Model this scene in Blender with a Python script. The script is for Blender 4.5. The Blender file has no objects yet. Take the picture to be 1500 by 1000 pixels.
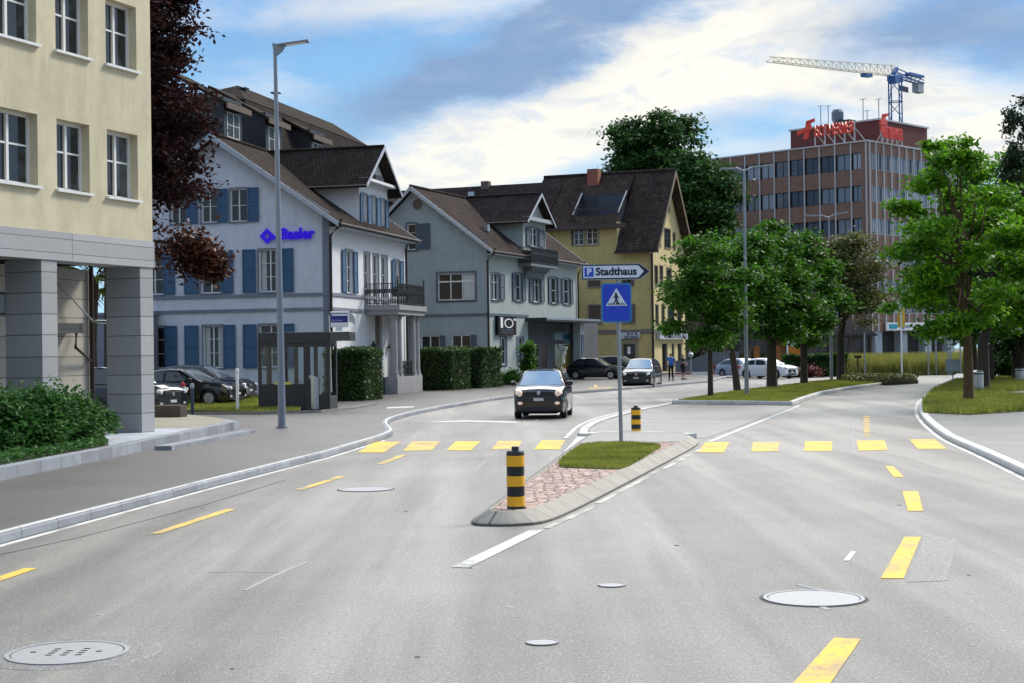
import bpy, bmesh, math, random
import numpy as np
from mathutils import Vector, Matrix
from mathutils.geometry import tessellate_polygon
R = math.radians
sc = bpy.context.scene
COL = sc.collection
FPX, CAM_H = 2250.0, 2.1
CAM = Vector((0, 0, CAM_H))
_p, _r = math.atan(15 / 2250), R(0.8)
FWD = Vector((0, math.cos(_p), math.sin(_p)))
_R0, _U0 = Vector((1, 0, 0)), Vector((0, -math.sin(_p), math.cos(_p)))
RT = _R0 * math.cos(_r) - _U0 * math.sin(_r)
UP = _R0 * math.sin(_r) + _U0 * math.cos(_r)

# ---- surveying helpers: a sight line through the photo, met with the ground or a plane ----
def ray(x, y): return FWD * FPX + RT * (x - 750) + UP * (500 - y)
def G(x, y, z=0.0):
    d = ray(x, y); t = (z - CAM_H) / d.z
    return CAM + d * t
def D(x, y, dist):
    d = ray(x, y); return CAM + d * (dist / d.y)
def hz(x): return 515 - 0.01396 * (x - 750)

class Frame:
    """local frame of a building: +Y along its street front (away), +X out of that front"""
    def __init__(s, O, theta): s.O = Vector(O); s.th = theta
    def toL(s, P): return Matrix.Rotation(s.th, 3, 'Z') @ (Vector(P) - s.O)
    def toW(s, P): return Matrix.Rotation(-s.th, 3, 'Z') @ Vector(P) + s.O
    def _r(s, x, y):
        return s.toL(CAM), Matrix.Rotation(s.th, 3, 'Z') @ ray(x, y)
    def front(s, x, y, x0=0.0):
        c, d = s._r(x, y); t = (x0 - c.x) / d.x; p = c + d * t; return p.y, p.z
    def side(s, x, y, y0=0.0):
        c, d = s._r(x, y); t = (y0 - c.y) / d.y; p = c + d * t; return p.x, p.z
    def fa(s, x, x0=0.0): return s.front(x, 450, x0)[0]
    def sa(s, x, y0=0.0): return s.side(x, 450, y0)[0]

FRONT = Matrix(((0, 1, 0, 0), (1, 0, 0, 0), (0, 0, 1, 0), (0, 0, 0, 1)))   # (a,n,z)->(n,a,z)
SIDE = Matrix(((1, 0, 0, 0), (0, -1, 0, 0), (0, 0, 1, 0), (0, 0, 0, 1)))   # (a,n,z)->(a,-n,z)

# ---- tagging ----
def tag(o, label=None, cat=None, group=None, kind=None):
    if label: o['label'] = label
    if cat: o['category'] = cat
    if group: o['group'] = group
    if kind: o['kind'] = kind
    return o
def thing(name, label, cat, loc=(0, 0, 0), rotz=0.0, group=None):
    o = bpy.data.objects.new(name, None); COL.objects.link(o)
    o.empty_display_size = 0.2
    o.location = loc; o.rotation_euler = (0, 0, rotz)
    return tag(o, label, cat, group)
def copy_tree(o, parent=None):
    c = o.copy(); COL.objects.link(c)
    if parent: c.parent = parent
    for ch in list(o.children): copy_tree(ch, c)
    return c

def auto_uv(me):
    n = len(me.polygons)
    if n == 0 or n > 60000: return
    uvl = me.uv_layers.new(name='uv')
    uv = np.zeros(len(me.loops) * 2, dtype=np.float32)
    vs = me.vertices
    for p in me.polygons:
        nn = p.normal
        if abs(nn.z) > 0.985:
            t = Vector((1, 0, 0)); b = Vector((0, 1, 0))
        else:
            t = Vector((-nn.y, nn.x, 0)).normalized(); b = nn.cross(t)
        for li in p.loop_indices:
            co = vs[me.loops[li].vertex_index].co
            uv[2 * li] = co.dot(t); uv[2 * li + 1] = co.dot(b)
    uvl.data.foreach_set('uv', uv)

class MB:
    def __init__(s, M=None): s.v = []; s.f = []; s.mi = []; s.M = M or Matrix.Identity(4); s.cur = 0
    def add(s, vs, fs):
        b = len(s.v); s.v += [tuple(s.M @ Vector(v)) for v in vs]
        for f in fs: s.f.append([i + b for i in f]); s.mi.append(s.cur)
        return s
    def box(s, a, b):
        x0, y0, z0 = a; x1, y1, z1 = b
        return s.add([(x0, y0, z0), (x1, y0, z0), (x1, y1, z0), (x0, y1, z0), (x0, y0, z1), (x1, y0, z1), (x1, y1, z1), (x0, y1, z1)],
                     [(0, 3, 2, 1), (4, 5, 6, 7), (0, 1, 5, 4), (1, 2, 6, 5), (2, 3, 7, 6), (3, 0, 4, 7)])
    def poly(s, pts): return s.add(pts, [tuple(range(len(pts)))])
    def slab(s, pts, t):
        """planar polygon thickened by t against its normal"""
        P = [Vector(p) for p in pts]; n = (P[1] - P[0]).cross(P[2] - P[0]).normalized()
        if n.z < 0: n = -n
        k = len(P); Q = [p - n * t for p in P]
        fs = [tuple(range(k)), tuple(range(2 * k - 1, k - 1, -1))] + [(i, (i + 1) % k, k + (i + 1) % k, k + i) for i in range(k)]
        return s.add(P + Q, fs)
    def prism(s, pts, d):
        P = [Vector(p) for p in pts]; d = Vector(d); k = len(P); Q = [p + d for p in P]
        return s.add(P + Q, [tuple(range(k)), tuple(range(2 * k - 1, k - 1, -1))] + [(i, (i + 1) % k, k + (i + 1) % k, k + i) for i in range(k)])
    def rings(s, rs, closed=True, caps=True):
        b = []; k = len(rs[0])
        for r in rs: b += list(r)
        fs = []
        for i in range(len(rs) - 1):
            for j in range(k if closed else k - 1):
                j2 = (j + 1) % k
                fs.append((i * k + j, i * k + j2, (i + 1) * k + j2, (i + 1) * k + j))
        if caps: fs += [tuple(range(k)), tuple(range((len(rs) - 1) * k, len(rs) * k))]
        return s.add(b, fs)
    def tube(s, path, r, n=8, caps=True):
        P = [Vector(p) for p in path]; k = len(P); rr = r if isinstance(r, (list, tuple)) else [r] * k
        out = []
        for i, p in enumerate(P):
            t = (P[min(i + 1, k - 1)] - P[max(i - 1, 0)]).normalized()
            u = t.cross(Vector((0, 0, 1))) if abs(t.z) < 0.93 else t.cross(Vector((1, 0, 0)))
            u.normalize(); w = t.cross(u)
            out.append([p + (u * math.cos(2 * math.pi * j / n) + w * math.sin(2 * math.pi * j / n)) * rr[i] for j in range(n)])
        return s.rings(out, True, caps)
    def lathe(s, prof, c=(0, 0, 0), n=24):
        c = Vector(c)
        return s.rings([[c + Vector((r * math.cos(2 * math.pi * j / n), r * math.sin(2 * math.pi * j / n), z)) for j in range(n)] for r, z in prof])
    def bar(s, p, q, w, h=None):
        """square bar between two points"""
        h = h or w; P, Q = Vector(p), Vector(q); t = (Q - P).normalized()
        u = t.cross(Vector((0, 0, 1))) if abs(t.z) < 0.97 else Vector((1, 0, 0))
        u.normalize(); v = t.cross(u)
        r = [u * w / 2 + v * h / 2, -u * w / 2 + v * h / 2, -u * w / 2 - v * h / 2, u * w / 2 - v * h / 2]
        return s.rings([[P + k for k in r], [Q + k for k in r]])
    def holed(s, outline, holes, n=0.0, depth=0.2):
        """wall face in (a,z) with rectangular openings and reveals going inward"""
        loops = [[Vector((a, z, 0)) for a, z in outline]]
        for a0, a1, z0, z1 in holes:
            loops.append([Vector((a0, z0, 0)), Vector((a0, z1, 0)), Vector((a1, z1, 0)), Vector((a1, z0, 0))])
        tris = tessellate_polygon(loops)
        flat = [p for l in loops for p in l]
        s.add([(p.x, n, p.y) for p in flat], [tuple(t) for t in tris])
        for a0, a1, z0, z1 in holes:
            c = [(a0, z0), (a1, z0), (a1, z1), (a0, z1)]
            for i in range(4):
                p, q = c[i], c[(i + 1) % 4]
                s.add([(p[0], n, p[1]), (q[0], n, q[1]), (q[0], n - depth, q[1]), (p[0], n - depth, p[1])], [(0, 1, 2, 3)])
        return s
    def build(s, name, mats, parent=None, smooth=False, bevel=0.0, recalc=True, loc=None):
        me = bpy.data.meshes.new(name); me.from_pydata(s.v, [], s.f)
        if not isinstance(mats, (list, tuple)): mats = [mats]
        for m in mats: me.materials.append(m)
        if any(s.mi): me.polygons.foreach_set('material_index', s.mi)
        if recalc:
            bm = bmesh.new(); bm.from_mesh(me)
            bmesh.ops.remove_doubles(bm, verts=bm.verts, dist=1e-5) if smooth else None
            bmesh.ops.recalc_face_normals(bm, faces=bm.faces); bm.to_mesh(me); bm.free()
        me.update(); auto_uv(me)
        if smooth:
            me.polygons.foreach_set('use_smooth', [True] * len(me.polygons))
            try: me.set_sharp_from_angle(angle=R(smooth if smooth is not True else 40))
            except Exception: pass
        o = bpy.data.objects.new(name, me); COL.objects.link(o)
        if parent: o.parent = parent
        if loc is not None: o.location = loc
        if bevel:
            m = o.modifiers.new('bevel', 'BEVEL'); m.width = bevel; m.segments = 2; m.limit_method = 'ANGLE'; m.angle_limit = R(35)
        return o

def text_mesh(s, size=1.0, extrude=0.01, bold=0.0, width=None):
    cu = bpy.data.curves.new('lettering', 'FONT'); cu.body = s; cu.size = size; cu.extrude = extrude; cu.offset = bold
    cu.align_x = 'CENTER'; cu.align_y = 'CENTER'; cu.resolution_u = 4
    o = bpy.data.objects.new('lettering', cu); COL.objects.link(o)
    bpy.context.view_layer.update()
    me = bpy.data.meshes.new_from_object(o.evaluated_get(bpy.context.evaluated_depsgraph_get()))
    COL.objects.unlink(o); bpy.data.objects.remove(o); bpy.data.curves.remove(cu)
    if width:
        xs = [v.co.x for v in me.vertices]; w = max(xs) - min(xs); k = width / w
        for v in me.vertices: v.co.x *= k
    return me
def text(name, s, mat, parent, M, size=1.0, extrude=0.01, bold=0.0, width=None):
    """M maps text space (x right, y up, z towards reader) into the parent's frame"""
    me = text_mesh(s, size, extrude, bold, width); me.materials.clear(); me.materials.append(mat); me.transform(M)
    if M.determinant() < 0: me.flip_normals()
    o = bpy.data.objects.new(name, me); COL.objects.link(o)
    if parent: o.parent = parent
    return o
def on_side(a, n, z): return Matrix(((1, 0, 0, a), (0, 0, -1, -n), (0, 1, 0, z), (0, 0, 0, 1)))
def on_front(a, n, z): return Matrix(((0, 0, 1, n), (1, 0, 0, a), (0, 1, 0, z), (0, 0, 0, 1)))

# ---- materials ----
def _nt(name):
    m = bpy.data.materials.new(name); m.use_nodes = True; nt = m.node_tree
    return m, nt, nt.nodes['Principled BSDF']
def N(nt, t, **k):
    n = nt.nodes.new(t)
    for a, b in k.items():
        if a.startswith('_'): n.inputs[int(a[1:])].default_value = b
        else: setattr(n, a, b)
    return n
def mixc(nt, a, b, fac, mode='MIX'):
    n = nt.nodes.new('ShaderNodeMix'); n.data_type = 'RGBA'; n.blend_type = mode
    for sock, val in ((0, fac), (6, a), (7, b)):
        if hasattr(val, 'is_linked') or hasattr(val, 'links'): nt.links.new(val, n.inputs[sock])
        else: n.inputs[sock].default_value = val if sock == 0 or len(val) == 4 else (*val, 1)
    return n.outputs[2]
def ramp(nt, src, stops):
    r = nt.nodes.new('ShaderNodeValToRGB'); el = r.color_ramp.elements
    while len(el) < len(stops): el.new(0.5)
    for e, (p, c) in zip(el, stops): e.position = p; e.color = (c, c, c, 1) if not isinstance(c, tuple) else (*c, 1)
    nt.links.new(src, r.inputs[0]); return r.outputs[0]
def noise(nt, vec, scale, detail=4, rough=0.55, dist=0.0):
    n = N(nt, 'ShaderNodeTexNoise'); n.inputs['Scale'].default_value = scale; n.inputs['Detail'].default_value = detail
    n.inputs['Roughness'].default_value = rough; n.inputs['Distortion'].default_value = dist
    nt.links.new(vec, n.inputs['Vector']); return n.outputs['Fac']
def coords(nt, kind='Object', scale=None, rot=None):
    tc = N(nt, 'ShaderNodeTexCoord')
    if scale is None and rot is None: return tc.outputs[kind]
    mp = N(nt, 'ShaderNodeMapping'); nt.links.new(tc.outputs[kind], mp.inputs[0])
    if scale: mp.inputs['Scale'].default_value = scale
    if rot: mp.inputs['Rotation'].default_value = rot
    return mp.outputs[0]
def bump(nt, bs, h, strength=0.3, dist=0.02):
    b = N(nt, 'ShaderNodeBump'); b.inputs['Strength'].default_value = strength; b.inputs['Distance'].default_value = dist
    nt.links.new(h, b.inputs['Height']); nt.links.new(b.outputs[0], bs.inputs['Normal'])
def plain(name, col, rough=0.5, metal=0.0, var=0.12, scale=3.0, coat=0.0, emit=0.0, spec=0.5):
    m, nt, b = _nt(name)
    if var:
        f = noise(nt, coords(nt), scale, 5)
        c = mixc(nt, [x * (1 - var) for x in col], [min(1, x * (1 + var)) for x in col], f)
        nt.links.new(c, b.inputs['Base Color'])
    else: b.inputs['Base Color'].default_value = (*col, 1)
    b.inputs['Roughness'].default_value = rough; b.inputs['Metallic'].default_value = metal
    b.inputs['Specular IOR Level'].default_value = spec
    if coat: b.inputs['Coat Weight'].default_value = coat; b.inputs['Coat Roughness'].default_value = 0.04
    if emit:
        b.inputs['Emission Color'].default_value = (*col, 1); b.inputs['Emission Strength'].default_value = emit
    return m
def plaster(name, col, dirt=0.25, grain=60):
    m, nt, b = _nt(name); v = coords(nt)
    big = noise(nt, v, 0.35, 5, 0.6); streak = noise(nt, coords(nt, 'Object', (1.6, 1.6, 0.22)), 1.6, 5, 0.65)
    c = mixc(nt, [x * (1 - dirt) for x in col], col, ramp(nt, streak, [(0.3, 0.0), (0.62, 1.0)]))
    sz_ = N(nt, 'ShaderNodeSeparateXYZ'); nt.links.new(v, sz_.inputs[0]); c = mixc(nt, [x * (1 - dirt * 1.6) for x in col], c, ramp(nt, sz_.outputs[2], [(0.0, 0.25), (0.9, 1.0)]))
    c = mixc(nt, c, [min(1, x * 1.08) for x in col], ramp(nt, big, [(0.45, 0.0), (0.7, 0.6)]))
    fine = noise(nt, v, grain, 3, 0.7)
    c = mixc(nt, c, ramp(nt, fine, [(0.3, 0.72), (0.7, 1.0)]), 0.6, 'MULTIPLY'); c = mixc(nt, c, ramp(nt, noise(nt, v, 2.3, 7, .7), [(0.35, 0.86), (0.6, 1.0)]), 0.8, 'MULTIPLY')
    nt.links.new(c, b.inputs['Base Color']); b.inputs['Roughness'].default_value = 0.9
    b.inputs['Specular IOR Level'].default_value = 0.25
    bump(nt, b, fine, 0.35, 0.01); return m
def tiles(name, col, col2, w=0.3, h=0.34, moss=0.0):
    """roof tiles in courses, from slope-aligned uv in metres"""
    m, nt, b = _nt(name); uv = coords(nt, 'UV')
    br = N(nt, 'ShaderNodeTexBrick'); nt.links.new(uv, br.inputs['Vector'])
    br.inputs['Scale'].default_value = 1.0; br.inputs['Brick Width'].default_value = w; br.inputs['Row Height'].default_value = h
    br.inputs['Mortar Size'].default_value = 0.02; br.inputs['Mortar Smooth'].default_value = 0.3; br.inputs['Bias'].default_value = 0.0
    br.inputs['Color1'].default_value = (*col, 1); br.inputs['Color2'].default_value = (*col2, 1)
    br.inputs['Mortar'].default_value = (*[x * 0.25 for x in col], 1)
    n1 = noise(nt, coords(nt), 1.1, 6, 0.7)
    c = mixc(nt, br.outputs['Color'], [x * 0.55 for x in col], ramp(nt, n1, [(0.35, 0.9), (0.6, 0.0)]))
    if moss: c = mixc(nt, c, (0.16, 0.14, 0.09), ramp(nt, noise(nt, coords(nt), 2.4, 7, 0.75), [(0.5, 0.0), (0.72, moss)]))
    nt.links.new(c, b.inputs['Base Color']); b.inputs['Roughness'].default_value = 0.95; b.inputs['Specular IOR Level'].default_value = 0.06
    sep = N(nt, 'ShaderNodeSeparateXYZ'); nt.links.new(uv, sep.inputs[0])
    md = N(nt, 'ShaderNodeMath', operation='DIVIDE'); nt.links.new(sep.outputs[1], md.inputs[0]); md.inputs[1].default_value = h
    fr = N(nt, 'ShaderNodeMath', operation='FRACT'); nt.links.new(md.outputs[0], fr.inputs[0])
    bump(nt, b, fr.outputs[0], 0.8, 0.05); return m
def blocks(name, col, w, h, mortar=0.008, dark=0.45, off=0.0, rough=0.75, var=0.1, dirt=0.2):
    m, nt, b = _nt(name); uv = coords(nt, 'UV')
    br = N(nt, 'ShaderNodeTexBrick', offset=off); nt.links.new(uv, br.inputs['Vector'])
    br.inputs['Scale'].default_value = 1.0; br.inputs['Brick Width'].default_value = w; br.inputs['Row Height'].default_value = h
    br.inputs['Mortar Size'].default_value = mortar; br.inputs['Mortar Smooth'].default_value = 0.1
    br.inputs['Color1'].default_value = (*[x * (1 - var) for x in col], 1); br.inputs['Color2'].default_value = (*[min(1, x * (1 + var)) for x in col], 1)
    br.inputs['Mortar'].default_value = (*[x * dark for x in col], 1)
    f = noise(nt, coords(nt), 2.2, 7, 0.7)
    c = mixc(nt, br.outputs['Color'], [x * 0.6 for x in col], ramp(nt, f, [(0.3, dirt * 2), (0.65, 0.0)]))
    nt.links.new(c, b.inputs['Base Color']); b.inputs['Roughness'].default_value = rough
    inv = N(nt, 'ShaderNodeMath', operation='SUBTRACT'); inv.inputs[0].default_value = 1; nt.links.new(br.outputs['Fac'], inv.inputs[1])
    ad = N(nt, 'ShaderNodeMath', operation='MULTIPLY_ADD'); nt.links.new(noise(nt, coords(nt), 40, 4), ad.inputs[0]); ad.inputs[1].default_value = 0.3; nt.links.new(inv.outputs[0], ad.inputs[2])
    bump(nt, b, ad.outputs[0], 0.5, 0.015); return m
def leafmat(name, dark, light, trans=0.35, rough=0.5):
    m = bpy.data.materials.new(name); m.use_nodes = True; nt = m.node_tree; nt.nodes.clear()
    geo = N(nt, 'ShaderNodeNewGeometry'); big = noise(nt, coords(nt), 0.9, 3, 0.6)
    ad = N(nt, 'ShaderNodeMath', operation='MULTIPLY_ADD'); nt.links.new(geo.outputs['Random Per Island'], ad.inputs[0]); ad.inputs[1].default_value = 0.5
    mm = N(nt, 'ShaderNodeMath', operation='MULTIPLY_ADD'); nt.links.new(big, mm.inputs[0]); mm.inputs[1].default_value = 1.6; mm.inputs[2].default_value = -0.55
    nt.links.new(mm.outputs[0], ad.inputs[2])
    cl = N(nt, 'ShaderNodeClamp'); nt.links.new(ad.outputs[0], cl.inputs[0])
    c = mixc(nt, dark, light, cl.outputs[0])
    p = N(nt, 'ShaderNodeBsdfPrincipled'); nt.links.new(c, p.inputs['Base Color']); p.inputs['Roughness'].default_value = rough
    p.inputs['Specular IOR Level'].default_value = 0.3
    t = N(nt, 'ShaderNodeBsdfTranslucent'); nt.links.new(mixc(nt, c, (1.0, 1.0, 0.35), 0.25, 'MULTIPLY'), t.inputs[0])
    mx = N(nt, 'ShaderNodeMixShader'); mx.inputs[0].default_value = trans; nt.links.new(p.outputs[0], mx.inputs[1]); nt.links.new(t.outputs[0], mx.inputs[2])
    o = N(nt, 'ShaderNodeOutputMaterial'); nt.links.new(mx.outputs[0], o.inputs[0]); return m
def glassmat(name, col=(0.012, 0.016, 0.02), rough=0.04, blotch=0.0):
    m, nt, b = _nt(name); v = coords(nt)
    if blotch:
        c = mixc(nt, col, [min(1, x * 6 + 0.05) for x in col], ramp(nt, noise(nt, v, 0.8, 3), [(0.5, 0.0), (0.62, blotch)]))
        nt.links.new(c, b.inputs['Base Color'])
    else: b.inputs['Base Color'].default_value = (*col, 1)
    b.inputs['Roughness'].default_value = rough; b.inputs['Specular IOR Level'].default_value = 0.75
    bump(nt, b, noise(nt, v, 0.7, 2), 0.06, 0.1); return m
def clearglass(name, tint=(0.75, 0.82, 0.85)):
    m = bpy.data.materials.new(name); m.use_nodes = True; nt = m.node_tree; nt.nodes.clear()
    t = N(nt, 'ShaderNodeBsdfTransparent'); t.inputs[0].default_value = (*tint, 1)
    g = N(nt, 'ShaderNodeBsdfGlossy'); g.inputs['Roughness'].default_value = 0.03
    f = N(nt, 'ShaderNodeFresnel'); f.inputs[0].default_value = 1.5
    mx = N(nt, 'ShaderNodeMixShader'); nt.links.new(f.outputs[0], mx.inputs[0]); nt.links.new(t.outputs[0], mx.inputs[1]); nt.links.new(g.outputs[0], mx.inputs[2])
    o = N(nt, 'ShaderNodeOutputMaterial'); nt.links.new(mx.outputs[0], o.inputs[0]); return m

# ---- numpy leaf / blade clouds ----
def quads_object(name, P, U, V, mat, parent=None, tip=0.0):
    """P centres, U/V half axes: one diamond-ish leaf each"""
    n = len(P); co = np.empty((n, 4, 3), dtype=np.float32)
    co[:, 0] = P - U; co[:, 1] = P - V * 0.9 + U * 0.1; co[:, 2] = P + U; co[:, 3] = P + V * 0.9 + U * 0.1
    me = bpy.data.meshes.new(name); me.vertices.add(n * 4); me.loops.add(n * 4); me.polygons.add(n)
    me.vertices.foreach_set('co', co.reshape(-1)); me.loops.foreach_set('vertex_index', np.arange(n * 4, dtype=np.int32))
    me.polygons.foreach_set('loop_start', np.arange(0, n * 4, 4, dtype=np.int32)); me.polygons.foreach_set('loop_total', np.full(n, 4, dtype=np.int32))
    me.update(calc_edges=True); me.materials.append(mat)
    o = bpy.data.objects.new(name, me); COL.objects.link(o)
    if parent: o.parent = parent
    return o
def rand_axes(rng, n, size, flat=0.5, var=0.35):
    nrm = rng.normal(size=(n, 3)); nrm[:, 2] = np.abs(nrm[:, 2]) + flat; nrm /= np.linalg.norm(nrm, axis=1)[:, None]
    t = rng.normal(size=(n, 3)); U = np.cross(nrm, t); U /= np.linalg.norm(U, axis=1)[:, None]; V = np.cross(nrm, U)
    s = size * (1 + var * rng.uniform(-1, 1, size=(n, 1)))
    return U * s, V * s * 0.62
def blades_object(name, P, h, w, lean, mat, rng, parent=None):
    n = len(P); ang = rng.uniform(0, 2 * np.pi, n); hh = h * rng.uniform(0.5, 1.15, n)
    side = np.stack([np.cos(ang), np.sin(ang), np.zeros(n)], 1) * (w / 2)
    la = rng.uniform(0, 2 * np.pi, n); ln = lean * rng.uniform(0.1, 1, n) * hh
    tipo = np.stack([np.cos(la) * ln, np.sin(la) * ln, hh], 1)
    co = np.empty((n, 3, 3), dtype=np.float32); co[:, 0] = P - side; co[:, 1] = P + side; co[:, 2] = P + tipo
    me = bpy.data.meshes.new(name); me.vertices.add(n * 3); me.loops.add(n * 3); me.polygons.add(n)
    me.vertices.foreach_set('co', co.reshape(-1)); me.loops.foreach_set('vertex_index', np.arange(n * 3, dtype=np.int32))
    me.polygons.foreach_set('loop_start', np.arange(0, n * 3, 3, dtype=np.int32)); me.polygons.foreach_set('loop_total', np.full(n, 3, dtype=np.int32))
    me.update(calc_edges=True); me.materials.append(mat)
    o = bpy.data.objects.new(name, me); COL.objects.link(o)
    if parent: o.parent = parent
    return o
def in_poly(x, y, poly):
    c = np.zeros(len(x), dtype=bool); j = len(poly) - 1
    for i in range(len(poly)):
        xi, yi = poly[i][:2]; xj, yj = poly[j][:2]
        m = ((yi > y) != (yj > y)) & (x < (xj - xi) * (y - yi) / (yj - yi + 1e-12) + xi); c ^= m; j = i
    return c
def sample_poly(rng, poly, n, z):
    xs = [p[0] for p in poly]; ys = [p[1] for p in poly]; out = []; tot = 0
    while tot < n:
        x = rng.uniform(min(xs), max(xs), n); y = rng.uniform(min(ys), max(ys), n); m = in_poly(x, y, poly)
        out.append(np.stack([x[m], y[m]], 1)); tot += int(m.sum())
    p = np.concatenate(out)[:n]
    return np.concatenate([p, np.full((n, 1), z)], 1)
# ---------------- shared materials ----------------
def asphalt(name, lo, hi, streak=True, tint=(1, 1, 1)):
    m, nt, b = _nt(name); v = coords(nt)
    g = noise(nt, v, 55, 3, 0.8); g2 = noise(nt, v, 14, 5, 0.75); mid = noise(nt, v, 0.5, 5, 0.6)
    c = mixc(nt, [lo * t for t in tint], [hi * t for t in tint], ramp(nt, mid, [(0.36, 0.0), (0.66, 1.0)]))
    if streak:
        s = noise(nt, coords(nt, 'Object', (0.75, 0.035, 1), (0, 0, R(8))), 1.0, 3, 0.5)
        c = mixc(nt, c, [hi * 1.5 * t for t in tint], ramp(nt, s, [(0.43, 0.0), (0.62, 0.9)]))
        s2 = noise(nt, coords(nt, 'Object', (1.4, 0.09, 1), (0, 0, R(8))), 1.0, 4, 0.6)
        c = mixc(nt, c, [lo * 0.7 * t for t in tint], ramp(nt, s2, [(0.48, 0.0), (0.68, 0.6)]))
    c = mixc(nt, c, ramp(nt, g, [(0.34, 0.25), (0.47, 0.85), (0.6, 1.0)]), 0.9, 'MULTIPLY')
    g3 = noise(nt, v, 26, 3, 0.8); c = mixc(nt, c, ramp(nt, g3, [(0.36, 0.55), (0.52, 1.0)]), 0.7, 'MULTIPLY')
    c = mixc(nt, c, ramp(nt, g2, [(0.3, 0.72), (0.6, 1.0)]), 0.7, 'MULTIPLY')
    stain = noise(nt, v, 0.17, 6, 0.65); c = mixc(nt, c, ramp(nt, stain, [(0.36, 0.78), (0.55, 1.0)]), 0.8, 'MULTIPLY')
    c = mixc(nt, c, [min(1, hi * 2.3)] * 3, ramp(nt, noise(nt, v, 48, 2, 0.6), [(0.60, 0.0), (0.70, 0.85)]))
    nt.links.new(c, b.inputs['Base Color']); b.inputs['Roughness'].default_value = 0.5; b.inputs['Specular IOR Level'].default_value = 0.5
    bump(nt, b, g, 0.5, 0.012); return m
M = {}
M['road'] = asphalt('worn asphalt', 0.158, 0.225, True, (1.07, 1.0, 0.91))
M['walk'] = asphalt('pavement asphalt', 0.10, 0.13, False, (1.06, 1.0, 0.95))
M['patch'] = asphalt('repair asphalt', 0.23, 0.28, False, (1.03, 1.0, .97))
M['kerb'] = blocks('granite kerb', (0.27, 0.29, 0.33), 1.0, 3.0, 0.012, 0.35, var=0.2, dirt=.35)
M['kerb_white'] = blocks('pale kerb', (0.62, 0.62, 0.6), 1.0, 3.0, 0.015, 0.4, var=0.1)
M['conc'] = blocks('weathered concrete', (0.32, 0.30, 0.26), 1.1, 9.0, 0.02, 0.25, var=0.1, dirt=0.35)
M['slab'] = blocks('granite slabs', (0.42, 0.45, 0.5), 1.2, 0.8, 0.006, 0.5)
def paint(name, col, wear=0.25):
    m, nt, b = _nt(name); v = coords(nt)
    f = noise(nt, v, 16, 6, 0.8); f2 = noise(nt, v, 1.3, 4, 0.6)
    mx = N(nt, 'ShaderNodeMath', operation='MULTIPLY'); nt.links.new(f, mx.inputs[0]); nt.links.new(f2, mx.inputs[1])
    c = mixc(nt, (0.2, 0.2, 0.19), col, ramp(nt, mx.outputs[0], [(0.10 + wear * 0.16, 0.0 + max(0, 0.4 - wear)), (0.22 + wear * 0.2, 1.0)]))
    nt.links.new(c, b.inputs['Base Color']); b.inputs['Roughness'].default_value = 0.7; bump(nt, b, noise(nt, v, 60, 3), 0.3, 0.01); return m
M['yellow'] = paint('yellow road paint', (0.83, 0.50, 0.045), 0.22)
M['yellow_worn'] = paint('worn yellow road paint', (0.76, 0.50, 0.08), 0.32)
M['white_paint'] = paint('white road paint', (0.62, 0.62, 0.58), 0.2)
M['grass_soil'] = plain('lawn soil', (0.14, 0.16, 0.04), 0.95, var=0.4, scale=2.0)
M['grass'] = leafmat('grass blades', (0.09, 0.14, 0.02), (0.42, 0.42, 0.09), 0.35, 0.6)
M['grass_dry'] = leafmat('dry long grass', (0.13, 0.17, 0.03), (0.44, 0.40, 0.12), 0.3, 0.7)
M['white'] = plain('white frame paint', (0.72, 0.73, 0.72), 0.45, var=0.05)
M['glass'] = glassmat('window glass')
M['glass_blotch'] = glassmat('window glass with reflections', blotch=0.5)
M['dark'] = plain('dark metal', (0.02, 0.022, 0.026), 0.45)
M['galv'] = plain('galvanised steel', (0.30, 0.33, 0.36), 0.45, 0.6, var=0.1)
M['lamp_paint'] = plain('blue grey lamp paint', (0.20, 0.24, 0.30), 0.45, 0.3, var=0.08)
M['steel'] = plain('brushed steel', (0.5, 0.52, 0.54), 0.28, 0.9, var=0.1)
M['black'] = plain('black plastic', (0.012, 0.012, 0.013), 0.5)
M['downpipe'] = plain('dark brown copper pipe', (0.035, 0.02, 0.018), 0.5, 0.3)
M['bark'] = plain('bark', (0.05, 0.038, 0.028), 0.95, var=0.5, scale=8)
M['white_light'] = plain('white sign face', (0.8, 0.82, 0.84), 0.4, var=0.02)

def struct(name, mb, mat, **k):
    return tag(mb.build(name, mat, **k), kind='structure')

# ---------------- ground ----------------
m = MB(); m.poly([(-900, -60, -0.012), (900, -60, -0.012), (900, 1400, -0.012), (-900, 1400, -0.012)])
struct('ground', m, plain('far ground', (0.09, 0.10, 0.05), 0.95, var=0.3, scale=0.05))
m = MB()
for i in range(12):   # road sheet, cut in strips so the texture evaluates evenly
    y0, y1 = -12 + i * 18, -12 + (i + 1) * 18
    m.poly([(-45, y0, 0), (75, y0, 0), (75, y1, 0), (-45, y1, 0)])
struct('road', m, M['road'])

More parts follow.
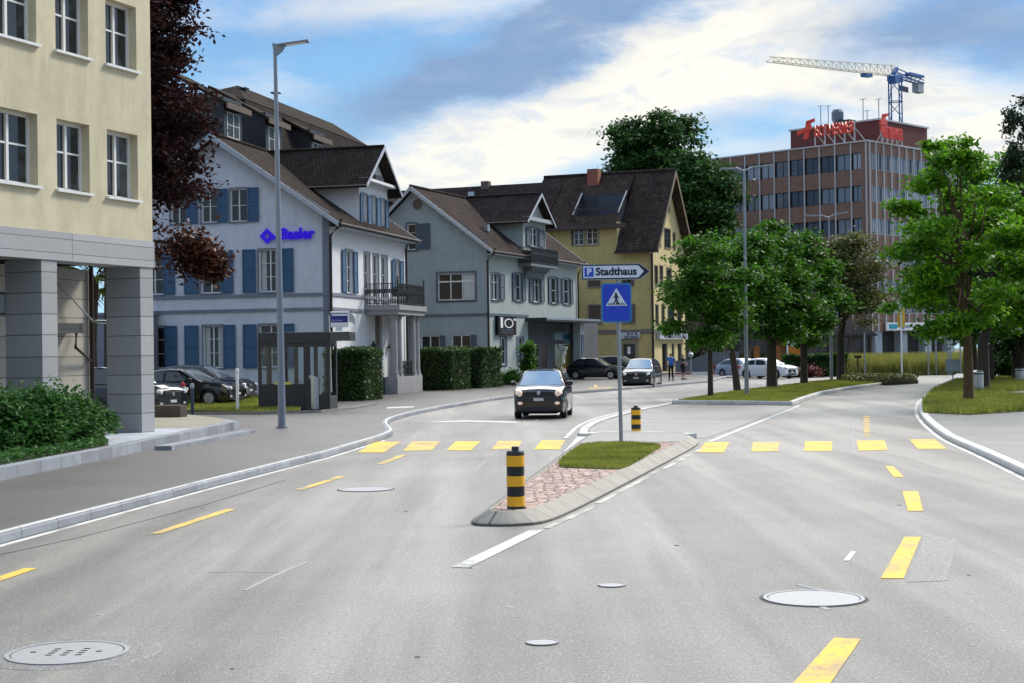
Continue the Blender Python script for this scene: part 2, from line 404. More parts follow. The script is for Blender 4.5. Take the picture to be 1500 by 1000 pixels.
def offs(pts, d):
    """offset an open ground polyline to its left by d (metres)"""
    P = [Vector((p[0], p[1])) for p in pts]; out = []
    for i, p in enumerate(P):
        a = (P[i] - P[i - 1]).normalized() if i else (P[1] - P[0]).normalized()
        b = (P[i + 1] - P[i]).normalized() if i < len(P) - 1 else a
        n1, n2 = Vector((-a.y, a.x)), Vector((-b.y, b.x)); nn = (n1 + n2); nn = nn / max(0.6, nn.length_squared / 2)
        out.append((p.x + nn.x * d, p.y + nn.y * d))
    return out
def smoothline(pts, it=2):
    P = [Vector((p[0], p[1])) for p in pts]
    for _ in range(it):
        Q = [P[0]]
        for a, b in zip(P, P[1:]): Q += [a * 0.75 + b * 0.25, a * 0.25 + b * 0.75]
        P = Q + [P[-1]]
    return [tuple(p) for p in P]
def sweep(mb, pts, prof):
    """prof: closed list of (offset, z) swept along pts"""
    lines = [offs(pts, o) for o, z in prof]
    return mb.rings([[(lines[j][i][0], lines[j][i][1], prof[j][1]) for j in range(len(prof))] for i in range(len(pts))])
def sheet(name, poly, z, mat, thick=None):
    m = MB(); loop = [Vector((p[0], p[1], 0)) for p in poly]
    tr = tessellate_polygon([loop]); m.add([(p.x, p.y, z) for p in loop], [tuple(t) for t in tr])
    if thick:
        k = len(loop)
        for i in range(k):
            a, b = loop[i], loop[(i + 1) % k]; m.add([(a.x, a.y, z), (b.x, b.y, z), (b.x, b.y, z - thick), (a.x, a.y, z - thick)], [(0, 1, 2, 3)])
    return struct(name, m, mat)
g2 = lambda l, z=0.0: [G(x, y, z).xy[:] for x, y in l]

# left kerb
K = g2([(0, 797), (300, 716), (480, 669), (560, 644)])
d0 = (Vector(K[0]) - Vector(K[1])).normalized()
K = [(K[0][0] + d0.x * 16, K[0][1] + d0.y * 16)] + K
jog = smoothline(g2([(560, 644), (578, 636), (569, 629), (566, 621), (580, 614), (606, 607), (650, 598)]), 2)
far = smoothline(g2([(650, 598), (752, 581), (840, 576), (907, 571), (973, 565), (1040, 559)]), 2)
tail = [(far[-1][0] + 3, far[-1][1] + 14), (far[-1][0] + 4, far[-1][1] + 22), (far[-1][0] - 8, far[-1][1] + 34)]
KL = K + jog[1:] + far[1:] + tail
m = MB(); sweep(m, KL, [(0.0, -0.05), (0.0, 0.10), (0.02, 0.125), (0.16, 0.128), (0.16, -0.05)]); struct('kerb', m, M['kerb'])
m = MB(); sweep(m, K, [(-0.10, 0.004), (-0.02, 0.006), (-0.02, -0.01), (-0.10, -0.01)]); struct('gutter_line', m, M['white_paint'])
m = MB(); sweep(m, KL, [(0.015, 0.128), (0.015, 0.137), (0.075, 0.139), (0.075, 0.12)]); struct('kerb_edge_strip', m, M['kerb_white'])
walk = offs(KL, 0.16) + [(-70, 160), (-70, -12)]
sheet('pavement', walk, 0.12, M['walk'], 0.15)

# ---------------- traffic island ----------------
nose = G(684, 769); pr = G(800, 768); r1 = G(1020, 654); r2 = G(1030, 645); bk = G(1012, 641); bl = G(853, 640); l1 = G(823, 664)
outer = [G(*p).xy[:] for p in [(684, 769), (740, 771), (800, 767), (860, 739), (960, 686), (1020, 654), (1024, 646), (1010, 641.5), (930, 640), (856, 641), (826, 664), (760, 713), (710, 750)]]
k = len(outer); cen = Vector((sum(p[0] for p in outer) / k, sum(p[1] for p in outer) / k))
def inset(pts, d):
    P = [Vector(p) for p in pts]; out = []
    for i, p in enumerate(P):
        a = (p - P[i - 1]).normalized(); b = (P[(i + 1) % len(P)] - p).normalized()
        n1, n2 = Vector((-a.y, a.x)), Vector((-b.y, b.x)); nn = n1 + n2; nn = nn / max(0.9, nn.length_squared / 2)
        out.append(tuple(p + nn * d))
    return out
def cham(pts, it):
    P = [Vector(p) for p in pts]
    for _ in range(it):
        Q = []
        for i in range(len(P)): a, b = P[i], P[(i + 1) % len(P)]; Q += [a * 0.8 + b * 0.2, a * 0.2 + b * 0.8]
        P = Q
    return [tuple(p) for p in P]
outer = cham(outer, 2)
ar = sum(outer[i][0] * outer[(i + 1) % len(outer)][1] - outer[(i + 1) % len(outer)][0] * outer[i][1] for i in range(len(outer)))
if ar < 0: outer = outer[::-1]
def ringprof(mb, pts, prof):
    ls = [inset(pts, o) for o, z in prof]; n = len(pts); vs = []; fs = []
    for j, (o, z) in enumerate(prof): vs += [(p[0], p[1], z) for p in ls[j]]
    for j in range(len(prof) - 1):
        for i in range(n): i2 = (i + 1) % n; fs.append((j * n + i, j * n + i2, (j + 1) * n + i2, (j + 1) * n + i))
    mb.add(vs, fs)
m = MB(); ringprof(m, outer, [(0.0, -0.02), (0.0, 0.035), (0.04, 0.06), (0.22, 0.16), (0.25, 0.16), (0.25, 0.05)]); struct('island_kerb', m, M['conc'])
for a_, b_ in (((792, 773), (862, 742)), ((868, 737), (958, 689)), ((966, 686), (1022, 657))):
    l = g2([a_, b_]); m = MB(); sweep(m, l, [(-.12, .008), (-.03, .008), (-.03, -.01), (-.12, -.01)]); struct('gutter_line', m, paint('broken white line', (0.55, 0.54, 0.49), 0.5))
inner = inset(outer, 0.25)
mm_, nt, b = _nt('red porphyry cobbles'); v = coords(nt)
vo = N(nt, 'ShaderNodeTexVoronoi', feature='DISTANCE_TO_EDGE'); vo.inputs['Scale'].default_value = 6.5; vo.inputs['Randomness'].default_value = 0.6; nt.links.new(v, vo.inputs['Vector'])
vc = N(nt, 'ShaderNodeTexVoronoi'); vc.inputs['Scale'].default_value = 6.5; vc.inputs['Randomness'].default_value = 0.6; nt.links.new(v, vc.inputs['Vector'])
sepc = N(nt, 'ShaderNodeSeparateColor'); nt.links.new(vc.outputs['Color'], sepc.inputs[0])
c = mixc(nt, (0.36, 0.22, 0.19), (0.62, 0.46, 0.40), sepc.outputs[0]); c = mixc(nt, (0.13, 0.10, 0.085), c, ramp(nt, vo.outputs['Distance'], [(0.03, 0.0), (0.10, 1.0)]))
c = mixc(nt, c, (0.5, 0.47, 0.42), ramp(nt, noise(nt, v, 5, 5), [(0.5, 0.0), (0.7, 0.5)]))
nt.links.new(c, b.inputs['Base Color']); b.inputs['Roughness'].default_value = 0.85; bump(nt, b, ramp(nt, vo.outputs['Distance'], [(0.0, 0.0), (0.15, 1.0)]), 0.8, 0.03)
sheet('island_cobbles', inner, 0.15, mm_)
gp = g2([(808, 683), (868, 685), (915, 686), (936, 674), (958, 660), (972, 652), (930, 648), (884, 648), (850, 651)], 0.16)
gp = cham(gp, 2)
yc_ = G(900, 658).y; rs_l = []
for i_ in range(len(inner)):
    p_, q_ = inner[i_], inner[(i_ + 1) % len(inner)]
    if p_[1] >= yc_: rs_l.append(p_)
    if (p_[1] >= yc_) != (q_[1] >= yc_): f_ = (yc_ - p_[1]) / (q_[1] - p_[1]); rs_l.append((p_[0] + (q_[0] - p_[0]) * f_, yc_))
sheet('refuge_slab', rs_l, 0.156, M['patch'])
sheet('grass_bed', gp, 0.165, M['grass_soil'], 0.05)
rng = np.random.default_rng(5)
P = sample_poly(rng, gp, 16000, 0.165)
tag(blades_object('island_grass', P, 0.06, 0.02, 0.7, M['grass'], rng), 'low lawn patch on the cobbled traffic island', 'grass', kind='stuff')
# pale kerb row behind the grass, with joints
bk_l = g2([(858, 641.5), (900, 638.5), (950, 639), (1008, 642)])
m = MB(); sweep(m, bk_l, [(0.0, 0.0), (0.0, 0.12), (0.28, 0.12), (0.28, 0.0)]); struct('refuge_kerb', m, M['kerb_white'])
# white kerb sweeping up to the median lawn
wl = smoothline(g2([(826, 664), (848, 640), (850, 628), (872, 616), (925, 602), (975, 592), (988, 588)]), 2)
m = MB(); sweep(m, wl, [(0.0, 0.0), (0.0, 0.05), (-0.20, 0.05), (-0.20, 0.0)]); struct('median_kerb', m, M['kerb_white'])
wl2 = smoothline(g2([(831, 641.5), (838, 634), (850, 622), (880, 610), (930, 598), (975, 589)]), 2)
m = MB(); sweep(m, wl2, [(0.0, 0.0095), (0.10, 0.0095), (0.10, -0.01), (0.0, -0.01)]); struct('gutter_line', m, M['white_paint'])
mp = g2([(862, 639), (864, 628), (884, 616), (935, 603), (985, 592), (1165, 594), (1102, 617), (1036, 641)])
sheet('median_paving', mp, 0.008, M['patch'])
m = MB()
for a, b_ in [((885, 618), (1060, 617)), ((930, 611), (1065, 612))]:
    p, q = G(*a, 0.012), G(*b_, 0.012); m.add([(p.x, p.y, 0.013), (q.x, q.y, 0.013), (q.x, q.y + .14, 0.013), (p.x, p.y + .14, 0.013)], [(0, 1, 2, 3)])
struct('drain_line', m, M['kerb_white'])

# ---------------- median lawn ----------------
ml = [(984, 591), (1161, 593), (1180, 586), (1205, 577.5), (1250, 569), (1300, 562.5), (1346, 558), (1290, 556.5), (1235, 557.5), (1190, 561), (1130, 569), (1078, 575), (1040, 581)]
mlp = g2(ml); ar = sum(mlp[i][0] * mlp[(i + 1) % len(mlp)][1] - mlp[(i + 1) % len(mlp)][0] * mlp[i][1] for i in range(len(mlp)))
if ar < 0: mlp = mlp[::-1]
m = MB(); ringprof(m, mlp, [(0.0, -0.02), (0.0, 0.13), (0.02, 0.15), (0.2, 0.15), (0.2, 0.05)]); struct('median_lawn_kerb', m, M['kerb_white'])
mli = inset(mlp, 0.2); sheet('median_lawn', mli, 0.14, M['grass_soil'])
P = sample_poly(rng, mli, 50000, 0.14)
tag(blades_object('median_grass', P, 0.07, 0.04, 0.6, M['grass'], rng), 'mown lawn strip under the row of median trees', 'grass', kind='stuff')

# ---------------- right verge ----------------
kr = smoothline(g2([(1385, 560), (1362, 574), (1350, 586), (1344, 600), (1352, 616), (1380, 640), (1402, 651), (1430, 663), (1500, 697)]), 1)
dd = (Vector(kr[-1]) - Vector(kr[-2])).normalized(); kr.append((kr[-1][0] + dd.x * 22, kr[-1][1] + dd.y * 22))
m = MB(); sweep(m, kr, [(0.0, -0.02), (0.0, 0.09), (0.02, 0.11), (0.2, 0.11), (0.2, -0.02)]); struct('kerb', m, M['kerb_white'])
m = MB(); sweep(m, kr, [(-0.14, 0.006), (-0.03, 0.006), (-0.03, -0.01), (-0.14, -0.01)]); struct('gutter_line', m, M['white_paint'])
rw = offs(kr, 0.2) + [(75, -12), (75, 150), (44, 150)]
sheet('side_pavement', rw, 0.10, asphalt('pale pavement asphalt', 0.20, 0.26, False))
rl = [(1353, 604), (1420, 607), (1500, 602), (1560, 600), (1600, 585), (1500, 583), (1466, 579), (1480, 573), (1560, 566), (1600, 556), (1480, 553), (1400, 558), (1366, 574), (1352, 590)]
rlp = g2(rl, 0.10)
sheet('verge_lawn', rlp, 0.13, M['grass_soil'], 0.05)
P = sample_poly(rng, rlp, 60000, 0.13)
tag(blades_object('verge_grass', P, 0.22, 0.05, 0.7, M['grass'], rng), 'long uncut grass on the right verge below the trees', 'grass', kind='stuff')

# ---------------- raised forecourt in front of the beige building ----------------
fz = 0.30
front_edge = g2([(-160, 713), (0, 687), (160, 657), (262, 636), (350, 617)], fz)
fc = front_edge + g2([(318, 611), (240, 602), (120, 604), (20, 612), (-160, 640)], fz)
m = MB(); sweep(m, front_edge, [(-0.02, 0.0), (-0.02, fz + 0.03), (0.26, fz + 0.03), (0.26, 0.0)]); struct('forecourt_kerb', m, M['kerb'])
sheet('forecourt', fc, fz, M['slab'], 0.25)
cob = g2([(135, 627), (300, 626), (345, 617), (318, 611), (240, 602), (130, 604)], fz + 0.004)
sheet('forecourt_cobbles', cob, fz + 0.004, blocks('sandy cobbles', (0.34, 0.31, 0.24), 0.14, 0.12, 0.012, 0.5, off=0.5, var=0.25))
st = g2([(248, 653), (372, 629)], 0.2)
m = MB(); sweep(m, st, [(-0.05, 0.1), (-0.05, 0.21), (0.32, 0.21), (0.32, 0.1)]); struct('forecourt_step', m, M['kerb'])

# lawn with the hydrant
lw = g2([(238, 601), (380, 603), (440, 601), (430, 578), (330, 571), (225, 574)], 0.16)
sheet('corner_lawn', lw, 0.20, M['grass_soil'], 0.15)
P = sample_poly(rng, lw, 26000, 0.20)
tag(blades_object('corner_grass', P, 0.12, 0.035, 0.6, M['grass'], rng), 'small green lawn around the fire hydrant', 'grass', kind='stuff')
m = MB(); sweep(m, g2([(225, 606), (380, 606), (470, 603), (520, 598), (552, 592)], 0.13), [(0, 0.1), (0, 0.2), (0.12, 0.2), (0.12, 0.1)]); struct('lawn_kerb', m, M['patch'])

# ---------------- painted markings ----------------
def mark(pts, mat, z=0.006, name='road_marking'):
    m = MB(); m.poly([(*G(x, y).xy, z) for x, y in pts]); struct(name, m, mat)
Y, YW, W = M['yellow'], M['yellow_worn'], M['white_paint']
for q, mt in [([(524, 662), (562, 662), (588, 646), (550, 646)], Y), ([(590, 659.5), (632, 659.5), (645, 646), (604, 646)], YW),
              ([(654, 659), (690, 659), (704, 645.5), (668, 645.5)], Y), ([(720, 658), (757, 658), (765, 645), (730, 645)], YW), ([(782, 657.5), (820, 657.5), (828, 644), (794, 644)], Y),
              ([(1020, 662), (1060, 662), (1069, 647), (1034, 647)], Y), ([(1100, 661), (1139, 660.6), (1142, 647), (1103, 647)], YW), ([(1178, 660), (1219, 660), (1219, 646), (1179, 646)], Y),
              ([(1258, 659.5), (1300, 658.5), (1296, 644), (1255, 644.5)], Y), ([(1344.5, 657), (1387, 656.5), (1369, 642.5), (1332, 643)], Y),
              ([(-70, 866), (-60, 872), (55, 832), (36, 832)], Y), ([(218, 782), (236, 781), (347, 745), (331, 745)], YW), ([(432, 717), (444, 717), (506, 697.5), (494, 697.5)], YW), ([(552, 679), (563, 679), (598, 665), (588, 665)], YW),
              ([(1296.6, 682), (1308, 682), (1324, 698), (1309, 698)], Y), ([(1322, 719), (1345, 719), (1352, 748), (1330, 748)], Y), ([(1325, 786), (1349.5, 786), (1323.6, 847), (1290, 847)], Y),
              ([(1222, 934), (1261, 936), (1200, 1025), (1140, 1025)], Y),
              ([(660, 831), (687, 831), (797, 776), (776, 776)], W), ([(1235, 821), (1244, 821), (1254, 808), (1247, 807)], W), ([(1036, 646), (1044, 646), (1174, 593), (1169, 593)], W),
              ([(610, 618), (690, 617), (760, 619), (755, 616.5), (680, 615)], W), ([(250, 300), (250, 300), (250, 300), (250, 300)], W)][:-1]: mark(q, mt)
for i in range(9):
    y = 609 + i * 3.5; mark([(1265, y + 1.9), (1274, y + 1.9), (1274, y), (1265, y)], YW)
for q in [[(862, 572), (898, 570.4), (898, 569.4), (862, 570.8)], [(872, 571), (876, 571), (874, 566), (869, 566)]]: mark(q, YW, 0.126)
mark([(566, 602.5), (606, 601), (607, 599), (568, 600.5)], W, 0.128)
# repair patches and sealed cracks
for q in [[(1352, 792), (1402, 788), (1388, 850), (1328, 852)]]: mark(q, M['patch'], 0.003, 'asphalt_patch')
b_ = G(105, 955); m = MB(); m.lathe([(0, .0032), (.62, .0032), (.66, -.01)], (b_.x, b_.y, 0), 30); struct('asphalt_patch', m, M['patch'])
def crack(pts, w, mat=None, z=0.004):
    l = g2(pts); m = MB(); sweep(m, l, [(0, z), (w, z), (w, z - 0.01), (0, z - 0.01)]); struct('crack_sealing', m, mat or M['crack'])
M['crack'] = plain('pale crack filler', (0.32, 0.32, 0.31), 0.8, var=0.2)
M['crackd'] = plain('dark crack', (0.07, 0.07, 0.07), 0.9)
crack([(305, 838), (350, 837), (408, 838)], 0.03); crack([(362, 864), (398, 846), (425, 834), (453, 822)], 0.05)
crack([(1068, 668), (1085, 650), (1098, 632)], 0.04); crack([(1254, 664), (1249, 640), (1252, 620), (1262, 606)], 0.04)
crack([(695, 690), (735, 655), (775, 628), (790, 612)], 0.04); crack([(1165, 856), (1190, 862), (1212, 866)], 0.05); crack([(1195, 886), (1208, 893)], 0.06)
crack([(1085, 608), (1100, 595)], 0.05, M['crackd']); crack([(0, 812), (120, 786), (300, 739), (420, 702)], 0.02, M['crackd'])
rr_ = random.Random(8)
for i in range(26):
    x, y = rr_.uniform(0, 1500), rr_.uniform(700, 990); c_ = G(x, y); m = MB(); r_ = rr_.uniform(.01, .035); m.lathe([(0, .004), (r_, .004), (r_ * 1.2, 0)], (c_.x, c_.y, 0), 7); struct('pale_fleck' if i % 3 else 'oil_spot', m, M['crack'] if i % 3 else M['crackd'])

# ---------------- manhole covers ----------------
iron, nt, b = _nt('worn cast iron'); v = coords(nt)
ch = N(nt, 'ShaderNodeTexChecker'); ch.inputs['Scale'].default_value = 46; nt.links.new(v, ch.inputs['Vector'])
c = mixc(nt, (0.24, 0.24, 0.25), (0.43, 0.44, 0.45), noise(nt, v, 9, 7, .7)); c = mixc(nt, c, (0.35, 0.36, 0.38), ramp(nt, ch.outputs['Fac'], [(0.4, 0.0), (0.6, 0.35)]))
nt.links.new(c, b.inputs['Base Color']); b.inputs['Roughness'].default_value = 0.5; b.inputs['Metallic'].default_value = 0.25; bump(nt, b, ch.outputs['Fac'], 0.4, 0.01)
pit = plain('manhole hole', (0.015, 0.015, 0.015), 0.9)
def manhole(x, y, r, label, holes=0):
    t = thing('manhole_cover', label, 'manhole cover', G(x, y) + Vector((0, 0, 0.004)))
    m = MB(); m.lathe([(0.0, 0.004), (r * 0.9, 0.004), (r * 0.9, 0.0)], n=40); m.build('cover', iron, t)
    m = MB(); m.lathe([(r * 0.92, 0.0), (r * 0.92, 0.007), (r, 0.007), (r, 0.0)], n=40); m.build('rim', iron, t)
    m = MB(); m.lathe([(r * 1.0, -0.003), (r * 1.05, -0.001), (r * 1.08, -0.003)], n=40); m.build('joint', M['crackd'], t)
    if holes:
        m = MB()
        for i, cols in enumerate((-1, 0, 1)):
            for j in range(4 if cols else 3): m.box((cols * 0.105 - 0.022, -0.115 + j * 0.075, 0.004), (cols * 0.105 + 0.022, -0.09 + j * 0.075, 0.0065))
        for s in (-0.25, 0.22): m.box((s - 0.02, 0, 0.004), (s + 0.02, 0.03, 0.0065))
        m.build('grate_hole', pit, t)
    return t
manhole(99, 956, 0.43, 'large round iron manhole cover with rows of vent slots, nearest the camera on the left', 1)
manhole(1192, 876, 0.42, 'large round iron manhole cover in the right lane beside the yellow dashes')
manhole(794, 941, 0.115, 'small round iron cap, the one nearer the camera in mid road')
manhole(896, 857, 0.12, 'small round iron cap farther up mid road, behind its twin')
manhole(536, 716, 0.42, 'pale round manhole cover in the left lane before the crossing')
# ---------------- building kit ----------------
def window(p, FM, a0, a1, z0, z1, depth=0.16, cols=2, bars=(0.5,), sill=None, trim=None, frame=None, glass=None, fw=0.055, tw=0.12, label=None, bw=0.028, curtain=None):
    frame = frame or M['white']; glass = glass or M['glass']
    if a0 > a1: a0, a1 = a1, a0
    m = MB(FM); n0, n1 = -depth, -depth + 0.06
    m.box((a0, n0, z0), (a0 + fw, n1, z1)); m.box((a1 - fw, n0, z0), (a1, n1, z1))
    m.box((a0 + fw, n0, z0), (a1 - fw, n1, z0 + fw)); m.box((a0 + fw, n0, z1 - fw), (a1 - fw, n1, z1))
    iw = (a1 - a0 - 2 * fw)
    for i in range(1, cols):
        c = a0 + fw + iw * i / cols; m.box((c - fw * 0.55, n0, z0 + fw), (c + fw * 0.55, n1 + 0.01, z1 - fw))
    for f in bars:
        z = z0 + (z1 - z0) * f; m.box((a0 + fw, n0 + 0.01, z - bw / 2), (a1 - fw, n1 - 0.008, z + bw / 2))
    w = m.build('window', frame, p)
    if label: w['label'] = label
    m = MB(FM); m.add([(a0 + fw * .5, n0 + 0.012, z0 + fw * .5), (a1 - fw * .5, n0 + 0.012, z0 + fw * .5), (a1 - fw * .5, n0 + 0.012, z1 - fw * .5), (a0 + fw * .5, n0 + 0.012, z1 - fw * .5)], [(0, 1, 2, 3)])
    m.build('pane', glass, w)
    if curtain:
        m = MB(FM)
        for s in curtain: m.box((a0 + (a1 - a0) * s[0], n0 + 0.014, z0 + 0.08), (a0 + (a1 - a0) * s[1], n0 + 0.018, z1 - 0.08))
        m.build('curtain', M['curtain'], w)
    if sill:
        m = MB(FM); m.box((a0 - 0.06, -depth + 0.06, z0 - 0.06), (a1 + 0.06, 0.09, z0 - 0.002)); m.build('sill', sill, w)
    if trim:
        m = MB(FM); t = tw
        m.box((a0 - t, 0.0, z0 - t), (a0 + 0.003, 0.035, z1 + t)); m.box((a1 - 0.003, 0.0, z0 - t), (a1 + t, 0.035, z1 + t))
        m.box((a0 + 0.003, 0.0, z1 - 0.003), (a1 - 0.003, 0.035, z1 + t)); m.box((a0 + 0.003, 0.0, z0 - t), (a1 - 0.003, 0.035, z0 - 0.06 if sill else z0 + 0.003))
        m.build('surround', trim, w)
    return w
def shutter(p, FM, a0, a1, z0, z1, mat, louvre=True, n=0.05):
    if a0 > a1: a0, a1 = a1, a0
    m = MB(FM); f = min(0.06, (a1 - a0) * 0.18)
    m.box((a0, n, z0), (a0 + f, n + 0.04, z1)); m.box((a1 - f, n, z0), (a1, n + 0.04, z1))
    zm = (z0 + z1) / 2
    for a, b in ((z0, z0 + f), (zm - f / 2, zm + f / 2), (z1 - f, z1)): m.box((a0 + f, n, a), (a1 - f, n + 0.038, b))
    k = int((z1 - z0) / 0.085)
    for i in range(k):
        z = z0 + (z1 - z0) * (i + 0.5) / k
        m.add([(a0 + f, n + 0.032, z - 0.04), (a1 - f, n + 0.032, z - 0.04), (a1 - f, n + 0.006, z + 0.04), (a0 + f, n + 0.006, z + 0.04)], [(0, 1, 2, 3)])
    m.box((a0 + f, n, z0 + f), (a1 - f, n + 0.004, z1 - f))
    return m.build('shutter', mat, p)
M['curtain'] = plain('net curtain', (0.5, 0.52, 0.52), 0.9)
def pipe(p, pts, r=0.05, mat=None, name='downpipe'):
    m = MB(); m.tube(pts, r, 10); return m.build(name, mat or M['downpipe'], p, smooth=True)

# ---------------- beige office building ----------------
O = G(227, 631, fz); TH = R(21.8); LF = Frame(O, TH)
LB = thing('office_building', 'beige rendered office building on grey stone pillars, at the left edge', 'building', O, -TH)
zbb = LF.front(227, 393)[1]; zbt = LF.front(227, 355)[1]
yn = LF.fa(-330); pd = abs(LF.sa(175)); xi = abs(LF.sa(134))
r2z = (LF.front(110, 281)[1], LF.front(110, 179.5)[1]); r1z = (LF.front(180, 100)[1], LF.front(180, 5)[1])
cols = [(LF.fa(-9), LF.fa(58)), (LF.fa(86), LF.fa(134)), (LF.fa(159.5), LF.fa(204.5))]
sp_ = cols[0][0] - 1.9
cols = [(sp_ - 3.2, sp_ - 1.2)] + cols
ztop = r1z[1] + 4.2
holes = [(a, b, z0, z1) for a, b in cols for z0, z1 in (r2z, r1z)]
beige = plaster('beige render', (0.70, 0.63, 0.45), 0.2)
m = MB(FRONT); m.holed([(yn, zbt), (0, zbt), (0, ztop), (yn, ztop)], holes, 0, 0.30)
m.M = Matrix.Identity(4)
m.poly([(0, 0, zbt), (-14, 0, zbt), (-14, 0, ztop), (0, 0, ztop)]); m.poly([(-14, yn, 0), (-14, 0, 0), (-14, 0, ztop), (-14, yn, ztop)]); m.poly([(0, yn, zbt), (-14, yn, zbt), (-14, yn, ztop), (0, yn, ztop)])
m.build('wall', beige, LB)
m = MB(); m.box((-14.3, yn - .3, ztop), (0.35, 0.3, ztop + 0.35)); m.build('roof', M['dark'], LB)
for a, b in cols:
    for z0, z1 in (r2z, r1z):
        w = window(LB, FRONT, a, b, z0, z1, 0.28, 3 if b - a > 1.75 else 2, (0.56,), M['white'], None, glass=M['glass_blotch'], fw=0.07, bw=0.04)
stone = blocks('grey stone facing', (0.37, 0.375, 0.385), 30, 0.46, 0.012, 0.35, rough=0.7, dirt=0.12)
stone_s = blocks('grey stone beam', (0.40, 0.405, 0.42), 3.1, (zbt - zbb) / 2, 0.010, 0.4, rough=0.7, dirt=0.12)
m = MB(); m.box((-0.75, yn, zbb), (0.03, 0.03, zbt + 0.002)); m.build('stone_beam', stone_s, LB)
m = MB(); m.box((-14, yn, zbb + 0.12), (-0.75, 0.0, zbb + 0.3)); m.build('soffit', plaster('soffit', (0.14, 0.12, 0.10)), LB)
p2 = (LF.fa(205.5), 0.0); wy = 0 - p2[0]; p1 = (LF.fa(61), LF.fa(61) + wy)
gap = p2[0] - p1[0]
for y in (p2[0], p1[0], p1[0] - gap):
    m = MB(); m.box((-pd, y, -fz), (0.0, y + wy, zbb)); m.build('pillar', stone, LB, bevel=0.012)
panel = blocks('cream stone facing', (0.44, 0.42, 0.37), 1.9, 0.46, 0.012, 0.4, rough=0.8, dirt=0.12)
wz = (LF.front(10, 462, -xi)[1], LF.front(10, 428, -xi)[1]); wa = (LF.fa(-60, -xi), LF.fa(26, -xi))
m = MB(FRONT); m.holed([(yn, -0.3), (0, -0.3), (0, zbb), (yn, zbb)], [(wa[0], wa[1], wz[0], wz[1])], -xi, 0.25); m.M = Matrix.Identity(4)
m.poly([(-xi, 0, -0.3), (-14, 0, -0.3), (-14, 0, zbb), (-xi, 0, zbb)]); m.build('arcade_wall', panel, LB)
FI = Matrix(((0, 1, 0, -xi), (1, 0, 0, 0), (0, 0, 1, 0), (0, 0, 0, 1)))
window(LB, FI, wa[0], wa[1], wz[0], wz[1], 0.2, 3, (), frame=M['dark'])
# small canopy with gutter, rod and pipe
ca, cb = LF.fa(78, -xi + .5), LF.fa(123, -xi + .5); cz = LF.front(110, 480, -xi + .5)[1]
m = MB(); m.box((-xi, ca, cz - 0.12), (-xi + 0.5, cb, cz + 0.1)); m.box((-xi + .5, ca, cz - .14), (-xi + 0.56, cb + .02, cz - 0.08)); m.build('canopy', M['conc'], LB, bevel=0.01)
pipe(LB, [(-xi + .35, cb - .1, cz - .12), (-xi + .3, cb - .08, cz - .45), (-xi + .08, -0.12, cz - .8)], 0.035)
pipe(LB, [(-xi + .08, -0.10, zbb + .1), (-xi + .08, -0.10, -0.28)], 0.055)
pipe(LB, [(-xi + .03, -0.02, zbb + .1), (-xi + .03, -0.02, -0.28)], 0.02, M['galv'], 'cable_pipe')
ra, rz_ = LF.front(87, 415, -xi + .1); rb, rz2 = LF.front(136, 471, -xi + .3)
pipe(LB, [(-xi + .05, ra, rz_), (-xi + .3, rb, rz2)], 0.02, M['galv'], 'stay_rod')
m = MB(); m.tube([(-xi + .3, rb - .05, rz2), (-xi + .75, rb + .08, rz2 - .03)], [0.03, 0.05], 8); m.build('wall_lamp', M['steel'], LB)
m = MB(FI); m.box((-1.1, 0.002, -0.25), (-0.35, 0.25, 0.75)); m.build('meter_box', plain('grey cabinet', (0.3, 0.33, 0.36)), LB, bevel=0.01)

# low wall, driveway lawn behind the pillars
def ground_thing(name, label, cat, pts, z0, h, w, mat, group=None):
    t = G(*pts[0], z0); l = [(G(x, y, z0).xy - t.xy)[:] for x, y in pts]
    m = MB(); sweep(m, l, [(0, -0.02), (0, h), (w, h), (w, -0.02)])
    o = m.build(name, mat, None, bevel=0.01); o.location = (t.x, t.y, z0); return tag(o, label, cat, group)
ground_thing('low_wall', 'low brownish concrete wall topped with grass behind the pillars', 'wall', [(110, 612), (200, 611), (264, 611)], 0.29, 0.36, 0.4, plaster('brown wall', (0.12, 0.10, 0.085)))

# ---------------- blue-shuttered house ----------------
d = 71.0; O = D(486, 590, d); O.z = 0.12; TH = R(13.7); BF = Frame(O, TH)
BH = thing('villa', 'pale blue villa with blue shutters, a pillared porch and a brown tiled roof', 'house', O, -TH)
ez = BF.front(500, 318)[1]; L_ = BF.fa(594); W_ = 11.3
ridge = 12.35; cg0, cg1 = BF.fa(528), BF.fa(569.5); cgw = (cg0 + cg1) / 2
blue_w = plaster('pale blue render', (0.76, 0.78, 0.86), 0.12)
white_w = plaster('white render', (0.80, 0.81, 0.84), 0.06)
stone_b = plaster('bluish stone trim', (0.25, 0.27, 0.33), 0.1)
blue_s = plain('blue shutter paint', (0.035, 0.105, 0.21), 0.5, var=0.15)
bt = tiles('brown roof tiles', (0.036, 0.028, 0.026), (0.058, 0.044, 0.038), 0.22, 0.30, moss=0.12)
S = lambda x, y: BF.side(x, y)
def srow(yt, yb, xr): return (BF.side(xr, yb)[1], BF.side(xr, yt)[1])
za, z1f, zg = srow(277, 325, 351), srow(366, 428, 396), srow(476, 537, 396)
sw = [(BF.sa(297), BF.sa(320.5), za), (BF.sa(339), BF.sa(364), za), (BF.sa(252), BF.sa(275), za),
      (BF.sa(380), BF.sa(412.5), z1f), (BF.sa(295), BF.sa(324.5), z1f), (BF.sa(213), BF.sa(240), z1f),
      (BF.sa(379.5), BF.sa(412.5), zg), (BF.sa(297), BF.sa(326), zg), (BF.sa(213), BF.sa(241), zg)]
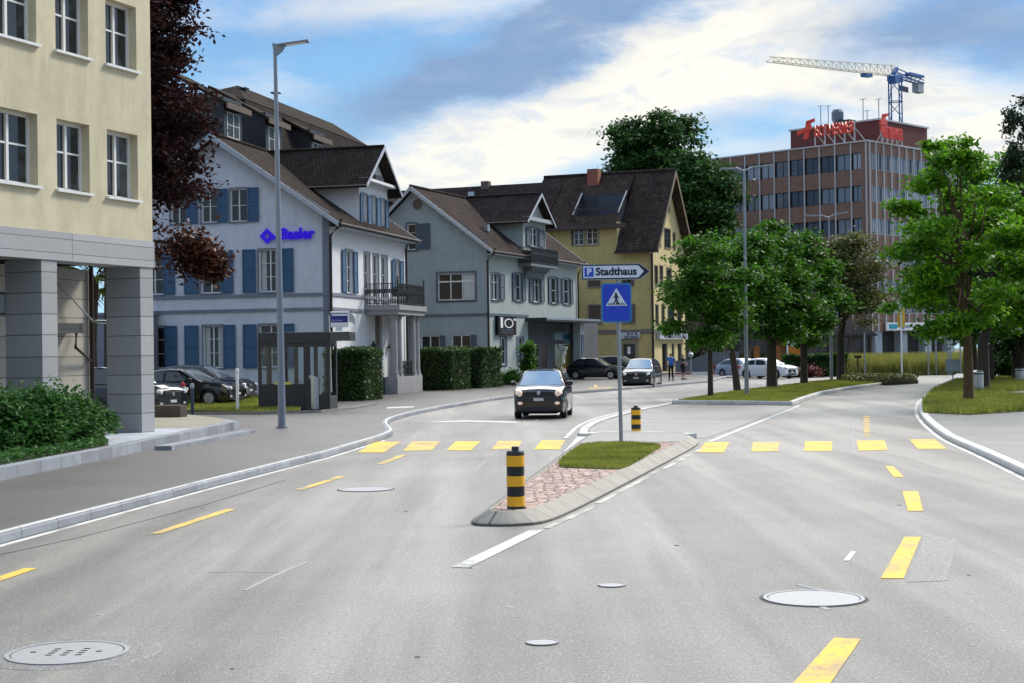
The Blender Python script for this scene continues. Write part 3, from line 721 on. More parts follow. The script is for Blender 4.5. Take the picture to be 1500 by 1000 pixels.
m = MB(SIDE); m.holed([(-W_, 0), (0, 0), (0, ez + .1), (-W_ / 2, ridge - 0.15), (-W_, ez + .1)], [(a, b, z[0], z[1]) for a, b, z in sw], 0, 0.2)
m.build('side_wall', blue_w, BH)
for i, (a, b, z) in enumerate(sw):
    window(BH, SIDE, a, b, z[0], z[1], 0.16, 2, (0.36, 0.68) if z is not za else (0.5,), stone_b, stone_b, tw=0.07, curtain=((0.08, 0.3), (0.7, 0.92)) if i in (3, 7) else None)
for x0, x1, z in [(320.7, 336, za), (365.5, 381.5, za), (276, 292, za), (356.7, 376, z1f), (415, 431.5, z1f), (271, 292, z1f), (326, 343, z1f), (241, 257.5, z1f), (356, 376, zg), (415, 431.5, zg), (270.5, 291, zg), (328, 345, zg), (242, 259.5, zg)]:
    shutter(BH, SIDE, BF.sa(x0), BF.sa(x1), z[0] - .03, z[1] + .03, blue_s)
for y in (431, 452.5):
    z = BF.side(486, y)[1]; m = MB(); m.box((-W_, -0.07, z - 0.07), (0.07, 0.0, z + 0.07)); m.box((0.0, 0.0, z - 0.07), (0.07, L_, z + 0.07)); m.build('cornice', stone_b, BH)
# street front
F_ = lambda y, x: BF.front(x, y)[1]
z2 = (F_(336, 550), F_(290, 550)); zf = (F_(430, 512), F_(368, 512)); zd = (F_(447, 550), F_(374, 550)); zr = (F_(431, 582), F_(382, 582))
fw_ = [(BF.fa(532), BF.fa(539), z2), (BF.fa(545.5), BF.fa(552), z2), (BF.fa(558.5), BF.fa(565), z2), (BF.fa(506.7), BF.fa(517), zf),
       (BF.fa(534.5), BF.fa(542), zd), (BF.fa(547.5), BF.fa(555), zd), (BF.fa(560), BF.fa(567.5), zd), (BF.fa(578), BF.fa(585), zr)]
door = (BF.fa(549), BF.fa(559), F_(552, 553), F_(463, 553))
zw = F_(262, 528)
m = MB(FRONT)
m.holed([(0, 0), (L_, 0), (L_, ez), (cg1, ez), (cg1, zw), (cg0, zw), (cg0, ez), (0, ez)], [(a, b, z[0], z[1]) for a, b, z in fw_] + [door], 0, 0.22)
m.M = Matrix.Identity(4)
m.poly([(0, L_, 0), (-W_, L_, 0), (-W_, L_, ez), (-W_ / 2, L_, ridge - .1), (0, L_, ez)]); m.poly([(-W_, 0, 0), (-W_, L_, 0), (-W_, L_, ez), (-W_, 0, ez)])
for y in (cg0, cg1): m.poly([(0, y, ez - .3), (-4.6, y, ez - .3), (-4.6, y, zw), (0, y, zw)])
m.build('front_wall', white_w, BH)
for i, (a, b, z) in enumerate(fw_):
    window(BH, FRONT, a, b, z[0], z[1], 0.16, 2 if i in (3, 7) else 1, (0.5,) if i < 3 else (0.3, 0.62), stone_b, stone_b, tw=0.09)
for x0, x1, z in [(500.5, 506.2, zf), (517.5, 523, zf), (573.7, 577.7, zr), (585.5, 590.5, zr), (528.5, 531.8, z2), (539.3, 545.2, z2), (552.3, 558.2, z2), (565.2, 569.2, z2)]:
    shutter(BH, FRONT, BF.fa(x0), BF.fa(x1), z[0], z[1], blue_s)
m = MB(FRONT); m.box((door[0], -0.2, door[2]), (door[1], -0.14, door[3]))
for j in range(3): m.box((door[0] + .12, -0.14, door[2] + .2 + j * .85), (door[1] - .12, -0.12, door[2] + .9 + j * .85))
dd_ = m.build('door', plain('brown door', (0.10, 0.06, 0.045), 0.5), BH)
m = MB(FRONT); m.box((door[0] + .08, -0.12, door[2] + 1.0), (door[0] + .14, -0.05, door[2] + 1.1)); m.build('handle', M['steel'], dd_)
# corner strip
m = MB(); m.box((-0.35, -0.035, 0), (0.0, -0.001, ez)); m.build('corner_pilaster', stone_b, BH)
# roofs
ov = 0.65; sl_ = (ridge - ez) / (W_ / 2)
def gable_roof(p, x0, x1, y0, y1, ze, zr_, ovx, ovy, mat, t=0.16, fascia=None, name='roof', xr=None):
    """ridge along Y"""
    xm = xr if xr is not None else (x0 + x1) / 2
    s1, s0 = (zr_ - ze) / (x1 - xm), (zr_ - ze) / (xm - x0)
    m = MB(); m.slab([(x1 + ovx, y0 - ovy, ze - s1 * ovx), (x1 + ovx, y1 + ovy, ze - s1 * ovx), (xm, y1 + ovy, zr_), (xm, y0 - ovy, zr_)], t)
    m.slab([(x0 - ovx, y1 + ovy, ze - s0 * ovx), (x0 - ovx, y0 - ovy, ze - s0 * ovx), (xm, y0 - ovy, zr_ + .002), (xm, y1 + ovy, zr_ + .002)], t)
    r = m.build(name, mat, p)
    m = MB(); m.tube([(xm, y0 - ovy, zr_ + .02), (xm, y1 + ovy, zr_ + .02)], 0.11, 8); m.build('ridge_tiles', mat, r)
    if fascia:
        for yy in (y0 - ovy - 0.05, y1 + ovy + 0.002):
            for xe, s in ((x1 + ovx, s1), (x0 - ovx, s0)):
                zz = ze - s * ovx
                m = MB(); m.prism([(xe, yy, zz + .02), (xm, yy, zr_ + .02), (xm, yy, zr_ - 0.26), (xe, yy, zz - 0.2)], (0, 0.05, 0)); m.build('verge_board', fascia, r)
        for xe, s in ((x1 + ovx, 1), (x0 - ovx, -1)):
            ss = s1 if s > 0 else s0; zz = ze - ss * ovx
            m = MB(); m.tube([(xe + s * .06, y0 - ovy, zz - .06), (xe + s * .06, y1 + ovy, zz - .06)], 0.075, 8); m.build('gutter', M['downpipe'], r, smooth=True)
            m = MB(); m.box((min(xe - s * .02, xe - s * (ovx)), y0, zz - .2), (max(xe - s * .02, xe - s * ovx), y1, zz - .14)); m.build('eaves_board', fascia, r)
    return r
fasc = plain('painted eaves board', (0.42, 0.45, 0.5), 0.6)
gable_roof(BH, -W_, 0, 0, L_, ez, ridge, ov, 0.55, bt, fascia=fasc)
# cross gable roof (ridge along X)
def cross_roof(p, y0, y1, x_front, x_back, ze, zr_, ovy, mat, fascia, t=0.14):
    ym = (y0 + y1) / 2; s = (zr_ - ze) / (ym - y0)
    m = MB()
    for ya, k in ((y0 - ovy, 1), (y1 + ovy, -1)):
        zl = ze - s * ovy; m.slab([(x_front, ya, zl), (x_back, ya, zl), (x_back, ym, zr_), (x_front, ym, zr_)], t)
    r = m.build('cross_gable_roof', mat, p)
    for ya in (y0 - ovy, y1 + ovy):
        zl = ze - s * ovy
        m = MB(); m.prism([(x_front, ya, zl + .02), (x_front, ym, zr_ + .02), (x_front, ym, zr_ - .17), (x_front, ya, zl - .12)], (0.05, 0, 0)); m.build('verge_board', fascia, r)
        sg = -1 if ya < ym else 1
        m = MB(); m.tube([(x_front, ya + sg * .05, zl - .05), (x_back + 1.5, ya + sg * .05, zl - .05)], 0.07, 8); m.build('gutter', M['downpipe'], r, smooth=True)
    m = MB(); m.tube([(x_front, ym, zr_ + .02), (x_back, ym, zr_ + .02)], 0.10, 8); m.build('ridge_tiles', mat, r)
    return r
cr = cross_roof(BH, cg0, cg1, 0.6, -W_ / 2, zw + .05, ridge - .02, 0.6, bt, fasc)
m = MB(); ym = cgw; m.poly([(0.001, cg0, zw), (0.001, cg1, zw), (0.001, ym, ridge - .35)]); m.build('pediment', white_w, BH)
m = MB(); m.box((0.0, cg0 - .05, zw - .12), (0.5, cg1 + .05, zw + .02)); m.build('cornice', white_w, BH)
m = MB(FRONT); m.box((ym - .5, 0.02, zw + .1), (ym + .5, 0.3, zw + .35)); m.build('flower_box', M['dark'], BH)
# mail pipe at the corner
pz = ez - 0.25
pipe(BH, [(0.55, 0.1, pz), (0.45, 0.0, pz - .35), (0.08, -0.10, pz - .75), (0.08, -0.10, pz - 1.4), (0.06, -0.10, 0.0)], 0.065)
pipe(BH, [(0.5, L_ - .2, pz), (0.12, L_ - .15, pz - .7), (0.12, L_ - .15, 0.0)], 0.06)
# porch
ps0 = BF.fa(581, 1.6); ps1 = BF.fa(617.5, 1.6); pxo = 1.6; ps_in = 1.0
pzt = BF.front(583, 551, 1.6)[1]; bz0, bz1 = BF.front(583, 461, 1.6)[1], BF.front(583, 447, 1.6)[1]
ph_stone = plaster('grey porch stone', (0.36, 0.36, 0.37), 0.15)
for y0 in (ps0, ps1 - 0.0):
    pass
m = MB(); m.box((0.9, ps0, 0), (pxo, ps0 + 0.5, pzt)); m.box((pxo - .35, ps0 + .5, 0), (pxo, ps1, pzt - .002)); m.box((0.0, ps1 - .3, 0), (pxo - .35, ps1, pzt)); po = m.build('porch_parapet', ph_stone, BH, bevel=0.01)
for (x, y) in [(pxo - .24, ps0 + .22), (pxo - .24, ps0 + .95), (pxo - .24, ps1 - .95), (pxo - .24, ps1 - .25), (.3, ps1 - .2)]:
    m = MB(); m.box((x - .2, y - .2, pzt), (x + .2, y + .2, pzt + .12)); m.lathe([(0.2, pzt + .12), (0.21, pzt + .2), (0.19, pzt + .3), (0.17, bz0 - .25), (0.2, bz0 - .2), (0.2, bz0 - .12)], (x, y, 0), 16); m.box((x - .2, y - .2, bz0 - .12), (x + .2, y + .2, bz0))
    m.build('porch_column', ph_stone, BH)
m = MB(); m.box((0, ps0 - .12, bz0), (pxo + .12, ps1 + .12, bz0 + .22)); m.box((0, ps0 - .22, bz0 + .22), (pxo + .22, ps1 + .22, bz1)); m.build('balcony_slab', ph_stone, BH)
for i in range(5):
    pass
m = MB()
for i in range(5): m.box((0.05, ps0 + .5 - 2.6 + i * .0 , 0), (0.06, ps0, .01)) if False else None
nst = 5; dz_ = (door[2]) / nst
for i in range(nst): m.box((0.0, ps0 - 1.5 + i * .3, i * dz_), (0.95, ps0 + 2.2, (i + 1) * dz_ - (0.001 * i)))
m.build('steps', plaster('dark steps', (0.10, 0.10, 0.11)), BH)
m = MB(); m.tube([(0.75, ps0 - .3, door[2] + .2), (0.75, ps0 - .3, door[2] + .9), (0.75, ps0 - 1.4, 0.95), (0.75, ps0 - 1.4, 0.2)], 0.025, 6); m.build('handrail', M['black'], BH)
for xx in (541.5, 568):
    a, z = BF.front(xx, 507); m = MB(FRONT); m.box((a - .05, 0, z - .05), (a + .05, .15, z + .02)); m.lathe([(0.04, -.25), (0.11, -.05), (0.12, .12), (0.03, .25)], (a, .2, z), 8); m.build('lantern', M['black'], BH)
# balcony railing
rh = 1.05; m = MB()
def rail(mb, p, q, z, h, sp=0.12, r=0.012):
    P, Q = Vector((*p, 0)), Vector((*q, 0)); n = max(2, int((Q - P).length / sp))
    for zz in (z + .08, z + h): mb.bar((P.x, P.y, zz), (Q.x, Q.y, zz), 0.045, 0.035)
    for i in range(n + 1):
        c = P.lerp(Q, i / n); mb.bar((c.x, c.y, z + .0), (c.x, c.y, z + h), r * 2)
    for i in range(n):
        c = P.lerp(Q, (i + .5) / n); mb.bar((c.x, c.y, z + h * .55), (c.x, c.y, z + h * .75), 0.06, 0.06)
rail(m, (0, ps0 - .1), (pxo + .1, ps0 - .1), bz1, rh); rail(m, (pxo + .1, ps0 - .1), (pxo + .1, ps1 + .1), bz1, rh); rail(m, (pxo + .1, ps1 + .1), (0, ps1 + .1), bz1, rh)
for x, y in ((pxo + .1, ps0 - .1), (pxo + .1, ps1 + .1)): m.bar((x, y, bz1), (x, y, bz1 + rh + .2), 0.07); m.lathe([(0.0, 0), (.06, .06), (0, .2)], (x, y, bz1 + rh + .2), 8)
m.build('balcony_railing', M['black'], BH)
m = MB(); rail(m, (pxo - .2, ps0 + .45), (pxo - .2, ps1 - .3), pzt, 0.75); m.build('porch_railing', M['black'], BH)
# annex between the villa and the beige building
ax0, ax1 = BF.sa(100, -1.2), BF.sa(214, -1.2); azt = BF.side(150, 463, -1.2)[1]
AX = thing('annex', 'plain grey lilac flat annex wall seen between the stone pillars', 'building', BF.toW(((ax0 + ax1) / 2, -1.2, 0)), -TH)
hw = (ax1 - ax0) / 2; m = MB(); m.box((-hw, 0, 0), (hw, 1.19, azt)); m.build('wall', plaster('lilac render', (0.30, 0.31, 0.37)), AX)
m = MB(); m.box((-hw - .1, -.1, azt), (hw + .1, 1.19, azt + .14)); m.build('coping', stone_b, AX)

# illuminated company sign on the side wall: diamond and lettering
neon = plain('violet sign', (0.035, 0.0, 0.72), 0.4, var=0, emit=0.3)
a, z = BF.side(392.5, 346.5); SG = thing('company_sign', 'violet diamond and Basler lettering on the pale blue side wall', 'sign', BF.toW((a, 0, z)), -TH)
r0, r1_ = 0.36, 0.15; m = MB()
o4 = [(0, 1), (1, 0), (0, -1), (-1, 0)]
for i in range(4):
    p, q = o4[i], o4[(i + 1) % 4]; m.prism([(p[0] * r0, -.05, p[1] * r0), (q[0] * r0, -.05, q[1] * r0), (q[0] * r1_, -.05, q[1] * r1_), (p[0] * r1_, -.05, p[1] * r1_)], (0, -.1, 0))
m.box((r0 * .7, -.15, -.16), (r0 + .35, -.05, -.02)); m.build('diamond', neon, SG)
a2, z2_ = BF.side(436.5, 343.5)
t_ = text('lettering', 'Basler', neon, SG, on_side(a2 - a, 0.1, z2_ - z), 0.72, 0.05, 0.022, width=1.66)
# ---------------- mansard roofed house behind the villa ----------------
dR = D(489, 182, 105)
TH = R(13.7); MF = Frame((dR.x, dR.y, 0.12), TH)
MH = thing('mansard_house', 'big house with a steep brown mansard roof and dormers, rising behind the blue villa', 'house', (dR.x, dR.y, 0.12), -TH)
mt = tiles('weathered brown tiles', (0.036, 0.028, 0.024), (0.056, 0.043, 0.035), 0.22, 0.32, moss=0.15)
mt2 = tiles('dark mansard tiles', (0.035, 0.03, 0.03), (0.055, 0.045, 0.042), 0.22, 0.32)
rz = dR.z - 0.12; Lm = 21.0; bx, bz, ex, ezm = 2.6, rz - 1.7, 4.4, rz - 5.6
m = MB()
for s in (1, -1):
    m.slab([(s * bx - (4 if s < 0 else 0) * 0, -Lm, bz), (s * bx, 0, bz), (0, -2.0, rz), (0, -Lm + 4, rz)] if False else [(s * bx, -Lm, bz), (s * bx, 0, bz), (0, -0.2, rz), (0, -Lm + 5, rz)], 0.2)
m.slab([(bx, -Lm, bz), (-bx, -Lm, bz), (0, -Lm + 5, rz)], 0.2)
ro = m.build('upper_roof', mt, MH)
m = MB()
for s in (1, -1): m.slab([(s * ex, -Lm - 1.5, ezm), (s * ex, 0.3, ezm), (s * bx, 0, bz - .05), (s * bx, -Lm, bz - .05)], 0.2)
m.slab([(-ex, -Lm - 1.5, ezm), (ex, -Lm - 1.5, ezm), (bx, -Lm, bz - .05), (-bx, -Lm, bz - .05)], 0.2)
m.build('lower_roof', mt2, MH)
m = MB(); m.box((-ex + .4, -Lm - 1, 0), (ex - .4, -0.2, ezm + .1)); m.poly([(-ex + .4, -0.21, ezm), (ex - .4, -.21, ezm), (bx - .1, -.21, bz), (0, -.21, rz - .3), (-bx + .1, -.21, bz)]); m.build('wall', plaster('tan render', (0.36, 0.31, 0.24)), MH)
woodc = plain('dormer boards', (0.10, 0.07, 0.05), 0.7, var=0.3)
for px in (352, 411, 474):
    yw, _z = MF.front(px, 200, ex + .3); zb = bz - 3.0
    m = MB(); m.box((bx - .6, yw - 1.1, zb - .4), (ex - .1, yw + 1.1, bz - 1.0)); dm = m.build('dormer', M['dark'], MH)
    m = MB(); m.slab([(ex + .25, yw - 1.5, bz - 1.35), (ex + .25, yw + 1.5, bz - 1.35), (bx - 1.4, yw + 1.5, bz + .55), (bx - 1.4, yw - 1.5, bz + .55)], 0.14); m.build('dormer_roof', mt, dm)
    m = MB(); m.box((ex + .2, yw - 1.5, bz - 1.65), (ex + .3, yw + 1.5, bz - 1.36)); m.build('eaves_board', woodc, dm)
    FD = Matrix(((0, 1, 0, ex - .08), (1, 0, 0, 0), (0, 0, 1, 0), (0, 0, 0, 1))); window(dm, FD, yw - .75, yw + .75, zb, bz - 1.7, 0.05, 2, (0.5,), frame=M['white'])
for px, py in ((357, 140), (337, 153), (376, 157), (404, 146)):
    y_, z_ = MF.front(px, py, 0.8); m = MB(); m.tube([(0.8, y_, z_ - .9), (0.8, y_, z_ + .35)], 0.13, 8); m.box((.55, y_ - .25, z_ + .35), (1.05, y_ + .25, z_ + .42)); m.build('vent_pipe', M['dark'], MH)

# ---------------- grey house with the corner shop ----------------
d = 95.0; O = D(716, 560, d); O.z = 0.12; TH = R(21.8); GF = Frame(O, TH)
GH = thing('corner_house', 'grey green house with grey shutters, a gabled dormer with balcony and a shop below', 'house', O, -TH)
FRt = lambda x, y, n=0: GF.front(x, y, n)
ez = FRt(728, 360)[1]; L_ = GF.fa(846); apx, apz = GF.side(606, 271); apz -= .15
W_ = -apx + 4.1
grey_w = plaster('grey render', (0.37, 0.43, 0.46), 0.12); grey_f = plaster('grey green render', (0.42, 0.47, 0.46), 0.10)
trim_g = plaster('dark grey trim', (0.14, 0.17, 0.21), 0.1); sh_g = plain('dark grey shutter paint', (0.075, 0.10, 0.14), 0.55)
gt = tiles('ribbed brown tiles', (0.045, 0.034, 0.032), (0.068, 0.05, 0.045), 0.25, 0.42)
def sz(yb, yt, x): return GF.side(x, yb)[1], GF.side(x, yt)[1]
zs1 = sz(440, 401, 668); zsu = sz(366, 328, 615); zsg = sz(535, 492, 640)
sw = [(GF.sa(642), GF.sa(696), zs1), (GF.sa(598), GF.sa(611), zsu), (GF.sa(616), GF.sa(643), zsg), (GF.sa(661), GF.sa(689), zsg)]
m = MB(SIDE); m.holed([(-W_, 0), (0, 0), (0, ez + .1), (apx, apz - .1), (-W_, ez + .4)], [(a, b, z[0], z[1]) for a, b, z in sw], 0, 0.2); m.build('side_wall', grey_w, GH)
window(GH, SIDE, *sw[0][:2], *zs1, 0.12, 3, (0.70,), trim_g, trim_g, bw=0.08, tw=0.14, curtain=((0.68, 0.98),)); window(GH, SIDE, *sw[1][:2], *zsu, 0.12, 1, (0.33, .66), trim_g, trim_g)
shutter(GH, SIDE, GF.sa(611.5), GF.sa(632), zsu[0], zsu[1], sh_g)
window(GH, SIDE, *sw[2][:2], *zsg, 0.12, 2, (), trim_g); window(GH, SIDE, *sw[3][:2], *zsg, 0.12, 2, (), trim_g)
shutter(GH, SIDE, GF.sa(644), GF.sa(652), *zsg, sh_g); shutter(GH, SIDE, GF.sa(689.5), GF.sa(697.5), *zsg, sh_g)
a, z = GF.side(611.7, 300); m = MB(SIDE); m.rings([[(a + r * math.cos(t * math.pi / 12), n, z + r * math.sin(t * math.pi / 12)) for t in range(24)] for r, n in ((0.33, 0), (0.33, .06), (.2, .06), (.18, .01))]); m.build('round_vent', plain('brown vent', (0.13, 0.10, 0.09)), GH)
# front
def fz_(yb, yt, x): return FRt(x, yb)[1], FRt(x, yt)[1]
z1 = fz_(440, 401, 730); zf = fz_(443, 404, 785); zg1 = fz_(533, 495, 737)
cg0, cg1 = GF.fa(767.6), GF.fa(800.5); cgw = (cg0 + cg1) / 2; zw = FRt(768, 318)[1]; zcr = FRt(791, 284, .5)[1]
z2 = fz_(362, 335, 785)
fw_ = [(GF.fa(720), GF.fa(731), z1, 2), (GF.fa(756), GF.fa(764), zf, 1), (GF.fa(780), GF.fa(791), zf, 2), (GF.fa(807.5), GF.fa(816), zf, 1), (GF.fa(826.5), GF.fa(834.5), zf, 1),
       (GF.fa(777), GF.fa(789), z2, 2), (GF.fa(732.5), GF.fa(741), zg1, 1), (GF.fa(756.5), GF.fa(766), zg1, 1)]
shop0 = GF.fa(773); czz = FRt(800, 470)[1]
m = MB(FRONT)
m.holed([(0, 0), (shop0, 0), (shop0, czz), (L_, czz), (L_, ez), (cg1, ez), (cg1, zw), (cg0, zw), (cg0, ez), (0, ez)], [(a, b, z[0], z[1]) for a, b, z, c_ in fw_], 0, 0.22)
m.M = Matrix.Identity(4)
m.poly([(0, L_, 0), (-W_, L_, 0), (-W_, L_, ez), (apx, L_, apz), (0, L_, ez)]); m.poly([(-W_, 0, 0), (-W_, L_, 0), (-W_, L_, ez), (-W_, 0, ez)])
for y in (cg0, cg1): m.poly([(0, y, ez - .3), (-4.0, y, ez - .3), (-4.0, y, zw), (0, y, zw)])
m.poly([(0, shop0, czz), (0, L_, czz), (-.5, L_, czz), (-.5, shop0, czz)]); m.poly([(0, shop0, 0), (0, shop0, czz), (-.5, shop0, czz), (-.5, shop0, 0)])
m.build('front_wall', grey_f, GH)
for a, b, z, c_ in fw_: window(GH, FRONT, a, b, z[0], z[1], 0.14, c_, (0.66,) if c_ == 2 else (0.5,), trim_g, trim_g, tw=0.08)
for x0, x1, z in [(732, 738.5, z1), (750.5, 755.5, zf), (764.5, 769, zf), (775, 779.5, zf), (791.5, 796.5, zf), (803, 807, zf), (816.5, 820.5, zf), (822.5, 826, zf), (835, 838.5, zf), (771.5, 776.5, z2), (790, 798, z2)]:
    shutter(GH, FRONT, GF.fa(x0), GF.fa(x1), z[0], z[1], sh_g)
z = GF.side(710, 461)[1]; m = MB(); m.box((-W_, -.06, z - .08), (.06, 0, z + .08)); m.box((0, 0, z - .08), (.06, shop0, z + .08)); m.build('cornice', trim_g, GH)
gable_roof(GH, -W_, 0, 0, L_, ez, apz, 0.6, 0.5, gt, fascia=fasc, xr=apx)
cross_roof(GH, cg0, cg1, 0.55, apx, zw + .05, zcr, 0.55, gt, fasc)
m = MB(); m.poly([(0.001, cg0, zw), (0.001, cg1, zw), (0.001, cgw, zcr - .3)]); m.build('pediment', grey_f, GH)
m = MB(); m.box((0, cg0 - .1, zw - .25), (.5, cg1 + .1, zw)); m.build('cornice', plaster('pale trim', (0.45, 0.5, 0.52)), GH)
for px, py in ((743, 331), (757, 341), (811, 355)):   # roof hatches
    pass
m = MB(); y_ = GF.fa(760, .4); m.box((-1.6, y_ - 1.2, ez + 1.05), (-1.2, y_ - .8, ez + 1.5)); m.build('roof_vent', M['steel'], GH)
# bracketed balcony
by0, by1 = GF.fa(779, .9), GF.fa(818, .9); bz0 = FRt(795, 392, .9)[1]; bx_ = 0.9
m = MB(); m.box((0, by0, bz0), (bx_, by1, bz0 + .18)); m.rings([[(x, y, z) for x, z in ((0, bz0 - .75 + t * .0), (0.12, bz0 - .7), (.3, bz0 - .35), (.6, bz0 - .18), (.75, bz0), (0, bz0))] for y, t in ((by0 + .9, 0), (by1 - .9, 0))]); m.build('balcony_slab', plaster('dark balcony stone', (0.2, 0.23, 0.25)), GH)
m = MB(); zt = bz0 + .18
rail(m, (0, by0), (bx_, by0), zt, 1.05, .11, .016); rail(m, (bx_, by0), (bx_, by1), zt, 1.05, .11, .016); rail(m, (bx_, by1), (0, by1), zt, 1.05, .11, .016); m.build('balcony_railing', M['dark'], GH)
pz = ez - .3
pipe(GH, [(.55, 0.05, pz), (.45, 0, pz - .3), (.07, -.08, pz - .7), (.07, -.08, 0)], .065); pipe(GH, [(.6, L_ + .1, pz), (.1, L_ - .1, pz - .9), (.1, L_ - .1, czz)], .06)
# shop canopy, back wall, glazing, pillar
cx_ = 1.5; cend = GF.fa(879, cx_)
m = MB(); m.box((-.5, shop0 - .5, czz - .12), (cx_, cend, czz + .12)); m.build('canopy', M['dark'], GH)
m = MB(); m.box((cx_, shop0 - .5, czz + .0), (cx_ + .04, cend, czz + .14)); m.build('canopy_edge', M['steel'], GH)
shopw = plaster('shop wall', (0.13, 0.14, 0.15)); FB = Matrix(((0, 1, 0, -.5), (1, 0, 0, 0), (0, 0, 1, 0), (0, 0, 0, 1)))
sa_ = lambda x: GF.fa(x, -.5); szb = lambda x, y: GF.front(x, y, -.5)[1]
gz = (szb(830, 549), szb(830, 503)); ga, gb = sa_(812), sa_(841)
m = MB(FB); m.holed([(shop0, 0), (L_ + 6, 0), (L_ + 6, czz), (shop0, czz)], [(ga, gb, gz[0], gz[1]), (sa_(791), sa_(800), 0.15, gz[1]), (sa_(780), sa_(787), .9, gz[1]), (ga, gb, gz[1] + .18, gz[1] + .75)], 0, .1); m.build('shop_wall', shopw, GH)
mm_, nt, b = _nt('lit shop glass'); nt.links.new(mixc(nt, (0.16, 0.14, 0.02), (0.05, 0.08, 0.03), noise(nt, coords(nt), 1.6, 3)), b.inputs['Base Color']); b.inputs['Roughness'].default_value = .1
window(GH, FB, ga, gb, gz[0], gz[1], .08, 1, (), frame=M['galv'], glass=mm_); window(GH, FB, ga, gb, gz[1] + .18, gz[1] + .75, .08, 2, (), frame=plain('teal band', (0.03, .16, .22)), glass=plain('teal glass', (0.01, 0.10, 0.16), .15))
m = MB(FB); m.box((sa_(791), -.08, .1), (sa_(800), -.02, gz[1])); m.build('door', plain('dark red brown door', (.07, .03, .03)), GH)
window(GH, FB, sa_(780), sa_(787), .9, gz[1], .08, 2, (), frame=plain('brown frame', (.06, .045, .04)))
Tc = lambda x, y, n: on_front(GF.front(x, y, -.5)[0], n - .5, GF.front(x, y, -.5)[1])
wt = M['white_light']
text('shop_lettering', '10°', wt, GH, Tc(826.5, 523, -.02), 1.3, .003, .02, width=.9); text('shop_lettering', 'Rauner', wt, GH, Tc(826, 508, -.02), .5, .003, .01, width=1.9); text('shop_lettering', 'Optik', wt, GH, Tc(827, 541, -.02), .55, .003, .01, width=1.6)
pa = GF.fa(849.5, 1.0); m = MB(); m.box((0.45, pa, 0), (1.0, pa + .75, czz - .12)); pl = m.build('shop_pillar', grey_f, GH)
m = MB(); m.box((1.0, pa + .12, 1.6), (1.05, pa + .63, 3.1)); m.build('poster_case', plain('blue black poster', (.02, .04, .08), .2), pl)
m = MB(); m.box((-.48, L_ - .08, 0), (-.03, L_ - .03, czz)); m.build('side_glazing', plain('dim shop side', (.03, .035, .045), .3), GH)
# projecting shop sign
a, z = FRt(740.5, 477.3, .12); zt_, zb_ = FRt(740, 463.5, .12)[1], FRt(740, 491, .12)[1]; a0, a1 = GF.fa(727.3, .12), GF.fa(754, .12)
SG2 = thing('shop_sign', 'square black sign reading 10° on the grey house front', 'sign', GF.toW((0.0, a, z)), -TH)
m = MB(); m.box((.0, a0 - a, zb_ - z), (.22, a1 - a, zt_ - z)); m.build('box', plain('black sign box', (.004, .004, .009), .6, spec=.2), SG2, bevel=.01)
text('lettering', '1', wt, SG2, on_front((a0 - a) * .60, .225, .14), .95, .004, .01, width=.38)
m = MB(FRONT); sq = (a1 - a0) / 1.22; cc = (.15 * sq)
m.rings([[(.12 * sq + r * sq * math.cos(t * math.pi / 16), n, .14 + r * math.sin(t * math.pi / 16)) for t in range(32)] for r, n in ((.30, .222), (.30, .24), (.235, .24), (.235, .222))], caps=False); m.build('lettering', wt, SG2)
m = MB(FRONT); m.rings([[(.52 * sq + r * sq * math.cos(t * math.pi / 8), n, .38 + r * math.sin(t * math.pi / 8)) for t in range(16)] for r, n in ((.075, .222), (.075, .24))]); m.build('lettering', wt, SG2)
text('lettering', 'G R A D', plain('teal letters', (.10, .22, .30)), SG2, on_front(.05, .225, -.30), .16, .002, 0, width=(a1 - a0) * .6); text('lettering', 'OPTIK & STUDIO', plain('rose letters', (.22, .16, .18)), SG2, on_front(.05, .225, -.46), .12, .002, 0, width=(a1 - a0) * .66)

# house behind: wide brown roof with chimney between the grey and yellow houses
O = D(792, 268, 137); TH2 = R(21.8); HF = Frame((O.x, O.y, .12), TH2)
HB = thing('rear_house', 'house behind showing only a wide brown tiled roof and small chimney', 'house', (O.x, O.y, .12), -TH2)
rz = O.z - .12; wl_ = 17.0
m = MB(); m.slab([(-wl_, -6, rz - 5), (2, -6, rz - 5), (2, 0, rz), (-wl_, 0, rz)], .2); m.slab([(-wl_, 6, rz - 5), (2, 6, rz - 5), (2, 0, rz), (-wl_, 0, rz)], .2); m.build('roof', gt, HB)
m = MB(); m.box((-wl_ + .4, -5.4, 0), (1.4, 5.4, rz - 4.9)); m.build('wall', beige, HB)
x_, z_ = HF.side(712, 268); m = MB(); m.box((x_ - .35, -.4, rz - .8), (x_ + .35, .3, z_ + .1)); m.build('chimney', plain('chimney brick', (.12, .07, .06)), HB)
x_, z_ = HF.side(692, 285, -1.0); m = MB(); m.box((x_ - .3, -1.3, z_ - .2), (x_ + .3, -.8, z_ + .2)); m.build('roof_hatch', M['steel'], HB)

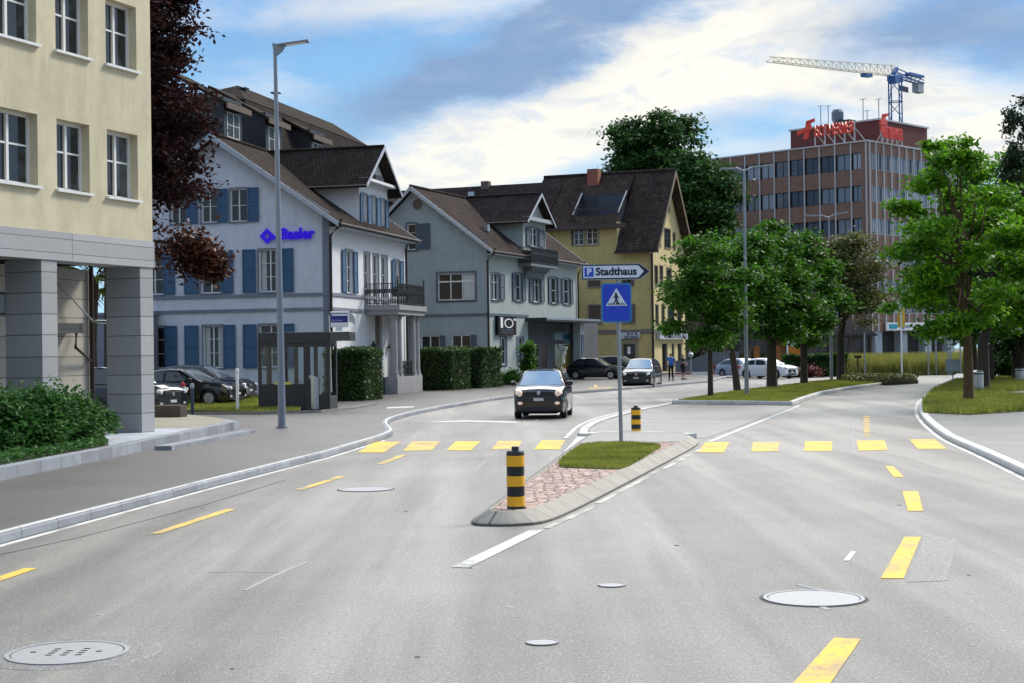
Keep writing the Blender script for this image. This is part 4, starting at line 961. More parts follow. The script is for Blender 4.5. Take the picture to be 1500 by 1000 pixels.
# ---------------- yellow house ----------------
d = 129.0; O = D(956, 550, d); O.z = .12; TH = R(21.8); YF = Frame(O, TH)
YH = thing('restaurant_house', 'ochre yellow house with a steep dark tiled gable roof and signs above the ground floor', 'house', O, -TH)
Sd = lambda x, y, n=0: YF.side(x, y, -n); Fr = lambda x, y, n=0: YF.front(x, y, n)
L_ = YF.fa(1003); ez = Sd(940, 352)[1]; apz = Fr(981, 252)[1]; W_ = -YF.side(797, 264, L_ / 2)[0] - .6
yw_ = plaster('ochre render', (0.56, 0.44, 0.19), 0.14); ywl = plaster('pale ochre render', (0.68, 0.57, 0.30), 0.08)
ysh = plain('grey brown shutters', (.11, .09, .10), .6); ysur = plaster('ochre grey surround', (.33, .29, .2))
yt = tiles('old dark roof tiles', (0.05, 0.037, 0.034), (0.09, 0.064, 0.054), 0.24, 0.34, moss=.3)
zA = (Sd(860, 475)[1], Sd(860, 448)[1]); zB = (Sd(860, 421)[1], Sd(860, 394)[1]); zC = (Sd(858, 359)[1], Sd(858, 333)[1])
dr = (YF.sa(912), YF.sa(930), .0, Sd(920, 503)[1])
sw = [(YF.sa(862), YF.sa(880), zA), (YF.sa(913), YF.sa(926), zA), (YF.sa(862), YF.sa(880), zB), (YF.sa(912), YF.sa(926), zB), (YF.sa(842), YF.sa(856), zC), (YF.sa(861), YF.sa(877), zC)]
dwx = YF.sa(905); dwz = Sd(860, 326)[1]
m = MB(SIDE); m.holed([(-W_, 0), (0, 0), (0, ez), (dwx, ez), (dwx, dwz), (-W_, dwz)], [(a, b, z[0], z[1]) for a, b, z in sw] + [dr], 0, .2); m.build('long_wall', yw_, YH)
for i, (a, b, z) in enumerate(sw): window(YH, SIDE, a, b, z[0], z[1], .12, 2, (0.33, .66), ysur, ysur, tw=.12, frame=M['white'] if i > 3 else ysh)
for x0, x1, z in [(926.5, 930.5, zA), (926.5, 929.5, zB), (838.5, 841.5, zC)]: shutter(YH, SIDE, YF.sa(x0), YF.sa(x1), *z, ysh)
m = MB(SIDE); m.box((dr[0], -.18, 0), (dr[1], -.12, dr[3])); do = m.build('door', plain('dark door glass', (.015, .018, .025), .15), YH)
m = MB(SIDE); m.box((dr[0] + .35, -.12, 1.7), (dr[0] + .6, -.1, 2.3)); m.build('notice', wt, do)
m = MB(SIDE); m.box((dr[0] - .25, 0, 0), (dr[0], .05, dr[3] + .25)); m.box((dr[1], 0, 0), (dr[1] + .25, .05, dr[3] + .25)); m.box((dr[0], 0, dr[3]), (dr[1], .05, dr[3] + .25)); m.build('door_surround', ysur, YH)
zc = Sd(940, 485)[1]; m = MB(); m.box((-W_, -.08, zc - .22), (.08, 0, zc + .12)); m.box((0, 0, zc - .22), (.08, L_, zc + .12)); m.build('cornice', plaster('violet grey band', (.22, .18, .18)), YH)
# gable wall
gw = []
for x0, x1, yb, ytp in [(976.5, 983, 310, 288), (965, 969, 361, 334), (974.5, 983.5, 364, 336), (987, 990.5, 366, 342), (959.5, 964, 417, 390), (967, 971.5, 418, 390), (977, 984, 420, 393), (960, 964, 475, 447), (969, 973, 476, 448), (978, 987, 477, 450), (992, 998, 478, 452)]:
    gw.append((YF.fa(x0), YF.fa(x1), Fr((x0 + x1) / 2, yb)[1], Fr((x0 + x1) / 2, ytp)[1]))
gd = [(YF.fa(969), YF.fa(977), .1, Fr(975, 502)[1]), (YF.fa(983), YF.fa(987), .5, Fr(975, 502)[1]), (YF.fa(992), YF.fa(998), .1, Fr(975, 502)[1])]
m = MB(FRONT); m.holed([(0, 0), (L_, 0), (L_, ez - .3), (L_ / 2, apz - .42), (0, ez - .3)], gw + gd, 0, .2)
m.M = Matrix.Identity(4); m.poly([(-W_, 0, 0), (-W_, L_, 0), (-W_, L_, ez), (-W_, L_ / 2, apz - .3), (-W_, 0, ez)]); m.poly([(0, L_, 0), (-W_, L_, 0), (-W_, L_, ez), (0, L_, ez)])
m.poly([(dwx, 0, ez), (dwx, 4, ez), (dwx, 4, dwz), (dwx, 0, dwz)]); m.build('gable_wall', ywl, YH)
for i, g_ in enumerate(gw): window(YH, FRONT, *g_, .1, 2 if i in (0, 2) else 1, (.5,), ysur, ysur, tw=.08, frame=ysh)
for g_ in gd: window(YH, FRONT, *g_, .14, 1, (), frame=M['galv'])
# main roof: ridge along X
s_ = (apz - ez) / (L_ / 2); oe = .7
m = MB(); rx = .8
m.slab([(dwx + .1, -oe, ez - s_ * oe), (rx, -oe, ez - s_ * oe), (rx, L_ / 2, apz), (dwx + .1, L_ / 2, apz)], .22)
lo0, lo1, lt, lb = YF.sa(842, .9), YF.sa(913, .9), Sd(880, 283, 0)[1], Sd(880, 322)[1]
# roof over the raised storey, with the cut-out loggia
yd = lambda z: (z - ez) / s_
zu0, zu1 = dwz - .25, Sd(880, 282, -1.6)[1]; zl1 = Sd(880, 316, -1)[1]
X0, X1 = YF.sa(845, 1.0), YF.sa(911, 1.0); Wl = -W_ - .6
def yy_(z): return -oe + (L_ / 2 + oe) * (z - zu0) / (apz - zu0)
for xa, xb, z0, z1_ in [(Wl, X0, zu0, apz), (X1, dwx + .1, zu0, apz), (X0, X1, zu0, zl1), (X0, X1, zu1, apz)]:
    m.slab([(xa, yy_(z0), z0), (xb, yy_(z0), z0), (xb, yy_(z1_), z1_), (xa, yy_(z1_), z1_)], .22)
m.slab([(Wl, L_ + oe, ez - s_ * oe), (rx, L_ + oe, ez - s_ * oe), (rx, L_ / 2, apz + .01), (Wl, L_ / 2, apz + .01)], .22)
rf = m.build('roof', yt, YH)
m = MB(); yb_ = yy_(zu1); m.box((X0, yb_ - .02, zl1 - .6), (X1, yb_ + .05, zu1)); m.box((X0, yy_(zl1), zl1 - .62), (X1, yb_, zl1 - .55)); m.poly([(X0 - .002, yy_(zl1), zl1), (X0 - .002, yb_, zu1), (X0 - .002, yb_, zl1 - .6), (X0 - .002, yy_(zl1), zl1 - .6)]); m.poly([(X1 + .002, yy_(zl1), zl1), (X1 + .002, yb_, zu1), (X1 + .002, yb_, zl1 - .6), (X1 + .002, yy_(zl1), zl1 - .6)])
lg = m.build('roof_loggia', plain('dark loggia', (.03, .033, .045), .6), YH)
m = MB(); m.box((X0 + (X1 - X0) * .38, yb_ - .08, zl1 - .5), (X1 - .3, yb_ - .03, zu1 - .2)); m.build('awning', plain('slate awning', (.06, .07, .10), .8), lg)
m = MB(); rail(m, (X0, yy_(zl1) + .05), (X1, yy_(zl1) + .05), zl1 - .1, .95, .14); m.build('railing', M['dark'], lg)
for X in (X0, X1): m = MB(); m.bar((X, yy_(zl1) - .05, zl1 + .1), (X, yb_, zu1 + .12), .12, .08); m.build('loggia_edge', M['galv'], lg)
m = MB(); m.slab([(dwx - .6, -oe - .1, ez - s_ * oe + .0), (rx, -oe - .1, ez - s_ * oe), (rx, -oe + 1.1, ez - s_ * oe + .9), (dwx - .6, -oe + 1.1, ez - s_ * oe + .9)], .2) if False else m.box((dwx, -oe - .05, ez - s_ * oe - .28), (rx, -oe + .05, ez - s_ * oe - .05)); m.build('eaves_board', M['downpipe'], rf)
m = MB(); m.box((Wl, -oe - .05, zu0 - .4), (dwx + 1.0, -oe + .05, zu0 - .02)); m.box((Wl, -oe, zu0 - .4), (dwx + .3, 0, zu0 - .32)); m.build('eaves_board', plain('brown eaves', (.06, .035, .03)), rf)
for sx in (1, -1):
    ya = -oe if sx > 0 else L_ + oe; m = MB(); m.prism([(rx, ya, ez - s_ * oe), (rx, L_ / 2, apz), (rx, L_ / 2, apz - .5), (rx, ya, ez - s_ * oe - .35)], (.06, 0, 0)); m.build('verge_board', plain('wood verge', (.20, .15, .09)), rf)
x_, z_ = Sd(871, 262, -4.5); m = MB(); m.box((x_ - .5, 3.9, z_ - 1.2), (x_ + .5, 4.8, z_ + .8)); m.build('chimney', plain('red chimney brick', (.26, .09, .06), .8, var=.3), rf)
m = MB(); m.tube([(Wl, L_ / 2, apz + .05), (rx, L_ / 2, apz + .05)], .14, 8); m.build('ridge_tiles', yt, rf)
pipe(YH, [(.4, -oe, ez - s_ * oe - .2), (.12, -.12, ez - 1.2), (.12, -.12, 0)], .1)
# rear wing with iron balcony between the houses
m = MB(); wx0, wx1 = YF.sa(842, 3.0), YF.sa(862, 3.0); za_, zb2 = Sd(850, 438, 3)[1], Sd(850, 443, 3)[1]
m.box((wx0, -3.6, zb2), (wx1, 0, za_)); m.box((wx0, -2.8, 0), (wx0 + 1.0, 0, zb2)); m.build('side_balcony', plaster('grey balcony', (.30, .30, .27)), YH)
m = MB(); rail(m, (wx0, -3.5), (wx1, -3.5), za_, 1.2, .16); rail(m, (wx1, -3.5), (wx1, -.1), za_, 1.2, .16); m.build('side_railing', M['dark'], YH)
def leaves_ball(parent, c, r, n, size, mat, seed, name='foliage'):
    rg = np.random.default_rng(seed); p = rg.normal(size=(n, 3)); p /= np.linalg.norm(p, axis=1)[:, None]; p = p * (rg.uniform(0.3, 1, (n, 1)) ** .5) * np.array(r) + np.array(c)
    Uv, Vv = rand_axes(rg, n, size); return quads_object(name, p, Uv, Vv, mat, parent)
M['leaf_mid'] = leafmat('mid green leaves', (0.014, 0.06, 0.008), (0.10, 0.27, 0.018), .4)
M['leaf_bright'] = leafmat('bright green leaves', (0.018, 0.10, 0.008), (0.21, 0.46, 0.02), .45)
M['leaf_dark'] = leafmat('dark green leaves', (0.010, 0.042, 0.014), (0.06, 0.15, 0.03), .35)
M['leaf_olive'] = leafmat('olive leaves', (0.04, 0.065, 0.015), (0.19, 0.19, 0.06), .35)
M['leaf_copper'] = leafmat('copper beech leaves', (0.010, 0.006, 0.008), (0.065, 0.022, 0.022), .22, .9)
sgm = plain('sign board', (.45, .47, .5), .5, var=.05); navy = plain('navy letters', (.02, .03, .10), .5)
x0, x1, za_, zb_ = YF.sa(908.5), YF.sa(938), Sd(920, 496.5)[1], Sd(920, 487.5)[1]; xc, zc_ = (x0 + x1) / 2, (za_ + zb_) / 2
S3 = thing('restaurant_sign', 'long pale sign reading BAR above the dark door of the yellow house', 'sign', YF.toW((xc, -.08, zc_)), -TH)
m = MB(); m.box((x0 - xc, -.12, za_ - zc_), (x1 - xc, 0, zb_ - zc_)); m.build('board', sgm, S3)
text('lettering', 'B A R', navy, S3, on_side(.2, .125, .13), .34, .005, .01, width=.9); text('lettering', 'RESTAURANT', navy, S3, on_side(.15, .125, -.16), .32, .005, .01, width=(x1 - x0) * .72)
y0, y1, za_, zb_ = YF.fa(960), YF.fa(1001), Fr(980, 497.5)[1], Fr(980, 487.5)[1]; yc, zc_ = (y0 + y1) / 2, (za_ + zb_) / 2
S4 = thing('facade_sign', 'long pale fascia sign with a heart between two words on the yellow gable', 'sign', YF.toW((.08, yc, zc_)), -TH)
m = MB(); m.box((0, y0 - yc, za_ - zc_), (.3, y1 - yc, zb_ - zc_)); m.build('board', sgm, S4)
text('lettering', 'VIS', navy, S4, on_front(-2.6, .305, 0), .62, .005, .01, width=1.7); text('lettering', 'BLAUBURG', navy, S4, on_front(1.5, .305, 0), .62, .005, .01, width=5.0)
m = MB(FRONT); m.prism([(-1.3, .302, -.22), (-1.0, .302, .05), (-1.05, .302, .2), (-1.2, .302, .22), (-1.3, .302, .12), (-1.4, .302, .22), (-1.55, .302, .2), (-1.6, .302, .05)], (0, .01, 0)); m.build('heart', navy, S4)

# ---------------- brick office block ----------------
d = 160.0; O = D(1275, 530, d); O.z = 0; TH = R(44); OF = Frame(O, TH)
OB = thing('office_block', 'large reddish brown brick office block with ribbon windows and white fins', 'building', O, -TH)
os_, of_ = (lambda x, y: OF.side(x, y)), (lambda x, y: OF.front(x, y))
top = os_(1268, 207.5)[1]; Wb = -OF.sa(1033.5); Lb = OF.fa(1432)
brick, nt, b = _nt('red brown brick'); uv = coords(nt, 'UV'); br = N(nt, 'ShaderNodeTexBrick'); nt.links.new(uv, br.inputs['Vector'])
for k_, v_ in (('Scale', 1), ('Brick Width', .5), ('Row Height', .16), ('Mortar Size', .02)): br.inputs[k_].default_value = v_
br.inputs['Color1'].default_value = (.20, .105, .075, 1); br.inputs['Color2'].default_value = (.26, .145, .11, 1); br.inputs['Mortar'].default_value = (.19, .13, .12, 1)
c = mixc(nt, br.outputs['Color'], (.29, .18, .14), ramp(nt, noise(nt, coords(nt), .4, 4), [(.4, 0.0), (.7, .5)])); nt.links.new(c, b.inputs['Base Color']); b.inputs['Roughness'].default_value = .9
dbrick = plain('dark red cladding', (.13, .035, .03), .7, var=.2); finm = plain('pale fins', (.52, .53, .54), .5)
rows = []
for y_t, y_b in ((223, 247.5), (271, 295), (319, 343), (367, 388), (409, 428), (441, 459)):
    rows.append((os_(1268, y_b)[1], os_(1268, y_t)[1]))
gz0 = os_(1268, 486)[1]
bl_, bf_ = 11, 11; bw_ = Wb / bl_; fb = (Lb) / 15
hs = [(-Wb + .15, -.75, z0, z1) for z0, z1 in rows]
m = MB(SIDE); m.holed([(-Wb, gz0), (0, gz0), (0, top), (-Wb, top)], hs, 0, .2)
m.M = FRONT; m.holed([(0, gz0), (Lb, gz0), (Lb, top), (0, top)], [(.75, Lb - .3, z0, z1) for z0, z1 in rows], 0, .2)
m.M = Matrix.Identity(4); m.poly([(0, Lb, gz0), (-Wb, Lb, gz0), (-Wb, Lb, top), (0, Lb, top)]); m.poly([(-Wb, 0, gz0), (-Wb, Lb, gz0), (-Wb, Lb, top), (-Wb, 0, top)]); m.poly([(0, 0, gz0), (-Wb, 0, gz0), (-Wb, Lb, gz0), (0, Lb, gz0)]); m.poly([(0, 0, top - .4), (-Wb, 0, top - .4), (-Wb, Lb, top - .4), (0, Lb, top - .4)])
m.build('brick_wall', brick, OB)
m = MB(); m.box((-Wb - .1, -.1, top), (.1, .15, top + .15)); m.box((-.15, .15, top), (.1, Lb + .1, top + .15)); m.build('coping', finm, OB)
g_off = [glassmat('office glass dark', (.09, .115, .16), .05), glassmat('office glass blind', (.22, .27, .35), .15), glassmat('office glass pale', (.38, .43, .52), .2)]
random.seed(4)
for ri, (z0, z1) in enumerate(rows):
    for i in range(bl_):
        a0_ = -Wb + i * bw_ + .15; a1_ = a0_ + bw_ - .15 if i < bl_ - 1 else -.75
        window(OB, SIDE, a0_, a1_, z0, z1, .16, 2, (), frame=M['dark'], glass=g_off[random.choice([0, 0, 0, 1])] if ri < 2 and i < 9 else g_off[random.choice([1, 1, 2]) if i >= 9 else random.choice([0, 1])], fw=.05)
    for i in range(15):
        a0_ = max(.75, i * fb); a1_ = min(Lb - .3, (i + 1) * fb)
        window(OB, FRONT, a0_, a1_, z0, z1, .16, 2, (), frame=finm, glass=g_off[random.choice([0, 0, 1, 2])], fw=.07)
for i in range(bl_ + 1):
    m = MB(); x = -Wb + i * bw_; x = min(x, -.12); m.box((x - .05, -.14, gz0), (x + .06, -.002, top - .05)); m.build('fin', finm, OB)
for i in range(16):
    m = MB(); y = max(.35, i * fb); m.box((.002, y - .05, gz0), (.13, y + .08, top - .05)); m.build('fin', finm, OB)
m = MB(); m.box((-Wb + 2, 2.5, 0), (-2.5, Lb - 1, gz0)); m.build('ground_floor', plain('dark ground floor', (.025, .022, .025), .4), OB)
for i in range(0, 12, 2):
    for fr in (0, 1):
        m = MB(); s = 1.2 + i * 2.6
        if fr and s < Lb: m.box((-.9, s, 0), (-.1, s + 1.4, gz0)); m.build('ground_pillar', plaster('pale pillar', (.45, .52, .58)), OB)
        if not fr and s < Wb: m.box((-s - 1.2, .3, 0), (-s, 1.2, gz0)); m.build('ground_pillar', plaster('pale pillar', (.40, .38, .36)), OB)
# penthouse
pu = OF.toL(D(1288, 176, 163.5)); pzt = pu.z; px_, py_ = pu.x, pu.y
pw = -(OF.side(1158, 197, py_)[0] - px_); pl_ = OF.front(1358, 190, px_)[0] - py_
m = MB(); m.box((px_ - pw, py_, top - .4), (px_, py_ + pl_, pzt)); PH = m.build('penthouse', dbrick, OB)
m = MB(); m.box((px_ - pw - .15, py_ - .15, pzt), (px_ + .15, py_ + pl_ + .15, pzt + .18)); m.build('coping', finm, PH)
m = MB()
x_, z_ = OF.side(1227, 172, py_ + 2); m.lathe([(.5, z_ - 2.2), (.5, z_ - .6), (.68, z_ - .3), (.68, z_ + .5), (.5, z_ + .8), (0, z_ + .8)], (x_, py_ + 2, 0), 8); m.build('roof_ventilator', plain('slate ventilator', (.12, .15, .2), .4), PH)
m = MB(); x_, z_ = OF.side(1243, 184, py_ + 2); m.box((x_ - .7, py_ + 1, pzt), (x_ + .7, py_ + 2.4, z_ + .5)); m.build('roof_unit', M['dark'], PH)
for px, py in ((1202, 155), (1213, 155), (1264, 145), (1270, 162), (1287, 145)):
    x_, z_ = OF.side(px, py, py_ + 3); m = MB(); m.tube([(x_, py_ + 3, pzt), (x_, py_ + 3, z_)], .05, 5); m.bar((x_ - .4, py_ + 3, z_ - .05), (x_ + .4, py_ + 3, z_ - .05), .05); m.build('antenna', M['galv'], PH)
redm = plain('red letters', (.62, .06, .04), .4, var=.05, emit=.12); redd = plain('dark red letters', (.30, .03, .03), .5)
def roof_sign(label, side, px0, px1, pyc, lgx, lgy, word):
    FFn = OF.side if side else OF.front; off = -.6 if side else .6
    a0_, zc_ = FFn(px0, pyc, off); a1_, _ = FFn(px1, pyc, off); ac = (a0_ + a1_) / 2
    pos = (ac, off, top) if side else (off, ac, top); t = thing('roof_sign', label, 'sign', OF.toW(pos), -TH); on = on_side if side else on_front; FM = SIDE if side else FRONT
    text('lettering', word, redm, t, on(0, 0, zc_ - top), 1.75, .08, .02, width=a1_ - a0_)
    la, lz = FFn(lgx, lgy, off); la -= ac; lz -= top
    m = MB(FM); q = .62
    m.prism([(la - 1.9 * q, .15, lz - .9 * q), (la + .9 * q, .15, lz - .1 * q), (la + .9 * q, .15, lz + .6 * q), (la - 1.9 * q, .15, lz - .2 * q)] if side else [(la - 1.1 * q, .15, lz - .5 * q), (la + .9 * q, .15, lz - .4 * q), (la + .9 * q, .15, lz + .4 * q), (la - 1.1 * q, .15, lz + .3 * q)], (0, .25, 0)); m.prism([(la - .8 * q, .1, lz - 1.7 * q), (la + .1 * q, .1, lz - 1.7 * q), (la + .8 * q, .1, lz + 1.4 * q), (la - .1 * q, .1, lz + 1.4 * q)], (0, .2, 0)); m.prism([(la - .1 * q, .1, lz + .7 * q), (la + 1.5 * q, .1, lz + 1.2 * q), (la + 1.5 * q, .1, lz + 1.7 * q), (la - .1 * q, .1, lz + 1.4 * q)], (0, .2, 0)); m.build('logo', redm, t)
    for i in range(5):
        m = MB(FM); x = (a0_ - ac) + (a1_ - a0_) * i / 4; m.bar((x, -.1, 0), (x, -.1, zc_ - top + .5), .11); m.bar((x, -.1, zc_ - top), (x + .7, -1.3, 0), .08); m.build('stand', finm, t)
roof_sign('red roof lettering with a cross logo on the left side of the office block', True, 1193, 1251, 194, 1184, 190, 'ISOTHERMER')
roof_sign('red roof lettering with a cross logo on the right side of the office block', False, 1293, 1322, 194, 1291, 180, 'USTERMER')
# office fascia signs
teal = plain('teal panel', (.02, .30, .42), .4); navy2 = plain('navy panel', (.03, .07, .22), .4)
def fsign(x0, x1, yt_, yb, lab, kind):
    a0_, z1_ = of_(x0, yt_); a1_, z0_ = of_(x1, yb); ac, zc_ = (a0_ + a1_) / 2, (z0_ + z1_) / 2; w_, h_ = (a1_ - a0_) / 2, (z1_ - z0_) / 2
    t = thing('company_sign', lab, 'sign', OF.toW((.32, ac, zc_)), -TH); m = MB(); m.box((0, -w_, -h_), (.2, w_, h_)); m.build('board', M['white_light'], t)
    m = MB(FRONT)
    if kind == 0: m.prism([(-w_ * .72, .203, -h_ * .6), (w_ * .4, .203, -h_ * .6), (w_ * .7, .203, h_ * .1), (w_ * .7, .203, h_ * .6), (-w_ * .72, .203, h_ * .6)], (0, .02, 0)); m.build('emblem', teal, t)
    elif kind == 1:
        m.rings([[(-w_ * .6 + r * math.cos(t_ * math.pi / 8), n, 1.25 * r * math.sin(t_ * math.pi / 8)) for t_ in range(16)] for r, n in ((h_ * .6, .203), (h_ * .6, .22), (h_ * .3, .22), (h_ * .3, .203))], caps=False); m.build('emblem', navy2, t)
        text('lettering', 'SERTO', navy2, t, on_front(w_ * .2, .21, 0), h_ * .9, .005, .01, width=w_ * 1.0)
    else:
        text('lettering', 'Immobilien', plain('sky letters', (.25, .4, .6)), t, on_front(0, .21, h_ * .2), h_ * .8, .005, 0, width=w_ * 1.5)
fsign(1293, 1312.5, 473, 484.5, 'white sign with a teal block, leftmost on the office block', 0); fsign(1313.5, 1332, 473, 484.5, 'white sign with a navy ring emblem on the office block', 1); fsign(1333, 1356, 473, 484.5, 'pale sign with blue lettering, rightmost on the office block', 2)

# ---------------- tower crane behind ----------------
tb = D(1317, 500, 220); TC = thing('tower_crane', 'blue and cream tower crane above the office roof', 'crane', (tb.x, tb.y, 0))
crb = plain('crane blue', (.03, .12, .36), .5); crc = plain('crane cream', (.72, .66, .48), .5, var=.05)
ht = D(1317, 115, 220).z
m = MB(); hw = .75
for sx, sy in ((-1, -1), (1, -1), (1, 1), (-1, 1)): m.bar((sx * hw, sy * hw, 0), (sx * hw, sy * hw, ht), .16)
for i in range(24):
    z0, z1 = ht * i / 24, ht * (i + 1) / 24; q = [(-hw, -hw), (hw, -hw), (hw, hw), (-hw, hw)]
    for j in range(4): a, b_ = q[j], q[(j + 1) % 4]; m.bar((*a, z0), (*b_, z1 if (i + j) % 2 else z0), .09); m.bar((*a, z1), (*b_, z1), .11) if i % 3 == 0 else None
m.build('mast', crb, TC)
# jib pivots on a lug: direction measured from the tip
tip = D(1127, 94, 193); r_ = Vector((tip.x - tb.x, tip.y - tb.y, tip.z - ht)); ln = r_.length; du = r_.normalized(); hd = Vector((du.x, du.y, 0)).normalized(); sd_ = Vector((-hd.y, hd.x, 0))
m = MB(); base = Vector((0, 0, ht + .3)); nseg = 16
def jp(t, s, h): return base + du * (ln * t) + sd_ * s * .8 + Vector((0, 0, h))
for i in range(nseg):
    t0, t1 = i / nseg, (i + 1) / nseg; h0, h1 = 1.5 * (1 - t0 * .6), 1.5 * (1 - t1 * .6)
    for s in (-.55, .55): m.bar(jp(t0, s, 0), jp(t1, s, 0), .11); m.bar(jp(t0, s, 0), jp((t0 + t1) / 2, 0, h0), .06); m.bar(jp((t0 + t1) / 2, 0, h0), jp(t1, s, 0), .06)
    m.bar(jp(t0, 0, h0), jp(t1, 0, h1), .1)
m.build('jib', crc, TC)
m = MB(); back = -hd
def bp(t, s, h): return base + back * t + sd_ * s + Vector((0, 0, h))
for s in (-.5, .5): m.bar(bp(0, s, 0), bp(8.5, s, 0), .2); m.bar(bp(0, s, 1), bp(8.5, s, .4), .12)
for i in range(6): m.bar(bp(i * 1.4, -.5, 0), bp(i * 1.4 + .7, .5, .5), .1)
m.build('counter_jib', crb, TC)
m = MB(); c0 = bp(6.5, 0, 0); m.bar(bp(6.6, 0, -.8), bp(8.4, 0, -.8), 1.0, 1.4); m.build('counterweight', plain('concrete weights', (.35, .37, .42)), TC)
m = MB(); m.bar(bp(4.2, 0, .9), bp(8.8, 0, 1.0), .9, .35); m.build('winch_deck', crb, TC)
m = MB(); m.bar(bp(-1.1, 0, -.3), bp(1.2, 0, -.3), 1.4, 1.0); m.bar(bp(-.5, 0, .2), bp(.6, 0, 1.2), .5); m.build('slewing_unit', crb, TC)
m = MB(); m.bar(bp(-2.8, .9, -1.0), bp(-1.5, .9, -.7), 1.0, 1.2); m.build('cab', crb, TC, bevel=.05)
m = MB(); m.bar(bp(1.6, 0, -1.5), bp(4.2, 0, -1.5), .1, .8); m.build('name_board', M['dark'], TC)
m = MB(); m.bar(jp(.22, 0, -.35), jp(.28, 0, -.35), .8, .5); m.build('trolley', crb, TC)
# ---------------- trees ----------------
def limb(m, p, q, r0, r1, rg, k=5, sag=0.08):
    P, Q = np.array(p, float), np.array(q, float); L = np.linalg.norm(Q - P); pts = []
    for i in range(k + 1):
        t = i / k; c = P * (1 - t) + Q * t; c = c + rg.normal(size=3) * L * sag * (0 < i < k) * 0.6; c[2] += math.sin(t * math.pi) * L * sag; pts.append(c)
    m.tube(pts, [r0 + (r1 - r0) * i / k for i in range(k + 1)], 6); return pts
def tree(name, label, cat, base, trunk_h, trunk_r, cc, cr, nleaf, size, mat, seed, group=None, nclump=110, clump=0.55, trunk_lean=(0, 0), shape=1.0, cut=None, bark=None, flat=0.5, hollow=0.45, zs=.42, tiers=0):
    """cc crown centre relative to base, cr crown radii; leaves gather in clumps at the ends of the limbs"""
    rg = np.random.default_rng(seed); t = thing(name, label, cat, base, 0, group)
    cc, cr = np.array(cc, float), np.array(cr, float) * np.array([1.13, 1.13, 1.0])
    m = MB(); top = np.array([trunk_lean[0], trunk_lean[1], trunk_h])
    m.tube([(0, 0, -.1), (0, 0, .05), (trunk_lean[0] * .3, trunk_lean[1] * .3, trunk_h * .4), top, (top + cc) / 2, cc + np.array([0, 0, cr[2] * .5])], [trunk_r * 1.5, trunk_r * 1.15, trunk_r, trunk_r * .9, trunk_r * .65, trunk_r * .15], 10)
    m.build('trunk', bark or M['bark'], t, smooth=True)
    K = 9; bd_ = rg.normal(size=(K, 3)); bd_ /= np.linalg.norm(bd_, axis=1)[:, None]; bd_[:, 2] = np.linspace(-.75, .95, K) + rg.normal(size=K) * .12
    wdt = np.sqrt(np.clip(1 - bd_[:, 2] ** 2, .05, 1)) * np.where(bd_[:, 2] > 0, 1 - bd_[:, 2] * (1 - shape) * .8, 1)
    an = np.arange(K) * 2.4 + seed; bc_ = np.stack([np.cos(an) * wdt * .55, np.sin(an) * wdt * .55, bd_[:, 2] * .66], 1); br_ = rg.uniform(.36, .56, K)
    bc_[0] = (0, 0, 0); br_[0] = .62
    tz_ = 1.0
    if tiers:
        K = tiers; hh_ = np.linspace(-.8, .98, K) + rg.normal(size=K) * .05; wd = np.where(hh_ < -.1, 1.0 + hh_ * .62, (1 - np.clip(hh_, 0, 1)) ** .75 * .85 + .04); an = np.arange(K) * 2.4 + seed
        f_ = rg.uniform(.45, 1.0, K); bc_ = np.stack([np.cos(an) * wd * f_, np.sin(an) * wd * f_, hh_], 1); br_ = rg.uniform(.20, .36, K) * (1 - .35 * np.clip(hh_, 0, 1)); tz_ = .38
    ob = rg.choice(K, nclump, p=(br_ ** 2) / (br_ ** 2).sum())
    dirs = rg.normal(size=(nclump, 3)); dirs /= np.linalg.norm(dirs, axis=1)[:, None]; dirs[:, 2] = np.abs(dirs[:, 2]) * np.where(rg.uniform(size=nclump) < .72, 1, -1) * tz_
    C = bc_[ob] + dirs * (br_[ob] * rg.uniform(hollow, 1.0, nclump) ** .5)[:, None]
    C = C * cr + cc
    m = MB(); idx = rg.permutation(nclump)[:min(34, nclump)]
    for i in idx:
        s = rg.uniform(0.1, .9); st = top * (1 - s) + (cc + np.array([0, 0, cr[2] * .3])) * s
        limb(m, st, C[i], trunk_r * .34, trunk_r * .05, rg, 4)
    m.build('limbs', bark or M['bark'], t, smooth=True)
    w = rg.uniform(.5, 1.5, nclump); w /= w.sum(); cnt = rg.multinomial(nleaf, w); own = np.repeat(np.arange(nclump), cnt)
    spread = clump * rg.uniform(.6, 1.3, nclump)
    P = C[own] + rg.normal(size=(nleaf, 3)) * spread[own][:, None] * np.array([1.05, 1.05, zs])
    if cut is not None: P = P[cut(P)]
    U, V = rand_axes(rg, len(P), size, flat)
    quads_object('crown', P.astype(np.float32), U, V, mat, t)
    return t
def wz(x, y, d, base): return D(x, y, d).z - base
def tree_px(name, label, cat, bx, by, gz, x0, x1, yt, yb, nleaf, size, mat, seed, tr=.14, **k):
    b = G(bx, by, gz); d = b.y; cx = (x0 + x1) / 2; L, Rr = D(x0, 400, d), D(x1, 400, d); zt, zb = D(cx, yt, d).z - gz, D(cx, yb, d).z - gz
    r = (Rr.x - L.x) / 2; cc = ((L.x + Rr.x) / 2 - b.x, 0, (zt + zb) / 2)
    return tree(name, label, cat, b, max(1.8, zb * 1.05), tr, cc, (r, r * .95, (zt - zb) / 2), nleaf, size, mat, seed, **k)
GM = 'young street trees on the median lawn'
tree_px('street_tree', 'leftmost and smallest median tree, thin dark trunk, in front of the lamp post', 'tree', 1041, 580, .14, 962, 1104, 350, 512, 15000, .10, M['leaf_mid'], 11, .11, group=GM, nclump=110, clump=.30, tiers=20, zs=.5, hollow=.2)
